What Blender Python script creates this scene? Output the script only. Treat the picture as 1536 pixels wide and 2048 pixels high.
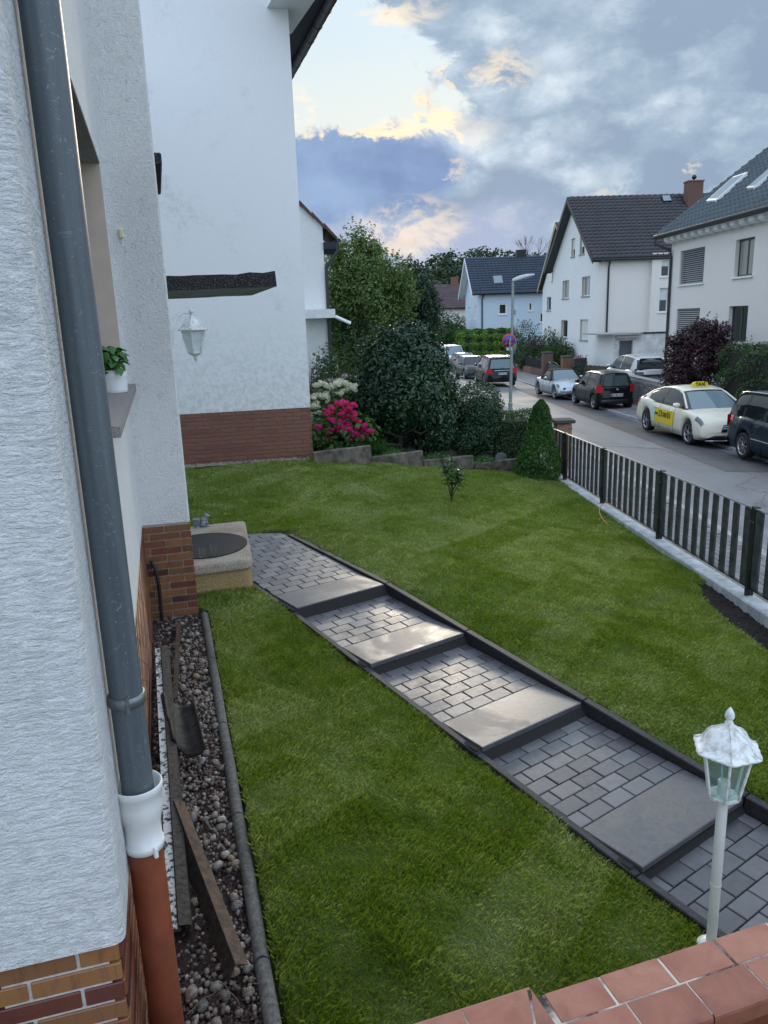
import bpy, bmesh, math, random
import numpy as np
from mathutils import Vector, Matrix
R = math.radians
random.seed(7); rng = np.random.default_rng(7)
for o in list(bpy.data.objects): bpy.data.objects.remove(o)
SC = bpy.context.scene
COL = SC.collection

# ------------------------------------------------------------------ camera
F_PX, PITCH, ROLL = 1538.0, R(14.0), R(1.97)
cam_d = bpy.data.cameras.new('camera'); cam = bpy.data.objects.new('camera', cam_d); COL.objects.link(cam)
Rv = Vector((1, 0, 0)); Uv = Vector((0, math.sin(PITCH), math.cos(PITCH))); Fv = Vector((0, math.cos(PITCH), -math.sin(PITCH)))
cr = math.cos(ROLL) * Rv - math.sin(ROLL) * Uv; cu = math.sin(ROLL) * Rv + math.cos(ROLL) * Uv
m3 = Matrix((cr, cu, -Fv)).transposed()
cam.matrix_world = m3.to_4x4()
cam_d.sensor_fit = 'VERTICAL'; cam_d.sensor_height = 36; cam_d.lens = 36 * F_PX / 2048
cam_d.clip_start = 0.05; cam_d.clip_end = 3000
SC.camera = cam
SC.render.resolution_x = 768; SC.render.resolution_y = 1024
SC.view_settings.view_transform = 'Standard'; SC.view_settings.look = 'None'
SC.view_settings.exposure = 0.74; SC.view_settings.gamma = 1.0; SC.view_settings.use_curve_mapping = False

# surveying helpers: a sight line of the photograph turned into a real point of the place
def ray(px, py):
    x = (px - 768) / F_PX; y = -(py - 1024) / F_PX
    h = x * math.cos(ROLL) + y * math.sin(ROLL); u = -x * math.sin(ROLL) + y * math.cos(ROLL)
    return np.array([h, math.cos(PITCH) + u * math.sin(PITCH), -math.sin(PITCH) + u * math.cos(PITCH)])
def at_z(px, py, z): d = ray(px, py); return d * (z / d[2])
def at_y(px, py, y): d = ray(px, py); return d * (y / d[1])
def at_plane(px, py, P, az):
    n = np.array([math.cos(R(az)), -math.sin(R(az)), 0.0]); d = ray(px, py)
    return d * (n @ np.array([P[0], P[1], 0.0])) / (n @ d)
def dirv(az): return np.array([math.sin(R(az)), math.cos(R(az)), 0.0])

# ------------------------------------------------------------------ node helpers
class NT:
    def __init__(s, tree): s.t = tree; s.n = tree.nodes; s.l = tree.links
    def new(s, typ, **kw):
        n = s.n.new(typ)
        for k, v in kw.items(): setattr(n, k, v)
        return n
    def put(s, sock, v):
        if v is None: return
        if hasattr(v, 'is_linked') or hasattr(v, 'links'): s.l.new(v, sock)
        else: sock.default_value = v
    def math(s, op, a, b=None, c=None, clamp=False):
        n = s.new('ShaderNodeMath', operation=op); n.use_clamp = clamp
        s.put(n.inputs[0], a); s.put(n.inputs[1], b); s.put(n.inputs[2], c); return n.outputs[0]
    def mix(s, f, a, b, typ='MIX'):
        n = s.new('ShaderNodeMix', data_type='RGBA', blend_type=typ); n.clamp_factor = True
        s.put(n.inputs[0], f); s.put(n.inputs[6], a if not isinstance(a, tuple) else (*a[:3], 1)); s.put(n.inputs[7], b if not isinstance(b, tuple) else (*b[:3], 1)); return n.outputs[2]
    def noise(s, vec, scale, detail=4, rough=.55, dist=0.0, out=0):
        n = s.new('ShaderNodeTexNoise'); s.put(n.inputs['Vector'], vec); n.inputs['Scale'].default_value = scale
        n.inputs['Detail'].default_value = detail; n.inputs['Roughness'].default_value = rough; n.inputs['Distortion'].default_value = dist
        return n.outputs[out]
    def ramp(s, f, stops, interp='LINEAR'):
        n = s.new('ShaderNodeValToRGB'); cr_ = n.color_ramp; cr_.interpolation = interp
        while len(cr_.elements) < len(stops): cr_.elements.new(.5)
        for e, (p, c) in zip(cr_.elements, stops): e.position = p; e.color = (*c[:3], 1) if isinstance(c, tuple) else (c, c, c, 1)
        s.put(n.inputs[0], f); return n.outputs[0]
    def smooth(s, v, a, b, lo=0., hi=1.):
        n = s.new('ShaderNodeMapRange', interpolation_type='SMOOTHSTEP'); s.put(n.inputs[0], v)
        n.inputs[1].default_value = a; n.inputs[2].default_value = b; n.inputs[3].default_value = lo; n.inputs[4].default_value = hi
        return n.outputs[0]
    def vmul(s, v, k):
        n = s.new('ShaderNodeVectorMath', operation='MULTIPLY'); s.put(n.inputs[0], v); n.inputs[1].default_value = k; return n.outputs[0]
    def vadd(s, v, w):
        n = s.new('ShaderNodeVectorMath', operation='ADD'); s.put(n.inputs[0], v); s.put(n.inputs[1], w); return n.outputs[0]

# ------------------------------------------------------------------ world: evening sky with broken cloud
SUN_AZ, SUN_EL = 6.0, 13.0
W = bpy.data.worlds.new('World'); SC.world = W; W.use_nodes = True
wt = NT(W.node_tree); W.node_tree.nodes.clear()
sky = wt.new('ShaderNodeTexSky', sky_type='NISHITA'); sky.sun_disc = False; sky.sun_elevation = R(SUN_EL); sky.sun_rotation = R(SUN_AZ)
tc = wt.new('ShaderNodeTexCoord').outputs['Generated']
sep = wt.new('ShaderNodeSeparateXYZ'); wt.l.new(tc, sep.inputs[0])
X_, Y_, Z_ = sep.outputs
azd = wt.math('MULTIPLY', wt.math('ARCTAN2', X_, Y_), 57.2958)
eld = wt.math('MULTIPLY', wt.math('ARCSINE', Z_), 57.2958)
def comb(a, b, c=0.0):
    n = wt.new('ShaderNodeCombineXYZ'); wt.put(n.inputs[0], a); wt.put(n.inputs[1], b); wt.put(n.inputs[2], c); return n.outputs[0]
flat = wt.vmul(tc, (1, 1, 1.7))
n1 = wt.noise(flat, 7.0, 6, .58, .3)          # billows
n2 = wt.noise(wt.vadd(flat, (3.1, 1.7, .4)), 2.6, 5, .5, .2)
n3 = wt.noise(wt.vadd(flat, (7.1, 4.7, 2.4)), 19.0, 5, .66, .4)
w1 = wt.math('SUBTRACT', n1, .5); w2 = wt.math('SUBTRACT', n2, .5); w3 = wt.math('SUBTRACT', n3, .5)
def addm(*a):
    v = a[0]
    for b in a[1:]: v = wt.math('ADD', v, b)
    return v
warp = addm(wt.math('MULTIPLY', w1, 10.0), wt.math('MULTIPLY', w3, 5.0))
warp2 = addm(wt.math('MULTIPLY', w1, -8.0), wt.math('MULTIPLY', w2, 9.0), wt.math('MULTIPLY', w3, 4.0))
aw = addm(azd, warp); ew = addm(eld, wt.math('MULTIPLY', warp2, .55))
def sm(v, a, b): return wt.smooth(v, a, b)
def gauss(a0, e0, ra, re, az=None, el=None):   # soft ellipse in azimuth / elevation
    dx = wt.math('DIVIDE', wt.math('SUBTRACT', az or aw, a0), ra); dy = wt.math('DIVIDE', wt.math('SUBTRACT', el or ew, e0), re)
    return wt.math('ADD', wt.math('MULTIPLY', dx, dx), wt.math('MULTIPLY', dy, dy))
# clear air: nishita at daylight strength, lifted by thin veil
clear = wt.mix(.975, wt.mix(1.0, sky.outputs[0], (.10, .10, .10), 'MULTIPLY'), (.41, .50, .56))
clear = wt.mix(wt.math('MULTIPLY', sm(eld, 19., 12.5), .55), clear, (.56, .56, .49))
clear = wt.mix(sm(eld, 24., 70.), clear, (.70, .86, 1.10))
clear = wt.mix(wt.math('MULTIPLY', sm(wt.math('ABSOLUTE', wt.math('SUBTRACT', azd, 6.)), 30., 100.), .8), clear, (.76, .92, 1.16))
# blue grey cloud with billowed modelling
bil = wt.math('MULTIPLY', wt.math('ABSOLUTE', w1), 3.2); bil2 = wt.math('MULTIPLY', wt.math('ABSOLUTE', w3), 3.2); nlow = wt.noise(wt.vadd(flat, (1.2, 9.7, 3.4)), 3.4, 3, .5, .6)
ncol = wt.noise(wt.vadd(flat, (5.5, 2.2, 8.1)), 9.0, 5, .65, 0, 1)
def puff(scale, seed):
    v = wt.new('ShaderNodeTexVoronoi'); v.feature = 'F1'
    wt.l.new(wt.vadd(wt.vadd(flat, seed), wt.vmul(ncol, (1.6 / scale,) * 3)), v.inputs['Vector']); v.inputs['Scale'].default_value = scale
    return wt.math('SUBTRACT', 1.0, v.outputs['Distance'])
pf1, pf2 = puff(6.0, (4.2, 1.1, .3)), puff(15.0, (1.2, 3.1, 2.3))
bilf = addm(wt.math('MULTIPLY', nlow, .48), wt.math('MULTIPLY', pf1, .24), wt.math('MULTIPLY', pf2, .17), wt.math('MULTIPLY', n3, .20), -.035)
shade = wt.ramp(bilf, [(.44, (.165, .225, .31)), (.51, (.225, .295, .375)), (.57, (.315, .385, .455)), (.65, (.47, .53, .58))])
cloud = wt.mix(.15, shade, wt.ramp(n2, [(.40, (.22, .30, .39)), (.60, (.38, .42, .48))]))
# low pinkish bank over the horizon
low = wt.ramp(addm(wt.math('MULTIPLY', bilf, 1.25), wt.math('MULTIPLY', n3, .25), -.36), [(.38, (.27, .31, .42)), (.50, (.40, .40, .46)), (.58, (.52, .47, .47)), (.68, (.72, .60, .48))])
lowm = wt.math('MULTIPLY', sm(ew, 8.6, 6.6), sm(aw, 15., 8.))
cloud = wt.mix(lowm, cloud, low)
cloud = wt.mix(wt.math('MULTIPLY', sm(eld, 4.8, 1.5), .7), cloud, (.44, .48, .55))
# dark bank left of centre
g = gauss(-3.4, 10.2, 10.6, 3.0, addm(azd, wt.math('MULTIPLY', w2, 9.), wt.math('MULTIPLY', w1, 7.)), addm(eld, wt.math('MULTIPLY', warp2, .42)))
bank = sm(g, 1.30, .70)
cloud = wt.mix(wt.math('MULTIPLY', bank, .92), cloud, wt.ramp(n1, [(.35, (.13, .19, .33)), (.65, (.20, .28, .43))]))
# coverage
edge_r = addm(azd, wt.math('MULTIPLY', w1, 12.), wt.math('MULTIPLY', w3, 7.), wt.math('MULTIPLY', wt.math('SUBTRACT', eld, 16.), wt.math('MULTIPLY', wt.math('GREATER_THAN', eld, 16.), .55)))
c_right = sm(edge_r, 4.2, 5.6)
c_low = sm(addm(eld, wt.math('MULTIPLY', warp2, .30), wt.math('MULTIPLY', w3, 2.5)), 12.9, 12.1)
cov = wt.math('MAXIMUM', c_right, c_low)
# away from the framed part the same broken cloud goes on
far_f = sm(wt.math('ABSOLUTE', wt.math('SUBTRACT', azd, 6.)), 26., 42.)
up_f = sm(eld, 20., 27.)
out_f = wt.math('MAXIMUM', far_f, up_f)
c_gen = sm(addm(n2, wt.math('MULTIPLY', w1, .35)), .52, .62)
cov = addm(wt.math('MULTIPLY', cov, wt.math('SUBTRACT', 1., out_f)), wt.math('MULTIPLY', c_gen, wt.math('MULTIPLY', out_f, .75)))
col = wt.mix(cov, clear, cloud)
# sunlit rims where cloud meets the clear air near the hidden sun
rim = wt.math('MULTIPLY', wt.math('MULTIPLY', wt.math('MULTIPLY', cov, wt.math('SUBTRACT', 1., cov)), 4.), sm(n3, .44, .60))
near = sm(gauss(1.0, 13.0, 9., 7., azd, eld), 1.1, .2)
col = wt.mix(wt.math('MULTIPLY', wt.math('MULTIPLY', rim, near), .85), col, (.74, .60, .40))
for (a0, e0, ra, re, k) in ((-5.4, 13.6, 1.7, 1.2, .75), (3.4, 12.8, 3.0, .9, .75), (9.3, 15.6, 2.2, 1.2, .6), (5.2, 9.4, 1.0, .6, .5), (2.8, 19.4, 3.0, .8, .5), (6.6, 12.0, 2.4, 1.2, .25), (21.3, 9.0, .5, .35, .5), (16.3, 7.6, 1.4, .8, .3), (3.2, 6.4, 4.0, 1.6, .5)):
    gg = sm(gauss(a0, e0, ra, re, addm(azd, wt.math('MULTIPLY', w3, 7.), wt.math('MULTIPLY', w1, 5.)), addm(eld, wt.math('MULTIPLY', w1, 5.), wt.math('MULTIPLY', w3, 4.))), 1.5, .1)
    col = wt.mix(wt.math('MULTIPLY', wt.math('MULTIPLY', gg, sm(n3, .40, .58)), k), col, (.74, .60, .42))
col = wt.mix(sm(eld, 0., -3.), col, (.20, .22, .24))
bg = wt.new('ShaderNodeBackground'); wt.l.new(col, bg.inputs[0]); bg.inputs[1].default_value = 1.0
wo = wt.new('ShaderNodeOutputWorld'); wt.l.new(bg.outputs[0], wo.inputs[0])

# ------------------------------------------------------------------ sun behind the cloud
sd = bpy.data.lights.new('sun', 'SUN'); sd.energy = 0.7; sd.angle = R(14); sd.color = (1, .86, .68)
so = bpy.data.objects.new('sun', sd); COL.objects.link(so)
sdir = Vector((math.sin(R(SUN_AZ)) * math.cos(R(16)), math.cos(R(SUN_AZ)) * math.cos(R(16)), math.sin(R(16))))
so.rotation_euler = (-sdir).to_track_quat('-Z', 'Y').to_euler(); so.location = (0, 0, 30)

# ------------------------------------------------------------------ object helpers
def new_obj(name, mesh, parent=None):
    o = bpy.data.objects.new(name, mesh); COL.objects.link(o)
    if parent is not None: o.parent = parent
    return o
def tag(o, label=None, cat=None, group=None, kind=None):
    if label: o['label'] = label
    if cat: o['category'] = cat
    if group: o['group'] = group
    if kind: o['kind'] = kind
    return o
def thing(name, label, cat, loc=(0, 0, 0), rz=0.0, group=None):
    o = bpy.data.objects.new(name, None); COL.objects.link(o); o.location = loc; o.rotation_euler = (0, 0, rz)
    o.empty_display_size = .1
    return tag(o, label, cat, group)
def kids(o): return [c for c in bpy.data.objects if c.parent == o]
def copy_tree(o, parent=None):
    c = o.copy(); COL.objects.link(c); c.parent = parent
    for ch in kids(o): copy_tree(ch, c)
    return c
def raw(name, V, Fc, mat, parent=None, smooth=False, mats=None, midx=None):
    me = bpy.data.meshes.new(name); me.from_pydata([tuple(map(float, v)) for v in V], [], Fc); me.update()
    if mats:
        for m in mats: me.materials.append(m)
        for p_, i in zip(me.polygons, midx): p_.material_index = i
    elif mat: me.materials.append(mat)
    if smooth:
        for p_ in me.polygons: p_.use_smooth = True
    return new_obj(name, me, parent)
def np_mesh(name, V, faces, mat, parent=None, attr=None, smooth=False):
    """V (n,3), faces (m,k) with constant k"""
    me = bpy.data.meshes.new(name); n = len(V); m, k = faces.shape
    me.vertices.add(n); me.vertices.foreach_set('co', np.ascontiguousarray(V, dtype=np.float32).ravel())
    me.loops.add(m * k); me.loops.foreach_set('vertex_index', np.ascontiguousarray(faces, dtype=np.int32).ravel())
    me.polygons.add(m); me.polygons.foreach_set('loop_start', np.arange(0, m * k, k, dtype=np.int32))
    me.polygons.foreach_set('loop_total', np.full(m, k, dtype=np.int32))
    if smooth: me.polygons.foreach_set('use_smooth', np.ones(m, dtype=bool))
    if attr is not None:
        a = me.attributes.new('rnd', 'FLOAT', 'POINT'); a.data.foreach_set('value', attr.astype(np.float32))
    me.update(); me.validate(); me.materials.append(mat)
    return new_obj(name, me, parent)

class MB:
    def __init__(s): s.v = []; s.f = []; s.sm = []
    def add(s, V, Fs, smooth=False):
        b = len(s.v); s.v += [tuple(map(float, v)) for v in V]; s.f += [tuple(b + i for i in f) for f in Fs]; s.sm += [smooth] * len(Fs); return s
    def box(s, c, sz, rz=0.0, bev=0.0, M=None):
        x, y, z = sz[0] / 2, sz[1] / 2, sz[2] / 2
        if bev > 0:
            b = min(bev, x * .9, y * .9, z * .9)
            V = []
            for (sx, sy, sz_) in [(i, j, k) for i in (-1, 1) for j in (-1, 1) for k in (-1, 1)]:
                V += [(sx * (x - b), sy * (y - b), sz_ * z), (sx * (x - b), sy * y, sz_ * (z - b)), (sx * x, sy * (y - b), sz_ * (z - b))]
            bm = bmesh.new()
            for v in V: bm.verts.new(v)
            r_ = bmesh.ops.convex_hull(bm, input=bm.verts)
            bm.normal_update()
            bmesh.ops.dissolve_limit(bm, angle_limit=R(2), verts=bm.verts, edges=bm.edges)
            bm.verts.index_update(); V = [v.co.copy() for v in bm.verts]; Fs = [tuple(v.index for v in f.verts) for f in bm.faces]; bm.free()
        else:
            V = [Vector(p) for p in ((-x, -y, -z), (x, -y, -z), (x, y, -z), (-x, y, -z), (-x, -y, z), (x, -y, z), (x, y, z), (-x, y, z))]
            Fs = [(3, 2, 1, 0), (4, 5, 6, 7), (0, 1, 5, 4), (1, 2, 6, 5), (2, 3, 7, 6), (3, 0, 4, 7)]
        T = Matrix.Translation(c) @ Matrix.Rotation(rz, 4, 'Z')
        if M is not None: T = Matrix.Translation(c) @ M.to_4x4()
        return s.add([T @ Vector(v) for v in V], Fs)
    def tube(s, pts, r, seg=10, cap=True, smooth=True):
        pts = [Vector(p) for p in pts]; rs = r if isinstance(r, (list, tuple)) else [r] * len(pts)
        V = []; up0 = None
        for i, p_ in enumerate(pts):
            d = (pts[min(i + 1, len(pts) - 1)] - pts[max(i - 1, 0)]).normalized()
            if up0 is None:
                up0 = Vector((0, 0, 1)) if abs(d.z) < .9 else Vector((1, 0, 0))
            a = d.cross(up0).normalized(); b = a.cross(d).normalized(); up0 = b
            for k in range(seg):
                t = 2 * math.pi * k / seg; V.append(p_ + rs[i] * (math.cos(t) * a + math.sin(t) * b))
        Fs = [(i * seg + k, i * seg + (k + 1) % seg, (i + 1) * seg + (k + 1) % seg, (i + 1) * seg + k) for i in range(len(pts) - 1) for k in range(seg)]
        s.add(V, Fs, smooth)
        if cap:
            n = len(pts) - 1
            s.add([V[k] for k in range(seg)], [tuple(range(seg))]); s.add([V[n * seg + k] for k in range(seg)], [tuple(reversed(range(seg)))])
        return s
    def lathe(s, prof, c=(0, 0, 0), seg=24, smooth=True, rz=0.0, scal=None, caps=True):
        """prof list of (r, z); scal(angle_index, prof_index)->factor"""
        V = []
        for j, (r, z) in enumerate(prof):
            for k in range(seg):
                t = 2 * math.pi * k / seg + rz; f = scal(k, j) if scal else 1.0
                V.append((c[0] + r * f * math.cos(t), c[1] + r * f * math.sin(t), c[2] + z))
        Fs = [(j * seg + k, j * seg + (k + 1) % seg, (j + 1) * seg + (k + 1) % seg, (j + 1) * seg + k) for j in range(len(prof) - 1) for k in range(seg)]
        s.add(V, Fs, smooth)
        if not caps: return s
        if prof[0][0] > 1e-4: s.add(V[:seg], [tuple(reversed(range(seg)))])
        if prof[-1][0] > 1e-4: s.add(V[-seg:], [tuple(range(seg))])
        return s
    def prism(s, poly, z0, z1):
        """poly list of (x,y) ccw"""
        n = len(poly); V = [(p_[0], p_[1], z0) for p_ in poly] + [(p_[0], p_[1], z1) for p_ in poly]
        return s.add(V, [tuple(reversed(range(n))), tuple(range(n, 2 * n))] + [(i, (i + 1) % n, n + (i + 1) % n, n + i) for i in range(n)])
    def extrude(s, poly3, off):
        n = len(poly3); V = [Vector(p_) for p_ in poly3] + [Vector(p_) + Vector(off) for p_ in poly3]
        return s.add(V, [tuple(reversed(range(n))), tuple(range(n, 2 * n))] + [(i, (i + 1) % n, n + (i + 1) % n, n + i) for i in range(n)])
    def build(s, name, mat, parent=None, fix=True):
        me = bpy.data.meshes.new(name); me.from_pydata(s.v, [], s.f); me.materials.append(mat)
        me.polygons.foreach_set('use_smooth', s.sm); me.update()
        if fix:
            bm = bmesh.new(); bm.from_mesh(me); bmesh.ops.recalc_face_normals(bm, faces=bm.faces); bm.to_mesh(me); bm.free()
        return new_obj(name, me, parent)

def text_mesh(name, body, size, mat, parent, loc, rot, align='CENTER', bold=0.0):
    c = bpy.data.curves.new(name, 'FONT'); c.body = body; c.size = size; c.align_x = align; c.align_y = 'CENTER'; c.offset = bold; c.extrude = .002
    t = bpy.data.objects.new(name, c); COL.objects.link(t); bpy.context.view_layer.update()
    me = bpy.data.meshes.new_from_object(t.evaluated_get(bpy.context.evaluated_depsgraph_get()))
    bpy.data.objects.remove(t); me.materials.clear(); me.materials.append(mat)
    o = new_obj(name, me, parent); o.location = loc; o.rotation_euler = rot; return o

# ------------------------------------------------------------------ materials
MATS = {}
def M_(name):
    m = bpy.data.materials.new(name); m.use_nodes = True; m.node_tree.nodes.clear(); t = NT(m.node_tree)
    b = t.new('ShaderNodeBsdfPrincipled'); o = t.new('ShaderNodeOutputMaterial'); t.l.new(b.outputs[0], o.inputs[0]); MATS[name] = m
    return m, t, b, o
def bump(t, b, h, dist=.01, strength=1.0):
    n = t.new('ShaderNodeBump'); n.inputs['Distance'].default_value = dist; n.inputs['Strength'].default_value = strength
    t.put(n.inputs['Height'], h); t.l.new(n.outputs[0], b.inputs['Normal'])
def opos(t): return t.new('ShaderNodeTexCoord').outputs['Object']
def wpos(t): return t.new('ShaderNodeNewGeometry').outputs['Position']
def simple(name, c, rough=.5, metal=0.0, var=.12, nscale=8, bmp=0.0, bscale=60, coat=0.0, spec=.5):
    m, t, b, o = M_(name); P = wpos(t)
    n = t.noise(P, nscale, 5, .6)
    dark = tuple(x * (1 - var * 1.6) for x in c); lite = tuple(min(1, x * (1 + var)) for x in c)
    t.l.new(t.ramp(n, [(.3, dark), (.7, lite)]), b.inputs['Base Color'])
    b.inputs['Roughness'].default_value = rough; b.inputs['Metallic'].default_value = metal
    b.inputs['Coat Weight'].default_value = coat; b.inputs['Coat Roughness'].default_value = .05; b.inputs['Specular IOR Level'].default_value = spec
    if bmp: bump(t, b, t.noise(P, bscale, 4, .6), bmp)
    return m
def plaster(name, c, swirl=45, dist=.006, stretch=(1, 1, 1), dirt=.25, dirtc=(.42, .43, .38), z0=None, z1=None, dscale=2.2, warp=1.4, pit_shade=.35):
    m, t, b, o = M_(name); P = wpos(t); Q = t.vmul(P, stretch)
    h = t.math('ADD', t.math('MULTIPLY', t.noise(Q, swirl, 6, .65, warp), .65), t.math('MULTIPLY', t.noise(P, swirl * .45, 5, .65, .8), .35)); h2 = t.noise(P, swirl * 4, 3, .65, .5)
    d = t.noise(P, dscale, 6, .65, .6); d2 = t.noise(P, dscale * 14, 4, .7)
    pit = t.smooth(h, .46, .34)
    dm = t.math('MULTIPLY', t.smooth(d, .50, .74), t.smooth(d2, .35, .65))
    if z0 is not None:
        sp = t.new('ShaderNodeSeparateXYZ'); t.l.new(P, sp.inputs[0])
        dm = t.math('MAXIMUM', dm, t.math('MULTIPLY', t.smooth(sp.outputs[2], z1, z0), t.smooth(d2, .40, .62)))
    colr = t.mix(t.math('MULTIPLY', dm, dirt), c, dirtc)
    colr = t.mix(t.math('MULTIPLY', pit, pit_shade), colr, tuple(x * .6 for x in c))  # shade in the hollows of the relief put into the colour
    t.l.new(colr, b.inputs['Base Color']); b.inputs['Roughness'].default_value = .9; b.inputs['Specular IOR Level'].default_value = .2
    bump(t, b, t.math('ADD', h, t.math('MULTIPLY', h2, .25)), dist)
    return m
def bricks_mat(name, pal, rough=.35, streak=.5):
    m, t, b, o = M_(name); r_ = t.new('ShaderNodeObjectInfo').outputs['Random']; P = opos(t)
    k = len(pal); st = [(i / k, c) for i, c in enumerate(pal)]
    r2 = t.math('ADD', r_, t.math('MULTIPLY', t.math('SUBTRACT', t.noise(wpos(t), 9, 3), .5), .25), clamp=True)
    c = t.ramp(r2, st, 'LINEAR')
    n = t.noise(t.vmul(wpos(t), (30, 30, 4)), 1.5, 5, .65)
    c = t.mix(t.math('MULTIPLY', t.smooth(n, .5, .68), streak), c, (.09, .045, .04))
    t.l.new(c, b.inputs['Base Color']); b.inputs['Roughness'].default_value = rough
    bump(t, b, t.noise(wpos(t), 160, 4, .6), .0012); return m
def leaf_mat(name, c1, c2, c3=None, rough=.45, trans=.25, nscale=1.2):
    m, t, b, o = M_(name)
    at = t.new('ShaderNodeAttribute', attribute_name='rnd').outputs['Fac']
    n = t.noise(wpos(t), nscale, 4, .6)
    f = t.math('ADD', t.math('MULTIPLY', at, .6), t.math('MULTIPLY', t.smooth(n, .3, .7), .4))
    st = [(0.1, c1), (.75, c2)] + ([(.97, c3)] if c3 else [])
    c = t.ramp(f, st); t.l.new(c, b.inputs['Base Color']); b.inputs['Roughness'].default_value = rough
    b.inputs['Specular IOR Level'].default_value = .5
    tr = t.new('ShaderNodeBsdfTranslucent'); t.l.new(t.mix(1.0, c, (1.25, 1.3, .7), 'MULTIPLY'), tr.inputs[0])
    mx = t.new('ShaderNodeMixShader'); mx.inputs[0].default_value = trans
    t.l.new(b.outputs[0], mx.inputs[1]); t.l.new(tr.outputs[0], mx.inputs[2]); t.l.new(mx.outputs[0], o.inputs[0]); return m
def paint(name, c, metal=0.0, rough=.25):
    m, t, b, o = M_(name); b.inputs['Base Color'].default_value = (*c, 1); b.inputs['Metallic'].default_value = metal
    n = t.noise(wpos(t), 3, 4, .6); t.l.new(t.ramp(n, [(.35, rough * .8), (.7, min(1, rough * 1.5))]), b.inputs['Roughness'])
    b.inputs['Coat Weight'].default_value = .3; b.inputs['Coat Roughness'].default_value = .03; b.inputs['Specular IOR Level'].default_value = .25; return m
def glassy(name, c, rough=.04):
    m, t, b, o = M_(name); b.inputs['Base Color'].default_value = (*c, 1); b.inputs['Roughness'].default_value = rough
    b.inputs['Specular IOR Level'].default_value = .42
    n = t.noise(opos(t), 1.3, 2, .5); bump(t, b, n, .01, .3); return m
def clearglass(name, tint=(.85, .93, .92), rough=.03, alpha=.07, tr_c=(.88, .95, .94)):
    m, t, b, o = M_(name); b.inputs['Base Color'].default_value = (*[x * .55 for x in tint], 1); b.inputs['Roughness'].default_value = rough
    b.inputs['Specular IOR Level'].default_value = .8
    tr = t.new('ShaderNodeBsdfTransparent'); tr.inputs[0].default_value = (*tr_c, 1)
    fr = t.new('ShaderNodeLayerWeight'); fr.inputs[0].default_value = .12
    f = t.math('ADD', t.math('MULTIPLY', fr.outputs[1], .5), alpha, clamp=True)
    mx = t.new('ShaderNodeMixShader'); t.l.new(f, mx.inputs[0]); t.l.new(tr.outputs[0], mx.inputs[1]); t.l.new(b.outputs[0], mx.inputs[2]); t.l.new(mx.outputs[0], o.inputs[0]); return m
def two_tone(name, c1, c2, scale, lo=.45, hi=.55, rough=.8, bmp=.003, detail=6, dark=None, bscale=None, spec=.4):
    m, t, b, o = M_(name); P = wpos(t); n = t.noise(P, scale, detail, .65)
    c = t.ramp(n, [(lo, c1), (hi, c2)])
    if dark: c = t.mix(t.math('MULTIPLY', t.smooth(t.noise(P, 1.6, 5, .65), .48, .66), dark[1]), c, dark[0])
    t.l.new(c, b.inputs['Base Color']); b.inputs['Roughness'].default_value = rough; b.inputs['Specular IOR Level'].default_value = spec
    if bmp: bump(t, b, t.noise(P, bscale or scale, 5, .7), bmp)
    return m

m_plaster_near = plaster('plaster_combed', (.80, .81, .82), 30, .020, (.7, .7, 2.0), .35, z0=-1.7, z1=-1.1, warp=2.0)
m_plaster = plaster('plaster_swirled', (.80, .80, .79), 26, .022, pit_shade=.75, dirt=.30, dirtc=(.45, .48, .40), warp=2.4)
m_plaster_fine = plaster('plaster_fine', (.80, .81, .82), 70, .005, dirt=.5, dirtc=(.45, .49, .46), z0=-1.5, z1=.6, dscale=1.1)
m_plaster_w = plaster('plaster_white_far', (.74, .75, .75), 14, .012, (.6, .6, 2.2), .35, (.5, .54, .54), dscale=.7)
m_plaster_c = plaster('plaster_cream_far', (.74, .71, .68), 16, .010, (.6, .6, 2.2), .2, (.5, .46, .42), dscale=.5)
m_plaster_b = plaster('plaster_blue_far', (.56, .66, .76), 12, .004, dirt=.15, dirtc=(.4, .5, .6), dscale=.5)
m_beige = simple('beige_render', (.62, .52, .42), .85, var=.05, bmp=.001)
m_slate_sill = two_tone('speckled_stone', (.10, .085, .085), (.42, .39, .38), 210, .40, .62, .7, .002)
m_canopy = two_tone('blackened_concrete', (.012, .012, .014), (.20, .20, .20), 120, .50, .72, .9, .006)
m_canopy_u = two_tone('stained_soffit', (.20, .22, .20), (.34, .37, .34), 20, .35, .65, .9, .002, dark=((.09, .10, .09), .8))
m_mortar = simple('mortar', (.52, .49, .45), .95, var=.15, nscale=40, bmp=.002)
m_brick = bricks_mat('clinker_brick', [(.24, .110, .048), (.28, .125, .050), (.20, .075, .034), (.24, .070, .034), (.14, .040, .028), (.065, .022, .026), (.21, .095, .045)])
m_brick_nb = bricks_mat('red_brick', [(.19, .075, .050), (.22, .085, .055), (.16, .065, .048), (.21, .09, .06)], .6, .2)
m_pipe, t_, b_, o_ = M_('plastic_grey_blue'); P_ = wpos(t_)
c_ = t_.ramp(t_.noise(t_.vmul(P_, (40, 40, 1.2)), 1.0, 4, .6), [(.3, (.070, .090, .105)), (.7, (.125, .148, .165))])
c_ = t_.mix(t_.math('MULTIPLY', t_.smooth(t_.noise(P_, 26, 5, .75, 2.2), .60, .66), .5), c_, (.30, .34, .36)); c_ = t_.mix(t_.math('MULTIPLY', t_.smooth(t_.noise(P_, 150, 2, .6), .70, .74), .7), c_, (.5, .52, .5))
t_.l.new(c_, b_.inputs['Base Color']); b_.inputs['Roughness'].default_value = .42; bump(t_, b_, t_.noise(P_, 14, 4, .6), .0006)
m_pipe_white = simple('plastic_white', (.78, .79, .78), .35, var=.06, nscale=14)
m_pipe_red = simple('plastic_terracotta', (.25, .065, .032), .5, var=.2, nscale=9)
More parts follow.
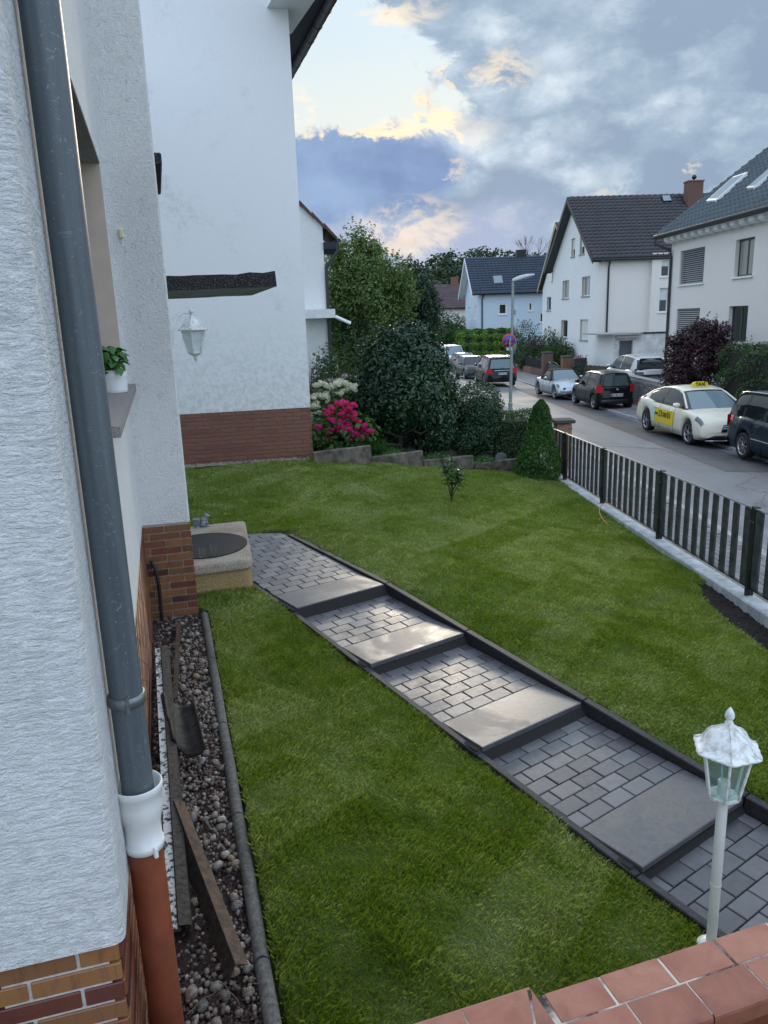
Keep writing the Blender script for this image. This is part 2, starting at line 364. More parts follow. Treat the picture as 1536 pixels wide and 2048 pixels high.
m_galv = simple('galvanised', (.22, .23, .24), .4, .6, .25, 30)
m_white = simple('white_paint', (.78, .79, .79), .4, var=.08, nscale=6)
m_white_dirty = two_tone('white_paint_mossy', (.74, .77, .77), (.34, .33, .27), 30, .46, .72, .5, .0012)
m_dark = simple('dark_metal', (.02, .021, .023), .45, .3, .2)
m_black = simple('black_rubber', (.012, .012, .013), .7, var=.2)
m_gutter = simple('dark_gutter', (.035, .04, .045), .5, .2, .15)
m_soffit = simple('dark_soffit_timber', (.018, .022, .035), .7, var=.2)
m_paver = None
# ================================================================== terrain
def road_z(x, y): return -3.55 - .016 * (y - 23) - .05 * (x - 5.3)
CP = np.array([(-1.9, 6.9, -2.36), (-1.0, 8.8, -2.31), (-.85, 6.45, -2.43), (-.2, 5.35, -2.57), (.5, 4.3, -2.70), (1.15, 3.35, -2.81), (1.65, 2.55, -2.88),
    (.1, 7.0, -2.40), (.72, 6.0, -2.52), (1.42, 4.95, -2.64), (2.05, 3.95, -2.76), (2.9, 3.0, -2.82), (-1.6, 6.2, -2.375), (-1.0, 4, -2.375), (-.46, 2.17, -2.375), (.5, 2.2, -2.62), (.3, 3.0, -2.55),
    (-3.5, 12.6, -2.19), (-1.15, 12.6, -2.21), (.72, 13.5, -2.56), (2.6, 14.3, -2.90), (3.4, 14.9, -3.09), (3.4, 11, -2.94), (3.45, 7.2, -2.79), (3.45, 4, -2.86), (.5, 10, -2.48), (-.2, .8, -2.5), (3.4, 2., -2.9), (-3., 9.5, -2.3), (1.6, 8.5, -2.62)])
def _tps(r2): return np.where(r2 > 1e-9, .5 * r2 * np.log(np.maximum(r2, 1e-12)), 0)
_n = len(CP); _A = np.zeros((_n + 3, _n + 3)); _d2 = ((CP[:, None, :2] - CP[None, :, :2]) ** 2).sum(-1)
_A[:_n, :_n] = _tps(_d2) + np.eye(_n) * .05; _A[:_n, _n] = 1; _A[:_n, _n + 1:] = CP[:, :2]; _A[_n, :_n] = 1; _A[_n + 1:, :_n] = CP[:, :2].T
_w = np.linalg.solve(_A, np.concatenate([CP[:, 2], [0, 0, 0]]))
def lawn_z(x, y):
    x = np.asarray(x, float); y = np.asarray(y, float)
    d2 = (x[..., None] - CP[:, 0]) ** 2 + (y[..., None] - CP[:, 1]) ** 2
    return _tps(d2) @ _w[:_n] + _w[_n] + _w[_n + 1] * x + _w[_n + 2] * y
def in_poly(x, y, poly):
    x = np.asarray(x); y = np.asarray(y); c = np.zeros(x.shape, bool); n = len(poly)
    for i in range(n):
        x1, y1 = poly[i][:2]; x2, y2 = poly[(i + 1) % n][:2]
        cond = ((y1 > y) != (y2 > y)) & (x < (x2 - x1) * (y - y1) / ((y2 - y1) + 1e-12) + x1); c ^= cond
    return c

# facade line of the near house
FAZ = -15.6; fd = dirv(FAZ); fn = dirv(FAZ + 90)              # along the facade, out of the facade
F0 = np.array([-1.348, 3.81, 0.0])
def fac(s, o, z=0.0): p = F0 + fd * s + fn * o; return np.array([p[0], p[1], z])
def s_of(P): return float((np.array(P)[:2] - F0[:2]) @ fd[:2])
S_C2 = s_of((-.87, 2.13)); S_C1 = s_of((-.76, 1.70)); S_P = s_of((-1.98, 6.10))
PIER_O = .385; PIER_T = .32
# path frame
PAZ = 145.0; ps = dirv(PAZ); pt = dirv(55.0); PO = np.array([-.79, 6.29, 0.0]); PWID = .94
def pth(s, t, z=0.0): p = PO + ps * s + pt * t; return np.array([p[0], p[1], z])
STEPS = [(0.0, -2.40), (1.13, -2.52), (2.37, -2.64), (3.57, -2.76), (4.77, -2.87)]
S_END = 5.6; SLAB = .40
FARL = [at_z(500, 1066, -2.31), at_z(600, 1060, -2.31)]
def path_z(s):
    if s < -SLAB: return -2.40 + (s + SLAB) * -.05
    for i in range(len(STEPS)):
        s0, z0 = STEPS[i]
        if s0 - SLAB <= s <= s0: return z0
        if i + 1 < len(STEPS) and s0 < s < STEPS[i + 1][0] - SLAB:
            z1 = STEPS[i + 1][1]; f_ = (s - s0) / (STEPS[i + 1][0] - SLAB - s0)
            return (z0 - .088) * (1 - f_) + z1 * f_
    return STEPS[-1][1] - .088 - .03 * (s - STEPS[-1][0])
s_far_l = -2.45; 
path_poly = [pth(S_END, -.06), pth(S_END, PWID + .07), pth(-1.85, PWID + .07), tuple(FARL[1]), tuple(FARL[0]), (-1.9, 8.5, 0), (-1.75, 7.0, 0), pth(-.9, -.06)]
path_poly = [tuple(p)[:2] for p in path_poly]
bed_poly = [tuple(fac(S_C1 - 1.2, -.1))[:2], tuple(fac(S_C1 - 1.2, .46))[:2], tuple(fac(S_P, .46))[:2], tuple(fac(S_P, -.1))[:2]]
edge_poly = bed_poly
pit_poly = [tuple(p)[:2] for p in (at_z(a, b, -2.79) for a, b in ((1392, 1166), (1445, 1160), (1540, 1218), (1680, 1300), (1700, 1440), (1590, 1362), (1520, 1306), (1446, 1252), (1404, 1206)))]
NBAZ = 78.5; NBC = np.array([-1.15, 12.70, 0.0]); nbd = dirv(NBAZ)
lawn_out = [(-.35, 1.2), tuple(fac(S_C1 - 1.2, .47))[:2], tuple(fac(S_P, .47))[:2], (-1.9, 6.5), (-4.2, 12.12), tuple((NBC - nbd * .0 + np.array([0, -.12, 0])))[:2], (.72, 13.52), (2.6, 14.28), (3.50, 14.9), (3.47, 7.), (3.46, 1.2)]

# far ground
def ground_z(x, y): return road_z(np.clip(x, 5.3, 9.2), y) - .12
gx = np.concatenate([np.linspace(-400, -60, 8), np.linspace(-50, 60, 23), np.linspace(80, 500, 8)]); gy = np.concatenate([np.linspace(-40, 0, 4), np.linspace(6, 120, 40), np.linspace(140, 900, 14)])
GX, GY = np.meshgrid(gx, gy); GZ = np.where(GY < 200, ground_z(GX, GY), ground_z(GX, 200 + 0 * GY) + np.clip(GY - 200, 0, 150) * .055)
m_ground = two_tone('rough_grass_ground', (.035, .05, .018), (.07, .09, .035), 1.2, .35, .65, .9, .01)
def grid_obj(name, X, Y, Z, mat, parent=None, mask=None, smooth=True):
    ny, nx = X.shape; V = np.stack([X, Y, Z], -1).reshape(-1, 3); i = np.arange((ny - 1) * (nx - 1)); r_, c_ = i // (nx - 1), i % (nx - 1)
    a = r_ * nx + c_; Fq = np.stack([a, a + 1, a + nx + 1, a + nx], -1)
    if mask is not None: Fq = Fq[mask.reshape(-1)]
    return np_mesh(name, V, Fq, mat, parent, smooth=smooth)
tag(grid_obj('ground', GX, GY, GZ, m_ground), kind='structure')

# lawn soil sheet + blades
m_turf, t_, b_, o_ = M_('turf')
def turf_color(t):
    P = wpos(t)
    mp = t.new('ShaderNodeMapping'); t.l.new(P, mp.inputs[0]); mp.inputs['Rotation'].default_value = (0, 0, R(-58))
    bt = t.new('ShaderNodeTexBrick'); t.l.new(mp.outputs[0], bt.inputs[0]); bt.inputs['Scale'].default_value = 1.0
    bt.inputs['Brick Width'].default_value = 1.9; bt.inputs['Row Height'].default_value = .42; bt.inputs['Mortar Size'].default_value = .012; bt.inputs['Mortar Smooth'].default_value = 1
    bt.inputs['Color1'].default_value = (0, 0, 0, 1); bt.inputs['Color2'].default_value = (1, 1, 1, 1); bt.inputs['Mortar'].default_value = (.3, .3, .3, 1); bt.offset = .37
    n = t.noise(P, 1.1, 5, .62, .5); n2 = t.noise(P, 7, 4, .6); 
    f = t.math('ADD', t.math('MULTIPLY', bt.outputs[0], .20), t.math('ADD', t.math('MULTIPLY', n, .66), t.math('MULTIPLY', n2, .44)))
    thatch = t.smooth(t.noise(P, 2.6, 6, .7, .8), .56, .70)
    return t.mix(t.math('MULTIPLY', thatch, .45), t.ramp(f, [(.40, (.105, .172, .015)), (.55, (.160, .238, .030)), (.68, (.228, .305, .080)), (.82, (.32, .385, .165))]), (.20, .18, .065)), n
c_, _ = turf_color(t_); t_.l.new(t_.mix(.50, c_, (.035, .04, .012)), b_.inputs['Base Color']); b_.inputs['Roughness'].default_value = .95
bump(t_, b_, t_.noise(wpos(t_), 120, 4, .7), .02)
m_blade, t_, b_, o_ = M_('grass_blade')
c_, _ = turf_color(t_); at = t_.new('ShaderNodeAttribute', attribute_name='rnd').outputs['Fac']
c2 = t_.mix(1.0, c_, t_.ramp(at, [(0, (.55, .62, .5)), (.5, (1.0, 1.0, 1.0)), (.9, (1.45, 1.3, 1.3)), (.955, (1.5, 1.35, 1.4)), (.965, (2.0, 1.35, 1.9))]), 'MULTIPLY')
t_.l.new(c2, b_.inputs['Base Color']); b_.inputs['Roughness'].default_value = .5; b_.inputs['Specular IOR Level'].default_value = .35
tr = t_.new('ShaderNodeBsdfTranslucent'); t_.l.new(t_.mix(1.0, c2, (1.2, 1.25, .6), 'MULTIPLY'), tr.inputs[0]); mx = t_.new('ShaderNodeMixShader'); mx.inputs[0].default_value = .42
t_.l.new(b_.outputs[0], mx.inputs[1]); t_.l.new(tr.outputs[0], mx.inputs[2]); t_.l.new(mx.outputs[0], o_.inputs[0])

lx = np.arange(-4.6, 3.7, .05); ly = np.arange(1.0, 15.1, .05); LX, LY = np.meshgrid(lx, ly); LZ = lawn_z(LX, LY)
rngl = np.random.default_rng(3)
def lump(x, y): return .012 * np.sin(x * 3.1 + 1.3 * np.sin(y * 2.3)) * np.sin(y * 3.7 + np.sin(x * 1.9)) + .006 * np.sin(x * 11 + y * 7) * np.sin(y * 9 - x * 5)
LZ = LZ + lump(LX, LY)
cut = in_poly(LX, LY, path_poly) | in_poly(LX, LY, bed_poly)
LZ = np.where(cut, LZ - .30, LZ); pit = in_poly(LX, LY, pit_poly); LZ = np.where(pit, LZ - .06 + .015 * rngl.random(LX.shape), LZ)
cx_ = (LX[:-1, :-1] + LX[1:, 1:]) / 2; cy_ = (LY[:-1, :-1] + LY[1:, 1:]) / 2
inside = in_poly(cx_, cy_, lawn_out) | in_poly(cx_, cy_, bed_poly) | in_poly(cx_, cy_, path_poly)
lawn = tag(grid_obj('lawn', LX, LY, LZ, m_turf, mask=inside), kind='structure')
# the dug patch of dark soil by the fence foot
m_soil = two_tone('dark_soil', (.006, .005, .0045), (.028, .021, .017), 30, .35, .7, .95, .03, bscale=45)
px_ = np.arange(2.6, 3.55, .03); py_ = np.arange(4.6, 7.8, .03); PX, PY = np.meshgrid(px_, py_)
PZ = lawn_z(PX, PY) - .035 + .03 * rngl.random(PX.shape)
pm = in_poly((PX[:-1, :-1] + PX[1:, 1:]) / 2, (PY[:-1, :-1] + PY[1:, 1:]) / 2, pit_poly)
tag(grid_obj('soil_patch', PX, PY, PZ, m_soil, mask=pm, smooth=False), 'bare dark soil patch between the turf and the concrete foot of the fence', 'soil', kind='stuff')

def scatter_lawn(n, y0, y1):
    out = []
    while sum(len(a) for a in out) < n:
        x = rngl.uniform(-4.4, 3.6, n); y = rngl.uniform(y0, y1, n)
        ok = in_poly(x, y, lawn_out) & ~in_poly(x, y, path_poly) & ~in_poly(x, y, bed_poly) & ~in_poly(x, y, pit_poly)
        ok &= ~((x > -2.6) & (x < -1.2) & (y > 7.02) & (y < 8.3)); out.append(np.stack([x[ok], y[ok]], -1))
    return np.concatenate(out)[:n]
bands = [(1.2, 3.6, 210000, .0026, .030), (3.6, 6.2, 200000, .0034, .032), (6.2, 9.5, 170000, .005, .034), (9.5, 15.0, 170000, .008, .036)]
Vs, Fs_, At = [], [], []; base = 0
for (y0, y1, n, wd, ht) in bands:
    P2 = scatter_lawn(n, y0, y1); x, y = P2[:, 0], P2[:, 1]; z = lawn_z(x, y) + lump(x, y) - .004
    ang = rngl.uniform(0, 2 * np.pi, n); cl = np.sin(x * 9 + 2 * np.sin(y * 5)) + np.sin(y * 8 + 2 * np.sin(x * 6)) # combed clumps
    lean_a = cl * 1.2 + rngl.normal(0, 1.5, n); h = ht * rngl.uniform(.45, 1.2, n) * (1 + .14 * cl); lean = rngl.uniform(.2, 1.0, n) * h
    tx, ty = np.cos(ang) * wd * .5, np.sin(ang) * wd * .5; dx, dy = np.cos(lean_a) * lean, np.sin(lean_a) * lean
    b0 = np.stack([x - tx, y - ty, z], -1); b1 = np.stack([x + tx, y + ty, z], -1)
    mid = np.stack([x + dx * .35 + tx * .7, y + dy * .35 + ty * .7, z + h * .62], -1); tip = np.stack([x + dx, y + dy, z + h * .92], -1)
    V = np.stack([b0, b1, mid, tip], 1).reshape(-1, 3); i = np.arange(n) * 4 + base
    Fs_.append(np.concatenate([np.stack([i, i + 1, i + 2], -1), np.stack([i, i + 2, i + 3], -1)])); Vs.append(V); At.append(np.repeat(rngl.random(n), 4)); base += 4 * n
g_ = np_mesh('grass', np.concatenate(Vs), np.concatenate(Fs_), m_blade, None, np.concatenate(At))
tag(g_, 'short freshly laid turf grass covering the front garden', 'grass', kind='stuff')

# ================================================================== path
m_pav, t_, b_, o_ = M_('wet_anthracite_concrete')
ri = t_.new('ShaderNodeObjectInfo').outputs['Random']; P = wpos(t_); n = t_.noise(P, 1.6, 5, .65, .4); n2 = t_.noise(P, 16, 4, .65); sp_ = t_.noise(P, 260, 2, .6)
c = t_.ramp(t_.math('ADD', t_.math('MULTIPLY', ri, .5), t_.math('MULTIPLY', n2, .5)), [(.2, (.040, .041, .050)), (.8, (.135, .132, .142))])
c = t_.mix(t_.smooth(sp_, .64, .72), c, (.012, .012, .012)); t_.l.new(c, b_.inputs['Base Color'])
wet = t_.smooth(t_.math('ADD', t_.math('MULTIPLY', n, .75), t_.math('MULTIPLY', n2, .25)), .38, .60)
t_.l.new(t_.math('ADD', t_.math('MULTIPLY', wet, -.26), t_.math('ADD', .50, t_.math('MULTIPLY', ri, .08))), b_.inputs['Roughness']); b_.inputs['Specular IOR Level'].default_value = .62
b_.inputs['Coat Weight'].default_value = .35; b_.inputs['Coat Roughness'].default_value = .22
bump(t_, b_, t_.math('ADD', t_.noise(P, 220, 4, .6), t_.math('MULTIPLY', n2, .6)), .0009)
m_slab, t_, b_, o_ = M_('wet_step_concrete')
P = wpos(t_); n = t_.noise(P, 2.3, 5, .6, .6); n2 = t_.noise(P, 28, 3, .5, 1.0); sp_ = t_.noise(P, 90, 2, .6)
c = t_.ramp(n2, [(.3, (.065, .063, .068)), (.7, (.10, .097, .102))]); c = t_.mix(t_.smooth(sp_, .69, .74), c, (.012, .011, .010)); t_.l.new(c, b_.inputs['Base Color'])
wet = t_.smooth(n, .40, .58); t_.l.new(t_.math('ADD', .52, t_.math('MULTIPLY', wet, -.22)), b_.inputs['Roughness']); b_.inputs['Specular IOR Level'].default_value = .7
b_.inputs['Coat Weight'].default_value = .22; b_.inputs['Coat Roughness'].default_value = .25
bump(t_, b_, t_.math('ADD', t_.smooth(n2, .45, .70), t_.math('MULTIPLY', t_.noise(P, 300, 3, .6), .3)), .00014)
m_riser = two_tone('black_riser_concrete', (.006, .006, .007), (.03, .03, .033), 40, .5, .85, .5, .001)
m_joint = simple('joint_sand', (.018, .017, .017), .95, nscale=60)
sub = MB(); nseg = 120
pv, pf = [], []
for i in range(nseg + 1):
    s = -2.7 + (S_END + 2.7) * i / nseg; z = path_z(s) - .012; pv += [tuple(pth(s, -.04 if s > -.95 else -.75, z)), tuple(pth(s, PWID + .02, z))]
for i in range(nseg): pf.append((2 * i, 2 * i + 1, 2 * i + 3, 2 * i + 2))
path = raw('garden_path', pv, pf, m_joint); tag(path, kind='structure')
def clip_half(poly, a, b, c):      # keep a*s+b*t+c<=0
    out = []
    for i in range(len(poly)):
        p_, q_ = poly[i], poly[(i + 1) % len(poly)]; dp = a * p_[0] + b * p_[1] + c; dq = a * q_[0] + b * q_[1] + c
        if dp <= 0: out.append(p_)
        if (dp < 0 < dq) or (dq < 0 < dp): f_ = dp / (dp - dq); out.append((p_[0] + f_ * (q_[0] - p_[0]), p_[1] + f_ * (q_[1] - p_[1])))
    return out
def st(P): d = np.array(P)[:2] - PO[:2]; return float(d @ ps[:2]), float(d @ pt[:2])
fa, fb = st(FARL[0]), st(FARL[1]); nx_, ny_ = -(fb[1] - fa[1]), (fb[0] - fa[0])   # half-plane of the far end
if nx_ * (0 - fa[0]) + ny_ * (.5 - fa[1]) > 0: nx_, ny_ = -nx_, -ny_
nl = math.hypot(nx_, ny_); nx_, ny_ = nx_ / nl, ny_ / nl
PL, PR, JW = .188, .114, .006
def paver(name, poly, mat, dz=0.0, thick=.05, bev=.004):
    cs = sum(p_[0] for p_ in poly) / len(poly); ct = sum(p_[1] for p_ in poly) / len(poly)
    if len(poly) < 3: return
    V = []; n = len(poly)
    tilt_s, tilt_t = random.uniform(-.004, .004), random.uniform(-.004, .004); dz += random.uniform(-.0015, .0015)
    P0 = pth(cs, ct, path_z(cs) + dz)
    for k, (shr, zz) in enumerate(((1, -thick), (1, -bev), (None, 0))):
        for p_ in poly:
            s_, t2 = p_
            if shr is None:
                L_ = math.hypot(s_ - cs, t2 - ct); f_ = 1 - bev * 1.5 / max(L_, .01); s_, t2 = cs + (s_ - cs) * f_, ct + (t2 - ct) * f_
            z = path_z(min(max(s_, cs - .2), cs + .2)) + zz + dz + tilt_s * (s_ - cs) * 8 * .1 + tilt_t * (t2 - ct) * 4 * .1
            w_ = pth(s_, t2, z) - P0; V.append(tuple(w_))
    Fc = [tuple(range(2 * n, 3 * n))]
    for k in (0, 1):
        for i in range(n): Fc.append((k * n + i, k * n + (i + 1) % n, (k + 1) * n + (i + 1) % n, (k + 1) * n + i))
    o = raw(name, V, Fc, mat, path); o.location = P0; return o
segs = [(-2.75, -SLAB)] + [(STEPS[i][0] + .005, STEPS[i + 1][0] - SLAB) for i in range(len(STEPS) - 1)] + [(STEPS[-1][0] + .005, S_END)]
for gi, (sa, sb) in enumerate(segs):
    nrow = max(1, round((sb - sa) / PR)); pr = (sb - sa) / nrow
    for r_ in range(nrow):
        t0 = -.85 if gi == 0 else 0.0; k0 = int(math.floor(t0 / PL)) - 1; off = (PL / 2 if (nrow - r_) % 2 else 0) + .01
        s0, s1 = sa + r_ * pr + JW / 2, sa + (r_ + 1) * pr - JW / 2
        for k in range(k0, 9):
            ta, tb = k * PL + off + JW / 2, (k + 1) * PL + off - JW / 2
            lo_t = 0.0 if s0 > -.95 else -.75
            ta, tb = max(ta, lo_t), min(tb, PWID)
            if tb - ta < .02: continue
            poly = [(s0, ta), (s1, ta), (s1, tb), (s0, tb)]
            if gi == 0: poly = clip_half(poly, nx_, ny_, -(nx_ * fa[0] + ny_ * fa[1]) + .03)
            if len(poly) >= 3: paver('paver', poly, m_pav)
for (s0, z0) in STEPS:
    mb = MB(); c = pth(s0 - SLAB / 2, PWID / 2, z0 - .019)
    o = MB().box((0, 0, 0), (SLAB - .004, PWID - .006, .038), bev=.005).build('step_slab', m_slab, path); o.location = c; o.rotation_euler = (0, 0, R(90 - PAZ))
    o = MB().box((0, 0, 0), (SLAB - .05, PWID - .01, .17), bev=.003).build('riser_block', m_riser, path); o.location = pth(s0 - SLAB / 2 - .012, PWID / 2, z0 - .124); o.rotation_euler = (0, 0, R(90 - PAZ))
m_kerb = two_tone('anthracite_kerb', (.014, .014, .016), (.045, .045, .050), 70, .4, .7, .55, .0015)
def kerb_run(p0, p1, wid, height, name, parent, mat, ln=1.0, gap=.006, up=0.0):
    p0 = np.array(p0); p1 = np.array(p1); L = np.linalg.norm((p1 - p0)[:2]); n = max(1, round(L / ln)); d = (p1 - p0) / n
    for i in range(n):
        a, b = p0 + d * i, p0 + d * (i + 1); c = (a + b) / 2; l_ = np.linalg.norm((b - a)) - gap
        o = MB().box((0, 0, -height / 2), (l_, wid, height), bev=.006).build(name, mat, parent); o.location = c + np.array([0, 0, up])
        o.rotation_euler = (0, -math.asin((b - a)[2] / np.linalg.norm(b - a)), math.atan2((b - a)[1], (b - a)[0]))
kr = [(-1.88, -2.31), (0.0, -2.392), (1.13, -2.505), (2.37, -2.625), (3.57, -2.745), (S_END, -2.90)]
for (a, za), (b, zb) in zip(kr[:-1], kr[1:]):
    kerb_run(pth(a, PWID + .035, za), pth(b, PWID + .035, zb), .06, .25, 'kerb_stone', path, m_kerb)
kl = [(-.93, -2.375), (-SLAB, -2.405), (0.0, -2.43), (1.13, -2.545), (2.37, -2.665), (3.57, -2.785), (S_END, -2.90)]
for (a, za), (b, zb) in zip(kl[:-1], kl[1:]):
    kerb_run(pth(a, -.03, za), pth(b, -.03, zb), .05, .25, 'edging_stone', path, m_kerb)
kerb_run(np.array([-1.9, 8.55, -2.32]), FARL[1] + np.array([.03, .03, -.01]), .05, .2, 'edging_stone', path, m_kerb)

# ================================================================== near house
zp0, zpl, ztop = -2.42, -1.58, 3.6
m_cladding = simple('dark_jamb_strip', (.02, .02, .022), .8, bmp=.002)
house = thing('near_house', 'white rendered house at the left edge with clinker brick plinth, window recess and entrance pier', 'house', tuple(F0 + np.array([0, 0, zp0])), R(-FAZ + 90) - math.pi / 2)
# local frame of the house: x = out of the facade (fn), y = along the facade (fd)
house.rotation_euler = (0, 0, R(-FAZ)); HZ = zp0
def HL(s, o, z): return (o, s, z - HZ)
def hbox(mb, s0, s1, o0, o1, z0, z1, bev=0.0): return mb.box(((o0 + o1) / 2, (s0 + s1) / 2, (z0 + z1) / 2 - HZ), (o1 - o0, s1 - s0, z1 - z0), bev=bev)
NEARO = .035
# window opening limits
wj = at_plane(185, 325, fac(0, 0), FAZ); WZ1 = float(at_plane(185, 325, F0, FAZ)[2]) if wj[1] < 6.2 else 0
S_J = S_P - .10; jy = fac(S_J, 0)
def z_at_s(px, py, s, o=0.0):
    P_ = fac(s, o); d = ray(px, py); return float(d[2] * math.hypot(P_[0], P_[1]) / math.hypot(d[0], d[1]))
WZ1 = z_at_s(185, 325, S_J); WZ0 = -.46; S_W0 = s_of(at_z(244, 850, -.42)) - .02
wall = MB()
hbox(wall, S_C2, S_W0, -.3, 0, zpl, ztop); hbox(wall, S_W0, S_J, -.3, 0, zpl, WZ0); hbox(wall, S_W0, S_J, -.3, 0, WZ1, ztop); hbox(wall, S_J, S_P + .05, -.3, 0, zpl, ztop)
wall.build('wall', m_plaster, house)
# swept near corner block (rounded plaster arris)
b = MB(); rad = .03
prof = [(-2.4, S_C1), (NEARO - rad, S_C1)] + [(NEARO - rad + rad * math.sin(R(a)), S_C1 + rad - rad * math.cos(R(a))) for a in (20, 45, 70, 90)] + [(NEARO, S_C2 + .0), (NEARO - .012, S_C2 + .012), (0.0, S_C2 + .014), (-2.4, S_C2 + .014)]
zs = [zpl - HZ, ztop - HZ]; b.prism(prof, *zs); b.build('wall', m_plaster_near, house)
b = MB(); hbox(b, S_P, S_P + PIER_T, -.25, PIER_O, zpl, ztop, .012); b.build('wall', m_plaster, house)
b = MB(); hbox(b, S_P + PIER_T, S_P + 5.5, -1.3, -.55, zp0, ztop); b.build('wall', m_plaster_fine, house)
# plinth cores carrying the bricks
b = MB(); hbox(b, S_C1 + .02, S_P + .1, -.28, -.014, zp0 - .1, zpl - .001); hbox(b, S_C1 + .03, S_C2 - .02, -2.4, NEARO - .032, zp0 - .1, zpl - .001)
hbox(b, S_P + .014, S_P + PIER_T - .004, -.2, PIER_O - .014, zp0 - .1, zpl - .001); b.build('plinth', m_mortar, house)
b = MB(); hbox(b, S_P + PIER_T, S_P + PIER_T + .03, PIER_O - .16, PIER_O - .004, zp0, .02); b.build('door_jamb_strip', m_cladding, house)
# window reveal, jamb and pane
for sa_ in (S_J - .012, S_W0): b = MB(); hbox(b, sa_, sa_ + .012, -.30, -.003, WZ0, WZ1); b.build('window_reveal', m_beige, house)
b = MB(); hbox(b, S_W0, S_J, -.30, -.004, WZ1 - .006, WZ1 + .006); b.build('lintel_soffit', simple('lintel_grey', (.30, .28, .26), .9), house)
wf = MB(); hbox(wf, S_W0, S_J, -.30, -.24, WZ0, WZ0 + .06); hbox(wf, S_W0, S_J, -.30, -.24, WZ1 - .07, WZ1 - .006)
for k in range(4): sk = S_W0 + (S_J - S_W0 - .06) * k / 3; hbox(wf, sk, sk + .06, -.30, -.241, WZ0 + .06, WZ1 - .07)
wfo = wf.build('window', m_white, house)
g = MB(); hbox(g, S_W0 + .02, S_J - .02, -.285, -.275, WZ0 + .03, WZ1 - .03); g.build('pane', glassy('window_glass', (.03, .04, .045)), wfo)
SILL_Z = -.42
b = MB(); b.add([HL(S_W0 - .03, -.24, SILL_Z + .012), HL(S_W0 - .03, .075, SILL_Z), HL(S_P - .003, .075, SILL_Z), HL(S_P - .003, -.24, SILL_Z + .012),
                 HL(S_W0 - .03, -.24, SILL_Z - .05), HL(S_W0 - .03, .075, SILL_Z - .05), HL(S_P - .003, .075, SILL_Z - .05), HL(S_P - .003, -.24, SILL_Z - .05)],
                [(3, 2, 1, 0), (4, 5, 6, 7), (0, 1, 5, 4), (1, 2, 6, 5), (2, 3, 7, 6), (3, 0, 4, 7)])
b.build('window_sill', m_slate_sill, house)
# bricks
BL, BH, JO, BT = .24, .052, .010, .016
brick_me = {}
def brick(parent, loc, rz, ln, mat, bh=BH, bt=BT):
    key = (round(ln, 3), mat.name, bh)
    if key not in brick_me:
        o = MB().box((0, 0, 0), (ln, bt, bh), bev=.0025).build('brick', mat, parent); brick_me[key] = o.data
    else: o = new_obj('brick', brick_me[key], parent)
    o.location = loc; o.rotation_euler = (0, 0, rz); return o
def brick_face(parent, P0, dvec, nvec, width, ztop_, rows, mat, bl=BL, bh=BH, jo=JO, off0=0.0, bt=BT, jit=.0008):
    rz = math.atan2(dvec[1], dvec[0])
    for r_ in range(rows):
        z = ztop_ - (r_ + .5) * (bh + jo); pos = -((r_ * .5 + off0) % 1) * (bl + jo)
        while pos < width - .02:
            a, b2 = max(pos, 0), min(pos + bl, width)
            if b2 - a > .025:
                c = np.array(P0) + np.array(dvec) * (a + b2) / 2 + np.array(nvec) * random.uniform(0, jit)
                brick(parent, (c[0], c[1], z), rz, round(b2 - a, 3), mat, bh, bt)
            pos += bl + jo
Lx, Ly = np.array([1., 0, 0]), np.array([0, 1., 0])
rows = 13
brick_face(house, np.array([0.0, S_P + .006, 0]), Lx, -Ly, PIER_O - .0, zpl - HZ - .003, rows, m_brick, off0=.28)
brick_face(house, np.array([-.006, S_C2 + .05, 0]), Ly, Lx, S_P - S_C2 - .05, zpl - HZ - .003, rows, m_brick, off0=.1)
brick_face(house, np.array([NEARO - .024, S_C1 + .02, 0]), Ly, Lx, .40, zpl - HZ - .003, rows, m_brick, off0=.4)
brick_face(house, np.array([NEARO - .032 - 1.3 + .012, S_C1 + .022, 0]), Lx, -Ly, 1.3, zpl - HZ - .003, 9, m_brick, off0=.2)
# entrance canopy beyond the pier
zc = z_at_s(340, 583, S_P + PIER_T + .05, .3)
cn = at_plane(553, 560, fac(S_P + PIER_T + .05, 0), FAZ + 90); tipo = float((cn - fac(S_P + PIER_T + .05, 0)) @ fn)
b = MB(); sA, sB = S_P + PIER_T + .04, S_P + PIER_T + 1.9; v = []
rr = random.Random(4); N = 16
for zz in (0, .115):
    for (s_, inner) in ((sA, 0), (sB, 1)):
        for i in range(N + 1):
            o_ = -.5 + (tipo + .5) * i / N; zt = zz + (rr.uniform(-.006, .014) if zz else rr.uniform(-.003, .003)) + (.02 * max(0, o_ - .3))
            v.append(HL(s_ + rr.uniform(-.006, .006), o_ + (0 if i < N else rr.uniform(-.015, .01)), zc + zt))
def I(a, bq, i): return (a * 2 + bq) * (N + 1) + i
fc = []; ft = []
for i in range(N):
    fc += [(I(0, 0, i), I(0, 0, i + 1), I(0, 1, i + 1), I(0, 1, i))]; ft += [(I(1, 0, i), I(1, 1, i), I(1, 1, i + 1), I(1, 0, i + 1)), (I(0, 0, i), I(1, 0, i), I(1, 0, i + 1), I(0, 0, i + 1)), (I(0, 1, i), I(0, 1, i + 1), I(1, 1, i + 1), I(1, 1, i))]
ft += [(I(0, 0, N), I(1, 0, N), I(1, 1, N), I(0, 1, N)), (I(0, 0, 0), I(0, 1, 0), I(1, 1, 0), I(1, 0, 0))]
raw('canopy', v, fc + ft, None, house, mats=[m_canopy_u, m_canopy], midx=[0] * len(fc) + [1] * len(ft))
# small slab stub over the upper floor
zu = z_at_s(323, 330, S_P + PIER_T + .05, .45); b = MB(); hbox(b, S_P + PIER_T + .04, S_P + PIER_T + 1.5, -.4, PIER_O + .06, zu - .0, zu + .09, .01); b.build('upper_ledge', m_canopy, house)

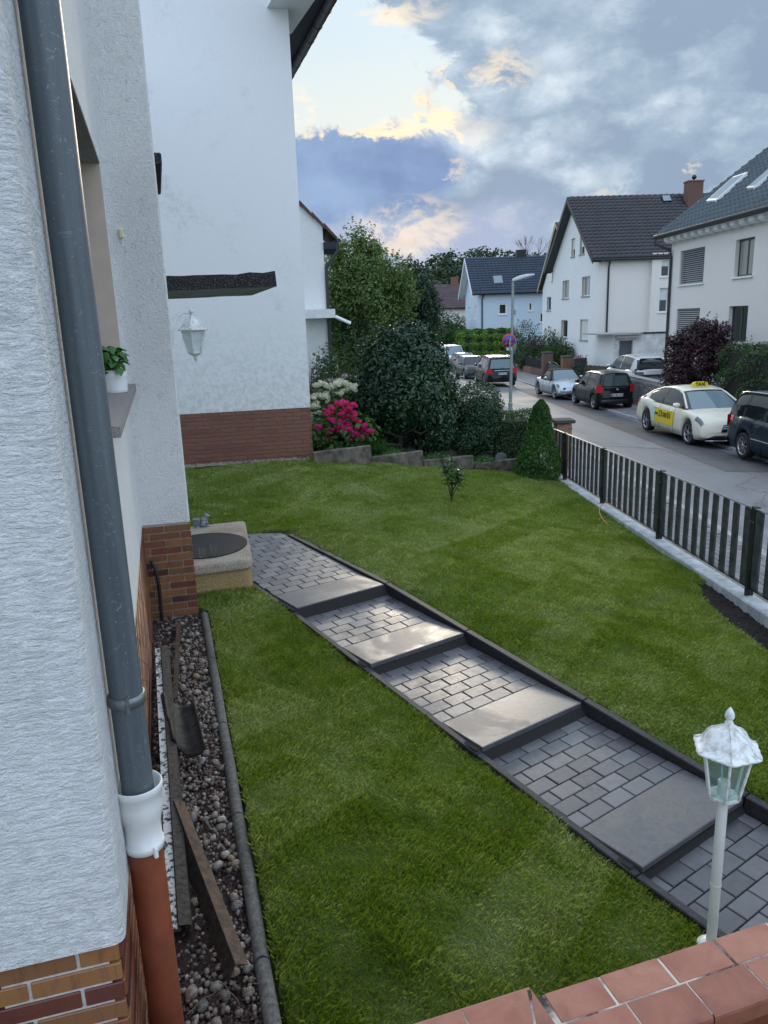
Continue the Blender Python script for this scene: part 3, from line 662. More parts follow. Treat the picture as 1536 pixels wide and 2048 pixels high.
# doorstep block of washed aggregate
m_aggr = two_tone('washed_aggregate', (.17, .12, .075), (.56, .49, .42), 120, .36, .60, .85, .006, dark=((.24, .15, .06), .55))
Pt = [at_z(505, 1118, -2.10), at_z(392, 1132, -2.10), at_z(388, 1052, -2.10), at_z(490, 1041, -2.10)]
pc = sum(Pt) / 4; da = R(90 - 84 + 6) 
step = thing('doorstep', 'pale washed aggregate doorstep block with rounded slab top beside the brick pier', 'doorstep', (float(pc[0]), float(pc[1]), -2.42))
def rounded(poly, r, n=6):
    out = []; N_ = len(poly)
    for i in range(N_):
        p = np.array(poly[i][:2], float); a = np.array(poly[i - 1][:2], float); c = np.array(poly[(i + 1) % N_][:2], float)
        da_ = (a - p) / np.linalg.norm(a - p); dc = (c - p) / np.linalg.norm(c - p)
        for k in range(n + 1):
            f_ = k / n; q = (p + da_ * r) * (1 - f_) ** 2 + 2 * f_ * (1 - f_) * p + (p + dc * r) * f_ ** 2; out.append((float(q[0]), float(q[1])))
    return out
loc2 = [tuple((p_ - pc)[:2]) for p_ in Pt]
ax = np.array(loc2[0]) - np.array(loc2[1]); ax /= np.linalg.norm(ax)
loc2[1] = tuple(np.array(loc2[1]) - ax * .45); loc2[2] = tuple(np.array(loc2[2]) - ax * .45)
loc2 = loc2[::-1]
if np.cross(np.array(loc2[1]) - np.array(loc2[0]), np.array(loc2[2]) - np.array(loc2[1])) < 0: loc2 = loc2[::-1]
top = rounded(loc2, .09); def_shr = lambda P_, k: [(x * k, y * k) for x, y in P_]
b = MB(); n = len(top); V = []
for (k, z) in ((.985, .225), (1.0, .24), (1.0, .295), (.992, .315), (.975, .322)): V += [(x * k, y * k, z) for x, y in top]
Fq = [(j * n + i, j * n + (i + 1) % n, (j + 1) * n + (i + 1) % n, (j + 1) * n + i) for j in range(4) for i in range(n)] + [tuple(range(4 * n, 5 * n)), tuple(reversed(range(n)))]
b.add(V, Fq); b.build('top_slab', m_aggr, step)
b = MB().prism(def_shr(top, .955), -.03, .226); b.build('base', two_tone('ochre_aggregate', (.20, .12, .04), (.52, .38, .19), 130, .36, .60, .85, .008), step)
# doormat
m_mat, t_, b_, o_ = M_('rubber_doormat'); P = opos(t_)
bt = t_.new('ShaderNodeTexBrick'); t_.l.new(P, bt.inputs[0]); bt.inputs['Scale'].default_value = 34; bt.inputs['Color1'].default_value = (.035, .034, .035, 1); bt.inputs['Color2'].default_value = (.05, .046, .045, 1); bt.inputs['Mortar'].default_value = (.008, .008, .009, 1); bt.inputs['Mortar Size'].default_value = .14
t_.l.new(bt.outputs[0], b_.inputs['Base Color']); b_.inputs['Roughness'].default_value = .75; bump(t_, b_, bt.outputs[1], -.006)
mc = at_z(412, 1090, -2.09); er = at_z(494, 1082, -2.09)
A_ = float(np.linalg.norm(er - mc)); B_ = float(np.linalg.norm(at_z(440, 1061, -2.09) - at_z(440, 1109, -2.09))) / 2
mat = MB(); el = [(A_ * math.cos(2 * math.pi * k / 48), B_ * math.sin(2 * math.pi * k / 48)) for k in range(48)]
mat.prism(el, 0, .010); mo = mat.build('doormat', m_mat); mo.location = (mc[0], mc[1], -2.0965); mo.rotation_euler = (0, 0, math.atan2((er - mc)[1], (er - mc)[0]))
tag(mo, 'dark oval ribbed doormat lying on the aggregate doorstep', 'doormat')
# ================================================================== gravel bed along the facade
m_gsoil = two_tone('crushed_lava', (.020, .013, .012), (.10, .055, .05), 95, .35, .75, .95, .02, dark=((.02, .017, .014), .6), bscale=70)
m_lava = leaf_mat('lava_grit', (.035, .02, .018), (.12, .075, .068), (.3, .26, .23), .9, 0.0, 3)
m_peb, t_, b_, o_ = M_('river_pebble'); ri = t_.new('ShaderNodeObjectInfo').outputs['Random']; P = opos(t_)
c = t_.ramp(ri, [(0, (.05, .05, .05)), (.2, (.13, .11, .09)), (.35, (.22, .14, .075)), (.5, (.08, .075, .07)), (.62, (.28, .25, .22)), (.75, (.17, .09, .07)), (.87, (.38, .35, .31)), (1, (.10, .085, .07))])
n = t_.noise(P, 3.5, 5, .6, 1.5); c = t_.mix(t_.math('MULTIPLY', t_.smooth(n, .50, .58), .45), c, (.46, .44, .41)); c = t_.mix(t_.math('MULTIPLY', t_.smooth(t_.noise(wpos(t_), 60, 4, .6), .52, .62), .55), c, (.045, .035, .03))
t_.l.new(c, b_.inputs['Base Color']); b_.inputs['Roughness'].default_value = .55; bump(t_, b_, t_.noise(wpos(t_), 220, 4, .6), .002)
sx = np.linspace(S_C1 - 1.2, S_P + .02, 150); ox = np.linspace(-.02, .40, 20); SX, OX = np.meshgrid(sx, ox)
BX = F0[0] + fd[0] * SX + fn[0] * OX; BY = F0[1] + fd[1] * SX + fn[1] * OX
BZ = -2.405 + .012 * rng.standard_normal(BX.shape) + .02 * np.sin(SX * 4) * np.sin(OX * 9)
bed = tag(grid_obj('gravel_bed', BX, BY, BZ, m_gsoil), kind='structure')
n = 16000; s_ = rng.uniform(S_C1 - .6, S_P, n); o__ = rng.uniform(0, .40, n); C_ = np.stack([F0[0] + fd[0] * s_ + fn[0] * o__, F0[1] + fd[1] * s_ + fn[1] * o__, -2.40 + rng.uniform(-.008, .014, n)], -1)
tet = np.array([[1, 0, -.5], [-.5, .87, -.5], [-.5, -.87, -.5], [0, 0, 1.0]]); V = C_[:, None] + (tet[None] + rng.normal(0, .35, (n, 4, 3))) * rng.uniform(.003, .008, (n, 1, 1))
i = np.arange(n)[:, None] * 4; Fg = np.concatenate([i + np.array([[0, 1, 3]]), i + np.array([[1, 2, 3]]), i + np.array([[2, 0, 3]])])
o = np_mesh('grit', V.reshape(-1, 3), Fg, m_lava, bed, np.repeat(rng.random(n), 4)); tag(o, kind='stuff')
peb = []
for k in range(7):
    bm = bmesh.new(); bmesh.ops.create_icosphere(bm, subdivisions=2, radius=1.0); sc = (1, random.uniform(.65, .95), random.uniform(.45, .75)); ph = [random.uniform(0, 6) for _ in range(6)]
    for v in bm.verts:
        f_ = 1 + .10 * math.sin(v.co.x * 2.2 + ph[0]) * math.sin(v.co.y * 2 + ph[1]) + .06 * math.sin(v.co.z * 4 + ph[2] + v.co.x * 3); v.co = Vector((v.co.x * sc[0] * f_, v.co.y * sc[1] * f_, v.co.z * sc[2] * f_))
    me = bpy.data.meshes.new('pebble'); bm.to_mesh(me); bm.free(); me.materials.append(m_peb)
    for p_ in me.polygons: p_.use_smooth = True
    peb.append(me)
placed = []
def dens(s, o): # more pebbles in the middle stretch
    t_ = (S_P - s)
    return .25 if t_ < .55 else (.95 if t_ < 2.6 else (.8 if t_ < 3.3 else .6))
tries = 0
while len(placed) < 298 and tries < 60000:
    tries += 1; s = random.uniform(S_C1 - .1, S_P - .1); o__ = random.uniform(.04, .385)
    if random.random() > dens(s, o__): continue
    if s > S_P - 2.2 and o__ < .10: continue
    r = random.choice([.010, .013, .016, .020, .024, .030]) * random.uniform(.85, 1.15) * (1.15 if s < S_C2 + 1.3 else 1)
    if any((s - a) ** 2 + (o__ - b_) ** 2 < (.80 * (r + c_)) ** 2 for a, b_, c_ in placed): continue
    placed.append((s, o__, r)); p_ = fac(s, o__, -2.395 + r * random.uniform(.25, .7))
    q = new_obj('pebble', random.choice(peb), bed); q.location = p_; q.scale = (r, r, r); q.rotation_euler = (random.uniform(-.4, .4), random.uniform(-.4, .4), random.uniform(0, 6.3))
# small stones packed between the pebbles, too many to pick apart
Vp, Fp, Ap = [], [], []; bm = bmesh.new(); bmesh.ops.create_icosphere(bm, subdivisions=1, radius=1.0); bm.verts.ensure_lookup_table(); iv = np.array([v.co[:] for v in bm.verts]); if_ = np.array([[v.index for v in f.verts] for f in bm.faces]); bm.free()
n = 3600; s_ = rng.uniform(S_C1 - .2, S_P - .05, n); o__ = rng.uniform(.02, .395, n); kk = rng.random(n) < np.array([dens(a, b) for a, b in zip(s_, o__)]) + .1; s_, o__ = s_[kk], o__[kk]; n = len(s_)
r_ = rng.uniform(.006, .015, (n, 1, 1)); sc_ = rng.uniform(.6, 1.2, (n, 1, 3)); C_ = np.stack([F0[0] + fd[0] * s_ + fn[0] * o__, F0[1] + fd[1] * s_ + fn[1] * o__, -2.395 + rng.uniform(-.002, .012, n)], -1)
V = (C_[:, None] + iv[None] * r_ * sc_).reshape(-1, 3); Fq = (np.arange(n)[:, None, None] * len(iv) + if_[None]).reshape(-1, 3)
tag(np_mesh('small_stones', V, Fq, leaf_mat('small_stone', (.07, .055, .045), (.24, .19, .15), (.42, .38, .33), .7, 0.0, 6), bed, np.repeat(rng.random(n), len(iv)), smooth=True), kind='stuff')
# rounded concrete edging
m_edge = two_tone('weathered_edging', (.065, .062, .056), (.18, .175, .16), 45, .35, .7, .9, .004, dark=((.045, .045, .04), .6))
ed = thing('bed_edging', 'weathered rounded concrete edging between the pebble bed and the lawn', 'edging', tuple(fac(S_P, .43, -2.42)))
edl = np.array(ed.location); joints = [S_P - .05, S_P - 1.02, S_P - 2.02, S_P - 2.96, S_P - 3.9, S_P - 4.9]
for a, b in zip(joints[:-1], joints[1:]):
    P0, P1 = fac(a - .006, .425, -2.385) - edl, fac(b + .006, .425, -2.385) - edl
    MB().tube([P0, P0 + (P1 - P0) * .5 + np.array([.003, .002, .002]), P1], .031, 14).build('edging_stone', m_edge, ed)
# loose metal profiles lying in the bed
m_peel = two_tone('peeling_white_metal', (.03, .028, .026), (.62, .62, .60), 34, .43, .50, .7, .003)
m_rustd = two_tone('dirty_dark_metal', (.012, .011, .010), (.075, .062, .052), 40, .35, .7, .8, .004)
m_rust = two_tone('rusty_brown_metal', (.035, .022, .016), (.13, .075, .048), 26, .35, .7, .8, .003, dark=((.02, .015, .012), .6))
def profile(name, A, B, sect, mats, label, cat, idx):
    """sect: open cross-section polyline [(side, up)], swept from A to B with 3 mm wall"""
    A, B = Vector(A), Vector(B); d = (B - A).normalized(); side = Vector((0, 0, 1)).cross(d).normalized() * -1; up = side.cross(d).normalized()
    if up.z < 0: up = -up
    root = thing(name, label, cat, tuple(A))
    for k in range(len(sect) - 1):
        (a0, u0), (a1, u1) = sect[k], sect[k + 1]; n = Vector((-(u1 - u0), (a1 - a0))).normalized() * .003
        q = [(a0, u0), (a1, u1), (a1 + n.x, u1 + n.y), (a0 + n.x, u0 + n.y)]
        V = [side * x + up * y for x, y in q] + [side * x + up * y + (B - A) for x, y in q]
        o = MB().add(V, [(0, 1, 2, 3), (7, 6, 5, 4), (0, 4, 5, 1), (1, 5, 6, 2), (2, 6, 7, 3), (3, 7, 4, 0)]).build('flange', mats[idx[k]], root)
    return root
profile('metal_profile', fac(S_P - 1.15, .085, -2.20), fac(S_C2 + .42, .125, -2.335), [(.045, -.02), (.04, .024), (.004, .026), (-.002, .040), (-.05, .030), (-.054, -.02)], [m_peel, m_rustd],
        'long metal profile with peeling white paint leaning in the bed against the brick plinth', 'metal profile', [1, 0, 1, 1, 1])
A = at_z(350, 1610, -2.28); B = at_z(474, 1940, -2.33)
profile('angle_iron', A, B, [(.040, -.045), (.004, .03), (-.046, .004)], [m_rust, m_rustd], 'rusty brown angle iron lying diagonally in the pebble bed', 'angle iron', [1, 0])
A = at_z(357, 1245, -2.33); B = at_z(350, 1400, -2.33)
profile('thin_strip', A, B, [(-.012, -.03), (-.01, .015), (.014, .012)], [m_rust, m_rustd], 'thin rusty metal strip lying between the pebbles near the brick pier', 'metal strip', [1, 0])
# old interlocking roof tile
m_tile_old = two_tone('old_black_tile', (.012, .012, .013), (.06, .055, .048), 22, .4, .75, .75, .003, dark=((.10, .075, .045), .4))
tl = at_z(322, 1408, -2.27); bl_ = at_z(345, 1545, -2.27); tr_ = at_z(405, 1425, -2.27); U = tr_ - tl; Vv = bl_ - tl; U = U / np.linalg.norm(U) * .26; Vv = Vv / np.linalg.norm(Vv) * .52
nu, nv = 26, 14; V = []; Fq = []
for side_ in (0, 1):
    for j in range(nv + 1):
        for i in range(nu + 1):
            u, v = i / nu, j / nv
            h = .045 * math.exp(-((u - .12) / .10) ** 2) - .028 * math.exp(-((u - .55) / .22) ** 2) + .03 * math.exp(-((u - 1.0) / .08) ** 2)
            uu = u + (.05 * (1 if v > .62 else 0) * (1 if u < .2 else 0)); vv = v + (.06 * math.sin(math.pi * u) if v == 1 else 0)
            P_ = U * uu + Vv * vv + np.array([0, 0, h + .045 - .014 * side_ - .03 * v]); V.append(P_)
W_ = nu + 1; off = W_ * (nv + 1)
for j in range(nv):
    for i in range(nu):
        a = j * W_ + i; Fq += [(a, a + 1, a + W_ + 1, a + W_), (off + a, off + a + W_, off + a + W_ + 1, off + a + 1)]
rim = [i for i in range(nu)] ; 
for i in range(nu): Fq += [(i, off + i, off + i + 1, i + 1), (nv * W_ + i, nv * W_ + i + 1, off + nv * W_ + i + 1, off + nv * W_ + i)]
for j in range(nv): Fq += [(j * W_, (j + 1) * W_, off + (j + 1) * W_, off + j * W_), (j * W_ + nu, off + j * W_ + nu, off + (j + 1) * W_ + nu, (j + 1) * W_ + nu)]
o = raw('roof_tile', V, Fq, m_tile_old, smooth=True); o.location = tl; tag(o, 'old black interlocking roof tile lying on the pebbles of the bed', 'roof tile')
# dry twigs among the stones
m_twig = simple('dry_twig', (.16, .11, .07), .9)
tw = MB(); rt = random.Random(9)
for k in range(46):
    s, o__ = rt.uniform(S_C1 - .1, S_P - .8), rt.uniform(.06, .4); p_ = Vector(fac(s, o__, -2.37)); pts = [p_]; a = rt.uniform(0, 6.28)
    for q in range(4): a += rt.uniform(-.7, .7); pts.append(pts[-1] + Vector((math.cos(a), math.sin(a), rt.uniform(-.25, .35))) * rt.uniform(.015, .045))
    tw.tube(pts, [.0022, .002, .0017, .0013, .0008], 5)
tag(tw.build('twigs', m_twig), 'dry twigs and roots scattered over the pebble bed', 'twigs', kind='stuff')
# grey conduit at the pier
a = fac(S_P - .05, .05); cd = MB(); pts = [fac(S_P - .03, .045, -1.86), fac(S_P - .05, .075, -1.95), fac(S_P - .045, .085, -2.1), fac(S_P - .05, .08, -2.42)]
tag(cd.tube(pts, .014, 10).build('conduit', m_dark), 'thin dark conduit rising beside the brick pier', 'conduit')

# ================================================================== drainpipe
def zpx(px, py, x, y): d = ray(px, py); return float(d[2] * math.hypot(x, y) / math.hypot(d[0], d[1]))
DX, DY = -.757, 2.02
dp = thing('drainpipe', 'grey blue drainpipe with white coupling and terracotta foot at the near plaster corner', 'drainpipe', (DX, DY, -2.42))
zb = lambda px, py: zpx(px, py, DX, DY) + 2.42
z_cup, z_cub, z_br = zb(270, 1575), zb(280, 1692), zb(250, 1396)
PRD = .0465
MB().tube([(0, 0, z_cup - .05), (0, 0, z_cup + 1), (0, 0, 6.2)], PRD, 32).build('upper_pipe', m_pipe, dp)
MB().lathe([(.050, z_cub - .004), (.0575, z_cub - .002), (.0585, z_cub + .012), (.0575, z_cub + .02), (.054, z_cub + .022), (.0535, z_cub + .075), (.058, z_cub + .10), (.0655, z_cub + .125), (.0675, z_cub + .15), (.0675, z_cup - .012), (.071, z_cup - .008), (.0715, z_cup + .012), (.069, z_cup + .016), (.0655, z_cup + .012), (.060, z_cup - .01), (.05, z_cup - .02)], seg=40).build('coupling', m_pipe_white, dp)
o = MB().box((0, 0, 0), (.014, .012, .035), bev=.003).build('clip', m_pipe_white, dp); o.location = (.045, -.043, z_cub + .004); o.rotation_euler = (0, 0, -.8)
MB().tube([(0, 0, -.1), (0, 0, z_cub + .02)], .0515, 32).build('lower_pipe', m_pipe_red, dp)
br = MB().lathe([(PRD + .001, z_br - .016), (PRD + .0055, z_br - .015), (PRD + .0055, z_br + .015), (PRD + .001, z_br + .016)], seg=32); bro = br.build('bracket', m_galv, dp)
k = MB().tube([(0, -PRD - .009, z_br - .024), (0, -PRD - .009, z_br + .024)], .0055, 8); ko = k.build('clamp_screw', m_galv, bro); ko.rotation_euler = (0, 0, .35)
w_ = fn * -.095; k = MB().tube([(0, 0, z_br), (w_[0], w_[1], z_br)], .006, 8); k.build('wall_pin', m_galv, bro)
# little cream sensor on the facade
sp = at_plane(213, 467, fac(0, .02), FAZ); snz = z_at_s(213, 467, S_P - .35, .02)
o = MB().box((0, 0, 0), (.03, .045, .065), bev=.006).build('sensor', simple('cream_plastic', (.70, .62, .38), .5)); o.location = fac(S_P - .008, .09, zpx(213, 467, *fac(S_P - .008, .09)[:2])); o.rotation_euler = (0, 0, R(-FAZ))
tag(o, 'small cream coloured sensor box fixed to the plaster of the pier', 'sensor')
cb = MB().tube([(0, 0, -.03), (.004, .0, -.06), (-.002, 0, -.09)], .003, 6).build('cable', m_white, o)

# ================================================================== potted basil
pb = at_z(229, 785, SILL_Z + .004); pot = thing('potted_basil', 'basil plant in a ribbed white pot on the speckled window sill', 'potted plant', tuple(pb))
pot.location.z = SILL_Z + .005; PH = zpx(229, 741, pb[0], pb[1]) - SILL_Z; PRr = 28.0 / F_PX * float(np.dot(pb, np.array(Fv))) 
pr = [(PRr * .90, 0), (PRr * .93, .004)]
for i in range(6): z = PH * (.10 + .085 * i); f_ = .93 + .04 * z / PH; pr += [(PRr * f_, z), (PRr * (f_ + .022), z + PH * .028), (PRr * f_, z + PH * .056)]
pr += [(PRr * 1.0, PH * .66), (PRr * 1.02, PH), (PRr * .97, PH), (PRr * .95, PH * .88), (0, PH * .88)]
MB().lathe(pr, seg=40).build('pot', m_white, pot)
m_basil = leaf_mat('basil_leaf', (.03, .12, .012), (.05, .18, .02), None, .32, .2, 20)
def dome_leaf(L, Wd):
    V = []; nu, nv = 6, 4
    for i in range(nu + 1):
        u = i / nu; w = Wd * math.sin(math.pi * min(u * .92 + .06, 1)) ** .75
        for j in range(nv + 1): v = j / nv * 2 - 1; V.append((u * L, v * w / 2, .30 * L * math.sin(math.pi * u) * (1 - .5 * v * v) - .45 * L * u * u + .018 * L * abs(v)))
    Fq = [(i * (nv + 1) + j, i * (nv + 1) + j + 1, (i + 1) * (nv + 1) + j + 1, (i + 1) * (nv + 1) + j) for i in range(nu) for j in range(nv)]
    me = bpy.data.meshes.new('leaf'); me.from_pydata(V, [], Fq); me.materials.append(m_basil)
    for p_ in me.polygons: p_.use_smooth = True
    return me
bl3 = [dome_leaf(.085, .062), dome_leaf(.07, .052), dome_leaf(.055, .04)]
rb = random.Random(5); stems = MB()
for k in range(70):
    a = rb.uniform(0, 6.28); rr_ = rb.uniform(.01, PRr * .95); z = PH + rb.uniform(-.0, .15) * (1 - .5 * (rr_ / PRr) ** 2)
    q = new_obj('leaf', rb.choice(bl3), pot); q.location = (math.cos(a) * rr_ * .8, math.sin(a) * rr_ * .8, z); q.rotation_euler = (rb.uniform(-.35, .35), rb.uniform(-.5, .45), a + rb.uniform(-.5, .5)); q.scale = (1.0,) * 3
    if k % 4 == 0: stems.tube([(math.cos(a) * rr_ * .3, math.sin(a) * rr_ * .3, PH * .86), (math.cos(a) * rr_ * .8, math.sin(a) * rr_ * .8, z)], .0025, 5)
stems.build('stem', simple('basil_stem', (.10, .2, .04), .6), pot)['kind'] = 'stuff'

# ================================================================== lanterns
m_glass = clearglass('lantern_glass'); m_frost = simple('frosted_glass', (.62, .70, .69), .3); m_bulb = clearglass('bulb_glass', (.9, .92, .9), .05, .10)
m_socket = simple('porcelain', (.75, .76, .74), .3)
def lantern_head(root, z0, h, rb_, rt_, roof_h, rr_, fin_h, roofm, glassm, rz=0.0, bulb=True, off=(0, 0)):
    """hexagonal lantern: glass body z0..z0+h (radius rb_ at the bottom, rt_ at the top), ogee roof, finial"""
    ox, oy = off
    def P(r, z, a): return Vector((ox + r * math.cos(a + rz), oy + r * math.sin(a + rz), z))
    A6 = [k * math.pi / 3 for k in range(6)]
    b = MB()
    b.lathe([(rb_ * .25, z0 - .012), (rb_ * 1.02, z0 - .004), (rb_ * 1.06, z0 + .010), (rb_ * .96, z0 + .012)], (ox, oy, 0), 6, False, rz); b.build('base_ring', roofm, root)
    b = MB(); zz = z0 + h
    for k in range(6):
        a0, a1 = A6[k], A6[(k + 1) % 6]; q = [P(rt_ * 1.03, zz - .012, a0), P(rt_ * 1.03, zz - .012, a1 + (2 * math.pi if a1 < a0 else 0)), P(rt_ * 1.03, zz + .004, a1), P(rt_ * 1.03, zz + .004, a0)]
        b.extrude(q, tuple((Vector((ox, oy, zz)) - (q[0] + q[1]) / 2).normalized() * .008))
    b.build('top_ring', roofm, root)
    for k in range(6):
        MB().tube([P(rb_, z0 + .006, A6[k]), P(rt_, zz, A6[k])], .0062, 5, smooth=False).build('glazing_bar', roofm, root)
        a0, a1 = A6[k], A6[(k + 1) % 6] if k < 5 else 2 * math.pi
        q = [P(rb_ * .985, z0 + .008, a0), P(rb_ * .985, z0 + .008, a1), P(rt_ * .985, zz, a1), P(rt_ * .985, zz, a0)]
        MB().extrude(q, tuple((Vector((ox, oy, z0)) - (q[0] + q[1]) / 2).normalized() * .002)).build('pane', glassm, root)
    seg = 72
    def sc(k, j):
        a = (2 * math.pi * k / seg) % (math.pi / 3) - math.pi / 6; hexf = math.cos(math.pi / 6) / math.cos(a); lobes = 1 + .034 * abs(math.sin(9 * 2 * math.pi * k / seg)) if j in (0, 1, 2) else 1
        return hexf * lobes * 1.03
    pr = [(rr_ * .97, -.006), (rr_, -.001), (rr_ * .99, .005), (rr_ * .90, .06 * roof_h), (rr_ * .77, .17 * roof_h), (rr_ * .68, .33 * roof_h), (rr_ * .60, .52 * roof_h), (rr_ * .47, .68 * roof_h), (rr_ * .30, .79 * roof_h), (rr_ * .18, .89 * roof_h), (rr_ * .13, 1.0 * roof_h), (rr_ * .13, 1.06 * roof_h), (0, 1.06 * roof_h)]
    ro = MB().lathe([(r_, z + zz + .002) for r_, z in pr], (ox, oy, 0), seg, True, rz, sc).build('lantern_roof', roofm, root)
    for q in A6:
        MB().tube([P(r_ * 1.03, z + zz + .003, q) for r_, z in pr[2:10]], .0035, 5).build('roof_rib', roofm, root)
    zt = zz + roof_h * 1.05; f_ = fin_h
    MB().lathe([(.008, zt), (.014, zt + .04 * f_), (.014, zt + .1 * f_), (.010, zt + .16 * f_), (.019, zt + .34 * f_), (.0205, zt + .48 * f_), (.015, zt + .70 * f_), (.007, zt + .88 * f_), (0, zt + f_)], (ox, oy, 0), 18).build('finial', roofm, root)
    if bulb:
        MB().lathe([(.026, z0 + .005), (.026, z0 + .07), (.024, z0 + .075), (.018, z0 + .075)], (ox, oy, 0), 18).build('socket', m_socket, root)
        MB().lathe([(.013, z0 + .07), (.014, z0 + .085), (.022, z0 + .10), (.030, z0 + .125), (.0305, z0 + .14), (.025, z0 + .16), (.012, z0 + .172), (0, z0 + .175)], (ox, oy, 0), 20).build('bulb', m_bulb, root)
LX0, LY0 = 1.42, 2.91
gl = thing('garden_lamp', 'white garden lantern on a tall post with six clear panes beside the paved path', 'lamp', (LX0, LY0, -2.82))
zz = lambda px, py: zpx(px, py, LX0, LY0) + 2.82
z_g0, z_g1, z_r, z_f = zz(1447, 1592), zz(1452, 1497), zz(1457, 1460), zz(1459, 1428)
MB().tube([(0, 0, 0), (0, 0, z_g0 - .01)], .0225, 24).build('pole', simple('white_plastic_pole', (.74, .76, .76), .4, var=.06), gl)
MB().lathe([(.06, 0), (.06, .012), (.035, .03), (.024, .035)], seg=24).build('foot', m_white, gl)
MB().lathe([(.0235, z_g0 - .45), (.0238, z_g0 - .448), (.0238, z_g0 - .444), (.0235, z_g0 - .442)], seg=24).build('pole_joint', m_white, gl)
lantern_head(gl, z_g0, z_g1 - z_g0, .065, .105, .115, .140, .075, m_white_dirty, m_glass, rz=.25)
# wall lantern on the pier
ws, wo_ = S_P + .22, PIER_O + .175; wp = fac(ws, wo_); wl = thing('wall_lantern', 'white hexagonal wall lantern with frosted panes hanging from a curved bracket on the pier', 'lamp', tuple(fac(ws, PIER_O, 0)), R(-FAZ))
zw = lambda py: zpx(384, py, wp[0], wp[1])
z0w, z1w, zrw, ztw = zw(706), zw(660), zw(628), zw(615)
lantern_head(wl, z0w, z1w - z0w, .060, .098, z1w * 0 + .115, .125, .055, m_white_dirty, m_frost, rz=.3, bulb=False, off=(.175, 0))
MB().lathe([(.001, z0w - .075), (.010, z0w - .055), (.016, z0w - .045), (.012, z0w - .035), (.028, z0w - .02), (.050, z0w - .008), (.058, z0w)], (.175, 0, 0), 18).build('drop_finial', m_white_dirty, wl)
zt_ = z1w + .125
MB().tube([(.012, 0, z1w - .03), (.02, 0, z1w + .04), (.06, 0, z1w + .11), (.115, 0, zt_ + .015), (.165, 0, zt_ + .005)], [.011, .010, .009, .008, .008], 8).build('bracket_arm', m_white, wl)
MB().box((.008, 0, z1w - .02), (.016, .07, .19), bev=.005).build('back_plate', m_white, wl)

# ================================================================== things on the doorstep
STZ = -2.098
m_gl2 = clearglass('drinking_glass', (.6, .62, .62), .03, .02, (.96, .98, .98))
for i, (px, py, lab) in enumerate(((428, 1111, 'empty clear tumbler standing on the front of the doorstep, right of the other glass'), (405, 1117, 'empty clear tumbler on the doorstep close to the brick pier'))):
    g0 = at_z(px, py, STZ); rad = .034; h = .105
    o = MB().lathe([(0, .001), (.025, .001), (.0265, .004), (rad, h), (rad - .0022, h), (.0245, .012), (0, .012)], seg=28).build('drinking_glass', m_gl2); o.location = (g0[0], g0[1], STZ)
    tag(o, lab, 'glass', 'glasses left on the doorstep')
m_stone_fig = two_tone('grey_cast_stone', (.12, .14, .15), (.34, .37, .38), 60, .35, .65, .8, .002)
fr0 = at_z(398, 1054, STZ); fg = thing('frog_planter', 'small grey cast stone frog figure carrying an openwork basket on the doorstep', 'figure', (fr0[0] , fr0[1], STZ), .3)
bm = bmesh.new()
def ell(c, r, rot=None, sub=2):
    M = Matrix.Translation(c) @ (rot or Matrix()) @ Matrix.Diagonal((*r, 1)); bmesh.ops.create_icosphere(bm, subdivisions=sub, radius=1, matrix=M)
ell((.055, 0, .065), (.038, .034, .048), Matrix.Rotation(.5, 4, 'Y')); ell((.085, 0, .118), (.030, .028, .022)); ell((.108, 0, .112), (.016, .022, .012))
ell((.078, .018, .140), (.009, .008, .009)); ell((.078, -.018, .140), (.009, .008, .009)); ell((.045, .035, .035), (.036, .016, .024), Matrix.Rotation(-.4, 4, 'Y')); ell((.045, -.035, .035), (.036, .016, .024), Matrix.Rotation(-.4, 4, 'Y'))
ell((.082, .03, .010), (.028, .013, .008)); ell((.082, -.03, .010), (.028, .013, .008)); ell((.088, .022, .05), (.010, .010, .042), Matrix.Rotation(-.25, 4, 'Y')); ell((.088, -.022, .05), (.010, .010, .042), Matrix.Rotation(-.25, 4, 'Y')); ell((.10, 0, .006), (.02, .03, .006))
me = bpy.data.meshes.new('frog_body'); bm.to_mesh(me); bm.free(); me.materials.append(m_stone_fig)
for p_ in me.polygons: p_.use_smooth = True
o = new_obj('frog_body', me, fg); rm = o.modifiers.new('merge', 'REMESH'); rm.mode = 'VOXEL'; rm.voxel_size = .0035; rm.use_smooth_shade = True
bk = MB(); 
for k in range(12):
    a = k * math.pi / 6; b_a = a + .6
    for s_ in (1, -1): bk.tube([(-.02 + .034 * math.cos(a + s_ * t * .9), .034 * math.sin(a + s_ * t * .9), .005 + .085 * t) for t in (0, .33, .66, 1)], .0035, 5)
bk.lathe([(.038, .083), (.043, .088), (.043, .096), (.036, .096), (.034, .088)], (-.02, 0, 0), 24); bk.lathe([(.0, 0), (.038, 0), (.038, .01), (0, .012)], (-.02, 0, 0), 24)
bk.build('basket', m_stone_fig, fg)['kind'] = 'stuff'

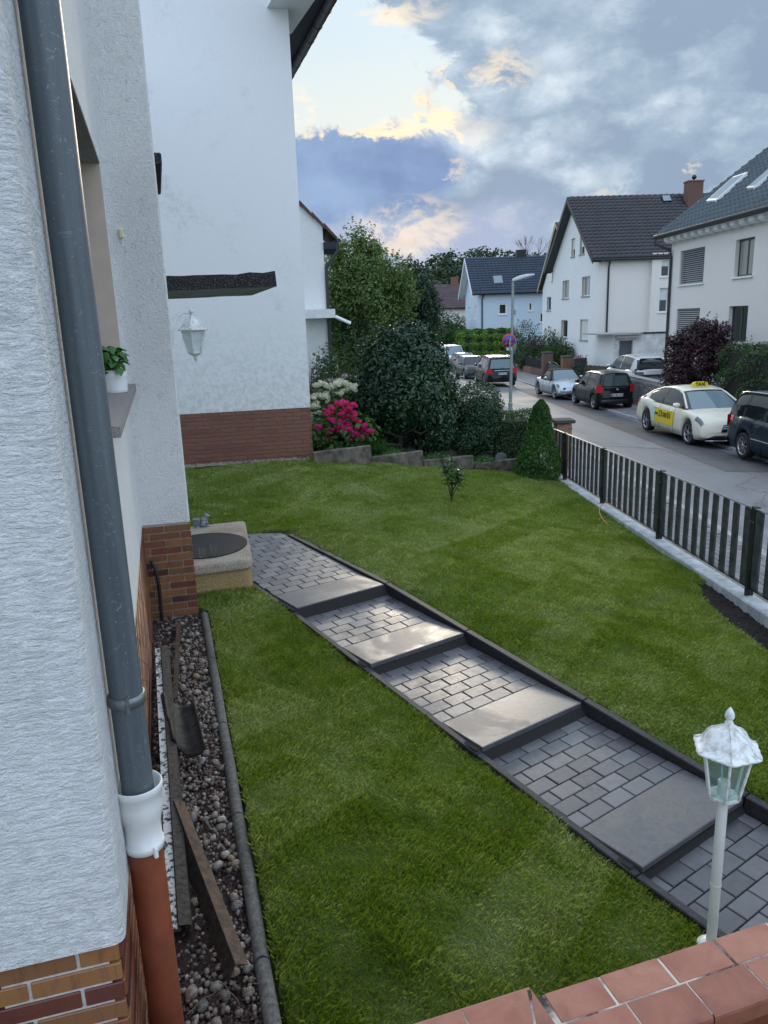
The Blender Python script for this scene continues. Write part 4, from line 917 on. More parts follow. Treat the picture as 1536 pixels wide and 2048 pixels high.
# ================================================================== parapet with terracotta tiles
m_terra, t_, b_, o_ = M_('terracotta_tile'); ri = t_.new('ShaderNodeObjectInfo').outputs['Random']; P = wpos(t_)
n = t_.noise(P, 9, 6, .65, .6); n2 = t_.noise(P, 130, 3, .6)
c = t_.ramp(t_.math('ADD', t_.math('MULTIPLY', ri, .35), t_.math('MULTIPLY', n, .65)), [(.25, (.20, .070, .045)), (.5, (.30, .115, .075)), (.75, (.38, .175, .120))])
c = t_.mix(t_.math('MULTIPLY', t_.smooth(t_.noise(P, 3.3, 5, .6), .54, .68), .55), c, (.24, .07, .03)); c = t_.mix(t_.smooth(n2, .70, .76), c, (.05, .03, .03))
t_.l.new(c, b_.inputs['Base Color']); t_.l.new(t_.ramp(n, [(.3, .28), (.7, .55)]), b_.inputs['Roughness']); b_.inputs['Specular IOR Level'].default_value = .4; bump(t_, b_, t_.math('ADD', n, t_.math('MULTIPLY', n2, .25)), .0016)
m_grout = two_tone('pale_grout', (.06, .045, .04), (.55, .50, .44), 6, .40, .58, .95, .002)
UAZ = 72.5; pu = dirv(UAZ); pv_ = dirv(UAZ + 90); PP = np.array([.584, 1.871, -1.90])      # pv_: towards the camera
par = thing('parapet', 'low brick parapet topped with two rows of terracotta tiles in the near right corner', 'parapet', tuple(PP), R(90 - UAZ))
# local: x along pu, y = -pv_ (away from the camera)
TL, TD = .2045, .108
def ptile(x0, x1, y0, y1, z=0.0, nose=False, parent=par, poly=None):
    g_ = .003
    if poly is None:
        if nose:
            zr = .016; pts = [(y1 - g_, 0.0)] + [(y0 + zr - zr * math.sin(R(a)), -zr + zr * math.cos(R(a))) for a in (0, 30, 60, 90)] + [(y0, -.062), (y0 + .012, -.062), (y1 - g_, -.014)]
            V = [(x0 + g_, y, z_ + z) for y, z_ in pts] + [(x1 - g_, y, z_ + z) for y, z_ in pts]; n = len(pts)
            Fq = [tuple(range(n)), tuple(reversed(range(n, 2 * n)))] + [(i, n + i, n + (i + 1) % n, (i + 1) % n) for i in range(n)]
            o = MB().add(V, Fq).build('tile', m_terra, parent)
        else:
            o = MB().box(((x0 + x1) / 2, (y0 + y1) / 2, z - .007), (x1 - x0 - 2 * g_, y1 - y0 - 2 * g_, .014), bev=.003).build('tile', m_terra, parent)
    else: o = MB().prism(poly, z - .014, z).build('tile', m_terra, parent)
    return o
for k in range(-1, 9): ptile(k * TL + (.02 if k == -1 else 0), (k + 1) * TL, -TD, 0.0)
for k in range(-1, 9): ptile(k * TL + .022, (k + 1) * TL + .022, -2 * TD - .012, -TD, nose=True)
MB().box((.82, -TD - .004, -.012), (2.1, 2 * TD - .004, .02)).build('grout_bed', m_grout, par)
MB().box((.82, -TD - .006, -.55), (2.1, 2 * TD - .05, 1.05)).build('parapet_wall', m_mortar, par)
brick_face(par, np.array([-.22, -2 * TD + .012, 0]), np.array([1., 0, 0]), np.array([0, -1., 0]), 2.05, -.068, 7, m_brick, off0=.3)
# raised corner cap on the left
xa = -.222
MB().box((-.82, -.17, -.34), (1.18, .30, .70)).build('corner_pillar', m_mortar, par)
RZ = .03
def poly_tile(pts, z): 
    c = np.mean(np.array(pts), 0); sh = [tuple(c + (np.array(p_) - c) * .975) for p_ in pts]; ptile(0, 0, 0, 0, z, poly=sh)
MB().box((-.81, -.165, RZ - .012), (1.17, .325, .02)).build('grout_bed', m_grout, par)
Y0, Y1 = -.33, .0
poly_tile([(xa - .09, Y1 - .125), (xa + .045, Y1 - .145), (xa, Y1), (xa - .006, Y1)][::1], RZ) if False else None
poly_tile([(xa - .05, -.13), (xa, .002), (xa + .02, -.33), (xa - .05, -.33)][::-1], RZ + .001)
for k in range(5):
    x1 = xa - .008 - k * TL; x0 = x1 - TL
    poly_tile([(x0, -.13), (x1 - (.045 if k == 0 else 0), -.13), (x1, .002), (x0, .002)], RZ)
    poly_tile([(x0, -.33), (x1 - .045, -.33), (x1 - .045, -.134), (x0, -.134)], RZ)
# side faces of the cap
MB().box((-.815, .006, RZ - .035), (1.19, .012, .06), bev=.003).build('edge_tile', m_terra, par)

# ================================================================== garden fence on its concrete foot
m_fence = two_tone('weathered_dark_wood', (.028, .031, .030), (.085, .092, .088), 8, .35, .7, .75, .002)
m_foot = two_tone('pale_concrete', (.34, .36, .38), (.60, .62, .64), 7, .35, .65, .85, .003, dark=((.22, .24, .24), .4), bscale=60)
m_postm = simple('post_metal', (.022, .026, .028), .5, .4, bmp=.0005)
def fx(y): return 3.5 - .0157 * (y - 7)
def fz(y): return -2.70 - .042 * (y - 7)
YF0, YF1 = 2.2, 15.0
foot = thing('fence_foot', 'pale concrete kerb wall carrying the dark garden fence', 'kerb wall', (fx(YF0), YF0, fz(YF0)))
fl = np.array(foot.location); y = YF0
while y < YF1 - .05:
    y2 = min(y + 1.45, YF1); a, b = np.array([fx(y) - .03, y, fz(y)]) - fl, np.array([fx(y2) - .03, y2, fz(y2)]) - fl
    V = []
    for (p_, e) in ((a, .004), (b, -.004)):
        for (dx, dz) in ((-.085, -.55), (-.085, -.012), (-.075, 0), (.085, 0), (.095, -.01), (.095, -.55)): V.append((p_[0] + dx, p_[1] + e, p_[2] + dz))
    n = 6; MB().add(V, [tuple(range(n)), tuple(reversed(range(n, 2 * n)))] + [(i, n + i, n + (i + 1) % n, (i + 1) % n) for i in range(n)]).build('foot_block', m_foot, foot); y = y2
fen = thing('garden_fence', 'dark picket fence with thin metal rails along the pavement', 'fence', (fx(YF0), YF0, fz(YF0))); flc = np.array(fen.location)
def fpt(y, dx, dz): return Vector((fx(y) + dx - flc[0], y - flc[1], fz(y) + dz - flc[2]))
FH = .86
posts = [2.35, 4.69, 7.02, 9.35, 11.72, 14.05]
for a, b in zip([YF0] + posts, posts + [YF1]):
    if b - a < .2: continue
    MB().tube([fpt(a, 0, FH), fpt(b, 0, FH)], .0, 4) if False else None
    for nm, h, th in (('top_rail', FH, .008), ('bottom_rail', .075, .008)):
        A, B = fpt(a + .02, 0, h), fpt(b - .02, 0, h); V = [A + Vector((dx, 0, dz)) for dx, dz in ((-.02, 0), (.02, 0), (.02, th), (-.02, th))] + [B + Vector((dx, 0, dz)) for dx, dz in ((-.02, 0), (.02, 0), (.02, th), (-.02, th))]
        MB().add(V, [(0, 1, 2, 3), (7, 6, 5, 4), (0, 4, 5, 1), (1, 5, 6, 2), (2, 6, 7, 3), (3, 7, 4, 0)]).build(nm, m_galv if nm == 'top_rail' else m_postm, fen)
pk = None; rp = random.Random(2)
allp = []
for a, b in zip(posts[:-1] , posts[1:]):
    n = 10; allp += [a + (b - a) * (i + .5) / n for i in range(n)]
allp += [YF0 + .0] + [14.25 + .235 * i for i in range(3)]
for y in allp:
    if pk is None: pk = MB().box((0, 0, 0), (.022, .112, FH - .10), bev=.003).build('picket', m_fence, fen); q = pk
    else: q = new_obj('picket', pk.data, fen)
    q.location = fpt(y, rp.uniform(-.002, .002), .085 + (FH - .10) / 2); q.rotation_euler = (rp.uniform(-.008, .008), rp.uniform(-.006, .006), 0)
for y in posts:
    q = MB().box((0, 0, FH / 2 + .01), (.05, .075, FH + .02), bev=.003).build('post', m_postm, fen); q.location = fpt(y, .012, 0)
    s_ = MB().box((-.045, -.03, .10), (.012, .05, .35), bev=.002).build('stay', m_postm, q)
    for yy in (-.025, .025): MB().tube([(-.026, yy, FH - .13), (-.034, yy, FH - .13)], .008, 8).build('bolt', m_galv, q)
    for dy in (-.105, .105):
        q2 = new_obj('picket', pk.data, fen); q2.location = fpt(y + dy, 0, .085 + (FH - .10) / 2)

# small brick pier at the end of the fence
m_cap = two_tone('dark_cap_stone', (.035, .035, .035), (.10, .10, .10), 40, .4, .7, .9, .003)
bp = at_y(1130, 838, 15.35); bpz = -3.1; pier = thing('brick_gate_pier', 'small yellowish brick pier with dark stone cap at the far end of the garden fence', 'pier', (float(bp[0]) - .03, 15.4, bpz))
hp = float(bp[2]) - bpz
m_brick_y = bricks_mat('yellow_brick', [(.30, .19, .10), (.24, .13, .07), (.34, .22, .12), (.22, .11, .06)], .7, .2)
MB().box((0, 0, hp / 2 - .05), (.29, .29, hp - .11)).build('core', m_mortar, pier); MB().box((0, 0, hp - .04), (.42, .42, .07), bev=.015).build('cap', m_cap, pier)
nr = int((hp - .1) / .07); 
for f_, (P0, d_, n_) in enumerate((((-.155, -.150, 0), (1, 0, 0), (0, -1, 0)), ((-.150, -.155, 0), (0, 1, 0), (-1, 0, 0)))):
    brick_face(pier, np.array(P0, float), np.array(d_, float), np.array(n_, float), .31, hp - .08, nr, m_brick_y, bl=.145, bh=.06, off0=.5 * f_)

# orange hose in the grass
hp_ = [(1217, 1053), (1205, 1044), (1199, 1034), (1200, 1024), (1209, 1016), (1222, 1014), (1237, 1017), (1249, 1025), (1254, 1036)]
pts = []
for i, (a, b) in enumerate(hp_):
    w_ = at_z(a, b, -2.78); z = float(lawn_z(w_[0], w_[1])); w_ = at_z(a, b, z + .03); pts.append((w_[0], w_[1], z + .05 + .06 * math.sin(math.pi * i / (len(hp_) - 1))))
def catmull(P, n=5):
    P = [Vector(p_) for p_ in P]; P = [P[0] * 2 - P[1]] + P + [P[-1] * 2 - P[-2]]; out = []
    for i in range(1, len(P) - 2):
        for k in range(n):
            t = k / n; out.append(.5 * ((2 * P[i]) + (P[i + 1] - P[i - 1]) * t + (2 * P[i - 1] - 5 * P[i] + 4 * P[i + 1] - P[i + 2]) * t * t + (3 * P[i] - P[i - 1] - 3 * P[i + 1] + P[i + 2]) * t ** 3))
    out.append(P[-2]); return out
tag(MB().tube(catmull(pts), .006, 6).build('cable_loop', simple('orange_plastic', (.45, .13, .02), .5)), 'orange cable end looping out of the lawn near the fence', 'cable')

# stepped concrete edging blocks of the flower bed
m_blk = two_tone('stained_concrete_block', (.055, .045, .035), (.20, .175, .14), 6, .35, .65, .9, .008, dark=((.03, .028, .025), .8), bscale=40)
blk = [((630, 929, -2.23), (745, 936, -2.42), 898), ((745, 936, -2.44), (848, 941, -2.62), 908), ((848, 941, -2.66), (948, 944, -2.79), 916), ((948, 944, -2.80), (1042, 944, -2.90), 922)]
bed_front = []
for i, (a, b, ty) in enumerate(blk):
    A, B = at_z(*a), at_z(*b); zt_ = zpx((a[0] + b[0]) / 2, ty, *((A + B) / 2)[:2]); d = (B - A); d[2] = 0; L = np.linalg.norm(d); d /= L; nrm = np.array([-d[1], d[0], 0]); c = (A + B) / 2 + nrm * .06
    bed_front += [A, B]; zb_ = min(A[2], B[2]) - .15
    o = MB().box((0, 0, (zb_ - zt_) / 2), (L - .006, .11, zt_ - zb_), bev=.012).build('edging_block', m_blk); o.location = (c[0], c[1], zt_); o.rotation_euler = (0, 0, math.atan2(d[1], d[0]))
    tag(o, ['tallest stained concrete edging block, next to the brick corner of the white house', 'concrete edging block with pale scrape marks, second from the white house', 'low dark concrete edging block behind the young sapling', 'lowest concrete edging block, next to the conical spruce'][i], 'edging block', 'stepped edging blocks of the flower bed')
# round black bowl on the last block
q = at_z(1001, 924, -2.70); o = MB().lathe([(.0, 0), (.07, .0), (.085, .03), (.115, .035), (.125, .02), (.125, .05), (.09, .06), (.0, .055)], seg=28).build('garden_spotlight', simple('spot_black', (.03, .035, .037), .35)); o.location = (q[0], q[1] + .02, q[2] + .05); o.rotation_euler = (R(62), 0, .1)
tag(o, 'round dark garden spotlight on the lowest concrete edging block', 'spotlight')
# ================================================================== street
m_asph, t_, b_, o_ = M_('asphalt'); P = wpos(t_)
n = t_.noise(P, .55, 6, .65, .4); n2 = t_.noise(P, 90, 3, .7); st_ = t_.noise(t_.vmul(P, (1.6, .12, 1)), 1.0, 4, .6)
c = t_.ramp(t_.math('ADD', t_.math('MULTIPLY', n, .5), t_.math('MULTIPLY', st_, .5)), [(.38, (.100, .108, .122)), (.62, (.165, .175, .195))])
c = t_.mix(t_.math('MULTIPLY', t_.smooth(n2, .5, .7), .35), c, (.22, .22, .22))
cr_ = t_.new('ShaderNodeTexVoronoi'); cr_.feature = 'DISTANCE_TO_EDGE'; t_.l.new(t_.vadd(P, t_.vmul(t_.noise(P, 1.2, 4, .6, 0, 1), (1.5, 1.5, 0))), cr_.inputs['Vector']); cr_.inputs['Scale'].default_value = .16
c = t_.mix(t_.math('MULTIPLY', t_.smooth(cr_.outputs['Distance'], .006, .001), .6), c, (.03, .03, .03))
t_.l.new(c, b_.inputs['Base Color']); t_.l.new(t_.ramp(n, [(.3, .55), (.7, .75)]), b_.inputs['Roughness']); bump(t_, b_, n2, .004)
m_asph_d = two_tone('dark_asphalt', (.060, .063, .068), (.095, .098, .105), 1.5, .35, .65, .75, .004, dark=((.05, .052, .055), .5), bscale=90)
m_asph_l = two_tone('light_asphalt', (.15, .155, .165), (.22, .225, .235), 2.5, .35, .65, .8, .004, bscale=90)
m_kerbl = two_tone('grey_kerbstone', (.22, .225, .23), (.38, .385, .39), 9, .35, .65, .85, .003)
m_walk = two_tone('pavement_grey', (.13, .13, .135), (.24, .24, .245), 2.2, .35, .65, .85, .003, bscale=60)
XK0, XK1 = 5.2, 9.15
def strip(name, x0, x1, ys, zf_, mat, dz=0.0, nx=8, parent=None):
    xs = np.linspace(0, 1, nx); X = np.stack([x0(ys) * (1 - t) + x1(ys) * t for t in xs], 1); Y = np.repeat(ys[:, None], nx, 1)
    return grid_obj(name, X, Y, zf_(X, Y) + dz, mat, parent)
YS = np.concatenate([np.arange(-12, 60, 1.5), np.arange(60, 150, 4.)])
def bend(y): return -.0009 * np.clip(y - 55, 0, None) ** 2
K0 = lambda y: XK0 + bend(y) + 0 * y; K1 = lambda y: XK1 + bend(y) + 0 * y + .25 * np.clip((34 - y) / 12, 0, 1)
tag(strip('road', K0, K1, YS, road_z, m_asph, nx=12), kind='structure')
def wz0(x, y): # pavement on the garden side, rising to the fence
    f_ = np.clip((XK0 - x) / (XK0 - 3.6), 0, 1); return (road_z(XK0, y) + .10) * (1 - f_) + (road_z(XK0, y) + .20) * f_
walk0 = tag(strip('pavement', lambda y: 3.55 + bend(y), lambda y: K0(y) - .14, YS, wz0, m_walk), kind='structure')
def wz1(x, y): return road_z(XK1, y) + .05 + .02 * (x - XK1) + 0 * y
walk1 = tag(strip('far_pavement', lambda y: K1(y) + .14, lambda y: K1(y) + 2.3, YS, wz1, m_walk), kind='structure')
tag(strip('front_yards', lambda y: K1(y) + 2.3, lambda y: K1(y) + 30, YS, lambda x, y: wz1(np.minimum(x, XK1 + 2.3), y) - .004, m_ground), kind='structure')
# kerbs as single stones
kme = None
for nm, K, dx, zf_, up in (('kerb', K0, -.07, lambda y: road_z(XK0, y) + .11, 0), ('far_kerb', K1, .07, lambda y: road_z(XK1, y) + .062, 0)):
    kb = thing(nm, '', '', (float(K(np.array(10.))), 10, float(zf_(10))))
    kb['kind'] = 'structure'
    for k in ('label', 'category'):
        if k in kb: del kb[k]
    base = np.array(kb.location); 
    for y in np.arange(6.0, 74.0, 1.0):
        if nm == 'kerb' and y > 40: break
        if kme is None: q = MB().box((0, 0, -.1), (.14, .985, .2), bev=.012).build('kerb_stone', m_kerbl, kb); kme = q.data
        else: q = new_obj('kerb_stone', kme, kb)
        q.location = (float(K(np.array(y))) + dx - base[0], y - base[1], float(zf_(y)) - base[2] + rp.uniform(-.003, .003)); q.rotation_euler = (-.016, 0, 0)
# repaired strips in the road
def patch(name, pts, mat, dz=.005, n=14):
    """quad sheet draped on the road"""
    A, B, C, D = [np.array(p_) for p_ in pts]; u = np.linspace(0, 1, n)[None, :, None]; v = np.linspace(0, 1, n)[:, None, None]
    G = (A * (1 - u) + B * u) * (1 - v) + (D * (1 - u) + C * u) * v; X, Y = G[..., 0], G[..., 1]
    return tag(grid_obj(name, X, Y, road_z(X, Y) + dz, mat), kind='structure')
patch('asphalt_patch', [(7.75, 17), (9.1, 17), (9.1, 44), (7.55, 44)], m_asph_d, .004)
patch('asphalt_patch', [(5.3, 21.2), (7.7, 20.4), (7.72, 21.7), (5.3, 22.6)], m_asph_l, .005)
patch('asphalt_patch', [(5.3, 8.0), (6.1, 8.0), (6.0, 17.5), (5.3, 18.2)], m_asph_l, .005)
# small paving stones behind the fence
m_ps = simple('grey_paving', (.165, .165, .17), .85, var=.25, nscale=3)
pme = None; cnt = 0
for j, y in enumerate(np.arange(6.6, 14.4, .21)):
    for i in range(8):
        x = 3.62 + .195 * i + (.0975 if j % 2 else 0)
        if x > XK0 - .24 or cnt >= 298: continue
        if pme is None: q = MB().box((0, 0, 0), (.188, .203, .03), bev=.004).build('paving_stone', m_ps, walk0); pme = q.data
        else: q = new_obj('paving_stone', pme, walk0)
        q.location = (x, y, float(wz0(np.array(x), y)) + .0 + rp.uniform(-.002, .002)); q.rotation_euler = (-.016, math.atan2(.10, 1.6), 0); cnt += 1

# ================================================================== cars
m_tyre = simple('tyre', (.014, .014, .015), .8, var=.2); m_rim = simple('alloy_rim', (.42, .43, .45), .3, .8, .15); m_rimd = simple('dark_alloy_rim', (.16, .165, .17), .3, .7, .2)
m_cglass = glassy('car_glass', (.012, .016, .018)); m_cglass2 = glassy('car_glass_pale', (.16, .22, .25), .08); m_blackp = simple('black_trim', (.012, .012, .013), .4, var=.1)
m_head = glassy('headlight_glass', (.16, .17, .18), .08); m_tail, t_, b_, o_ = M_('tail_light'); b_.inputs['Base Color'].default_value = (.55, .012, .015, 1); b_.inputs['Roughness'].default_value = .15; b_.inputs['Coat Weight'].default_value = .8
m_plate = simple('licence_plate', (.78, .78, .76), .4, var=.02); m_eu = simple('plate_blue', (.01, .04, .35), .4, var=.02); m_chrome = simple('chrome', (.65, .66, .68), .12, 1, .05); m_txt = simple('black_lettering', (.01, .01, .01), .5, var=.02)
class Car:
    def __init__(s, L, W, deck, zb, wr, xf, xr, gh, belt, tumble=.70, plan=.22, crown=.03):
        s.__dict__.update(L=L, W=W, deck=deck, zb=zb, wr=wr, xf=xf, xr=xr, gh=gh, belt=belt, tumble=tumble, plan=plan, crown=crown)
    def deform(s, p):
        x, y, z = p; h = s.L / 2; u = abs(x) / h; e = max(0.0, (u - .55) / .45); e = e * e * (3 - 2 * e)
        x -= math.copysign(s.plan * (min(abs(y) / (s.W / 2), 1.1)) ** 2.6 * e, x)
        return Vector((x, y, z))
    def hw(s, x): u = abs(x) / (s.L / 2); return s.W / 2 * (1 - .06 * u ** 6)
    def zt(s, x): return float(np.interp(x, [d[0] for d in s.deck], [d[1] for d in s.deck]))
    def zl(s, x):
        z = s.zb + .10 * max(0, (abs(x) / (s.L / 2) - .86) / .14)
        for xw in (s.xf, s.xr):
            r = s.wr * 1.13; d = abs(x - xw)
            if d < r: z = max(z, s.wr + math.sqrt(r * r - d * d))
        return min(z, s.zt(x) - .04)
    def row(s, x, r):
        w, zl, zt = s.hw(x), s.zl(x), s.zt(x); zs = zl + (zt - zl) * .86
        R_ = [(.80 * w, zl), (.965 * w, zl + .012), (1.0 * w, zl + (zs - zl) * .30), (.995 * w, zl + (zs - zl) * .62), (.965 * w, zl + (zs - zl) * .93), (.925 * w, zs + (zt - zs) * .55), (.84 * w, zt - .004), (.45 * w, zt + s.crown * .8), (0, zt + s.crown)]
        i = min(int(r), len(R_) - 2); f_ = r - i; return (R_[i][0] * (1 - f_) + R_[i + 1][0] * f_, R_[i][1] * (1 - f_) + R_[i + 1][1] * f_)
    def P(s, x, r, side=1, off=0.0):
        y, z = s.row(x, r); c = Vector((0, y * side, z)); p = s.deform((x, y * side, z))
        if off:
            y2, z2 = s.row(x, min(r + .1, 8)); y1, z1 = s.row(x, max(r - .1, 0)); n = Vector((0, (z2 - z1) * side, -(y2 - y1)))
            if n.length > 1e-6: p += n.normalized() * off
        return p
    def ghz(s, x): return float(np.interp(x, [d[0] for d in s.gh], [d[1] for d in s.gh]))
    def G(s, x, r, side=1, off=0.0):
        zt = s.ghz(x); H = max(d[1] for d in s.gh); f_ = min(1, max(0, (zt - s.belt) / (H - s.belt))); w0 = .915 * s.hw(x); w1 = w0 * (1 - (1 - s.tumble) * f_)
        zs = s.belt + (zt - s.belt) * .90
        R_ = [(w0, min(s.belt, zt) - .02), (w0 * (1 - .35 * (1 - s.tumble) * f_), s.belt + (zt - s.belt) * .45), (w1, zs), (w1 * .90, zt - .005), (w1 * .5, zt + .022 * f_), (0, zt + .03 * f_)]
        i = min(int(r), len(R_) - 2); g_ = r - i; y = R_[i][0] * (1 - g_) + R_[i + 1][0] * g_; z = R_[i][1] * (1 - g_) + R_[i + 1][1] * g_
        p = Vector((x, y * side, z)); 
        # windscreen bows forward in the middle
        e = 1 - f_; sgn = 1 if x > (s.gh[0][0] + s.gh[-1][0]) / 2 else -1; p.x -= sgn * .16 * e * (abs(y) / (s.W / 2)) ** 2 - sgn * .04
        if off: p += Vector((0, side * .8, .6)).normalized() * off if r < 3 else Vector((0, 0, off))
        return p
def gridmesh(fn_, us, vs): 
    V = [fn_(u, v) for u in us for v in vs]; n = len(vs); return V, [(i * n + j, i * n + j + 1, (i + 1) * n + j + 1, (i + 1) * n + j) for i in range(len(us) - 1) for j in range(n - 1)]
wheel_me = {}
def wheel(root, x, y, r, wd, rimm, spokes, side):
    key = (r, wd, rimm.name, spokes)
    w_ = thing('wheel', '', '', (x, y, r)); w_.parent = root
    for k in ('label', 'category'):
        if k in w_: del w_[k]
    if side > 0: w_.rotation_euler = (0, 0, math.pi)
    if key not in wheel_me:
        def ly(mb, prof, seg=32):   # lathe about y
            t_ = MB().lathe(prof, seg=seg, caps=False); mb.add([(v[0], v[2], v[1]) for v in t_.v], t_.f, True)
        a = MB(); ly(a, [(r * .66, -wd / 2 + .012), (r * .70, -wd / 2 + .002), (r * .93, -wd / 2), (r * .99, -wd / 2 + .02), (r, 0), (r * .99, wd / 2 - .02), (r * .93, wd / 2), (r * .6, wd / 2)]); t1 = a.build('tyre', m_tyre, w_)
        b = MB(); ly(b, [(r * .70, -wd / 2 + .004), (r * .66, -wd / 2 + .004), (r * .64, -wd / 2 + .05)]); ly(b, [(.0, -wd / 2 + .012), (r * .13, -wd / 2 + .014), (r * .13, -wd / 2 + .05)])
        for k in range(spokes):
            t = 2 * math.pi * k / spokes; c_, s2 = math.cos(t), math.sin(t); V = []
            for (rr, hw_, yy) in ((r * .10, r * .055, -wd / 2 + .016), (r * .665, r * .042, -wd / 2 + .008)):
                for sg in (-1, 1): V.append((rr * c_ - sg * hw_ * s2, yy, rr * s2 + sg * hw_ * c_))
                for sg in (1, -1): V.append((rr * c_ - sg * hw_ * s2, yy + .03, rr * s2 + sg * hw_ * c_))
            b.add(V, [(0, 1, 2, 3), (7, 6, 5, 4), (0, 4, 5, 1), (1, 5, 6, 2), (2, 6, 7, 3), (3, 7, 4, 0)])
        r1 = b.build('rim', rimm, w_)
        d = MB(); ly(d, [(0, -wd / 2 + .06), (r * .66, -wd / 2 + .06)]); d1 = d.build('brake_disc', m_blackp, w_); wheel_me[key] = (t1.data, r1.data, d1.data)
    else:
        for nm, me in zip(('tyre', 'rim', 'brake_disc'), wheel_me[key]): new_obj(nm, me, w_)
    return w_
def make_car(name, label, cat, pos, az, car, paint_m, glass_m=None, glass_f=None, rimm=None, spokes=10, roof=None, pillars=(), solid=(), head=None, tail=None, plate_r=None, plate_f=None, group=None, door_x=(), roof_m=None, extra=None, detail=True):
    glass_m = glass_m or m_cglass; rimm = rimm or m_rim; roof_m = roof_m or paint_m
    root = thing(name, label, cat, pos, R(90 - az), group)
    L, W = car.L, car.W; xs = sorted(set([round(float(v), 4) for v in np.linspace(-L / 2, L / 2, 96)]))
    body = MB(); rs = [0, 1, 2, 3, 4, 5, 6, 7, 8]
    for side in (1, -1):
        V, Fc = gridmesh(lambda x, r: car.P(x, r, side), xs, rs); body.add(V, Fc, True)
    for xe in (-L / 2, L / 2):
        ring = [car.P(xe, r, 1) for r in rs] + [car.P(xe, r, -1) for r in reversed(rs[:-1])]; zl_ = car.zl(xe)
        mid = [Vector((p_.x + math.copysign(.0, xe), p_.y, p_.z)) for p_ in ring]
        # end cap as rows so that it follows the bowed plan
        n = 9
        V = []
        for r in rs:
            y, z = car.row(xe, r)
            for k in range(n): yy = -y + 2 * y * k / (n - 1); V.append(car.deform((xe, yy, z)))
        body.add(V, [(i * n + k, i * n + k + 1, (i + 1) * n + k + 1, (i + 1) * n + k) for i in range(len(rs) - 1) for k in range(n - 1)], True)
    me_o = body.build('body', paint_m, root)
    bm = bmesh.new(); bm.from_mesh(me_o.data); bmesh.ops.remove_doubles(bm, verts=bm.verts, dist=.002); bmesh.ops.recalc_face_normals(bm, faces=bm.faces)
    bm.to_mesh(me_o.data); bm.free()
    for p_ in me_o.data.polygons: p_.use_smooth = True
    MB().box((0, 0, car.zb + .22), (L * .93, W - .50, .36)).build('underbody', m_blackp, root)
    # greenhouse
    g0, g1 = car.gh[0][0], car.gh[-1][0]; gx_ = [float(v) for v in np.linspace(g0, g1, 44)]; gl_ = MB()
    for side in (1, -1):
        V, Fc = gridmesh(lambda x, r: car.G(x, r, side), gx_, [0, 1, 2, 3, 4, 5]); gl_.add(V, Fc, True)
    go = gl_.build('window_glass', glass_m, root)
    if glass_f:
        xA, xB = glass_f[1], g1; w_ = MB()
        for side in (1, -1): V, Fc = gridmesh(lambda x, r: car.G(x, r, side, .006), np.linspace(xA, xB, 12), [3.2, 4, 5]); w_.add(V, Fc, True)
        w_.build('windscreen', glass_f[0], root)
    x0, x1 = roof; ro = MB()
    for side in (1, -1): V, Fc = gridmesh(lambda x, r: car.G(x, r, side, .012), np.linspace(x0, x1, 14), [2.0, 2.5, 3, 4, 5]); ro.add(V, Fc, True)
    ro.build('roof', roof_m, root)
    for side in (1, -1):
        pts = [car.G(x, 2.45, side, .004) for x in np.linspace(g0 + .03, g1 - .03, 26)]
        MB().tube(pts, .032, 6).build('roof_frame', roof_m, root)
        for (xa, xb, dark) in pillars:
            V, Fc = gridmesh(lambda x, r: car.G(x + (r - 1) * xb * .0, r, side, .006), np.linspace(xa, xb, 3), [0.05, .6, 1.2, 2.1]); MB().add(V, Fc, True).build('pillar', m_blackp if dark else roof_m, root, fix=False)
        for (xa, xb) in solid:
            V, Fc = gridmesh(lambda x, r: car.G(x, r, side, .007), np.linspace(xa, xb, 6), [0.0, .6, 1.2, 2.1]); MB().add(V, Fc, True).build('quarter_panel', roof_m, root)
        for xd in door_x:
            pts = [car.P(xd, r, side, .001) for r in np.linspace(1.1, 5.2, 12)]; MB().tube(pts, .006, 4).build('door_seam', m_blackp, root)
            hx = xd - .12 if xd > -5 else xd; pts = [car.P(hx - .0, 4.0, side, .012), car.P(hx - .18, 4.0, side, .012)]; MB().tube(pts, .014, 6).build('door_handle', paint_m, root)
        MB().tube([car.P(x, 5.3, side, .006) for x in np.linspace(g0 + .35, g1 - .25, 12)], .010, 5).build('window_trim', m_chrome if detail == 2 else m_blackp, root)
        mb = MB(); bm = bmesh.new(); mp = car.G(g1 - .42, .3, side, 0); bmesh.ops.create_icosphere(bm, subdivisions=2, radius=1, matrix=Matrix.Translation(mp + Vector((0, side * .13, .05))) @ Matrix.Diagonal((.075, .115, .072, 1)))
        me = bpy.data.meshes.new('mirror'); bm.to_mesh(me); bm.free(); me.materials.append(paint_m); [setattr(p_, 'use_smooth', True) for p_ in me.polygons]; new_obj('mirror', me, root)
        for xw in (car.xf, car.xr): wheel(root, xw, side * (W / 2 - .125), car.wr, .22, rimm, spokes, side)
        for spec, nm, mt in ((head, 'headlight', m_head), (tail, 'tail_light', m_tail)):
            if spec:
                xa, xb, ra, rb_ = spec[:4]; V, Fc = gridmesh(lambda x, r: car.P(x, r, side, .010), np.linspace(xa, xb, 8), np.linspace(ra, rb_, 5)); lo = MB().add(V, Fc, True)
                if len(spec) > 4:   # wraps onto the end face
                    ye0, ye1, za, zb_ = spec[4:8]; sg = 1 if xb > 0 else -1
                    V, Fc = gridmesh(lambda y, z: car.deform((sg * (L / 2) , y * side, z)) + Vector((sg * .010, 0, 0)), np.linspace(ye0, ye1, 6), [za, zb_]); lo.add(V, Fc, True)
                lo.build(nm, mt if len(spec) < 9 or spec[8] is None else spec[8], root)
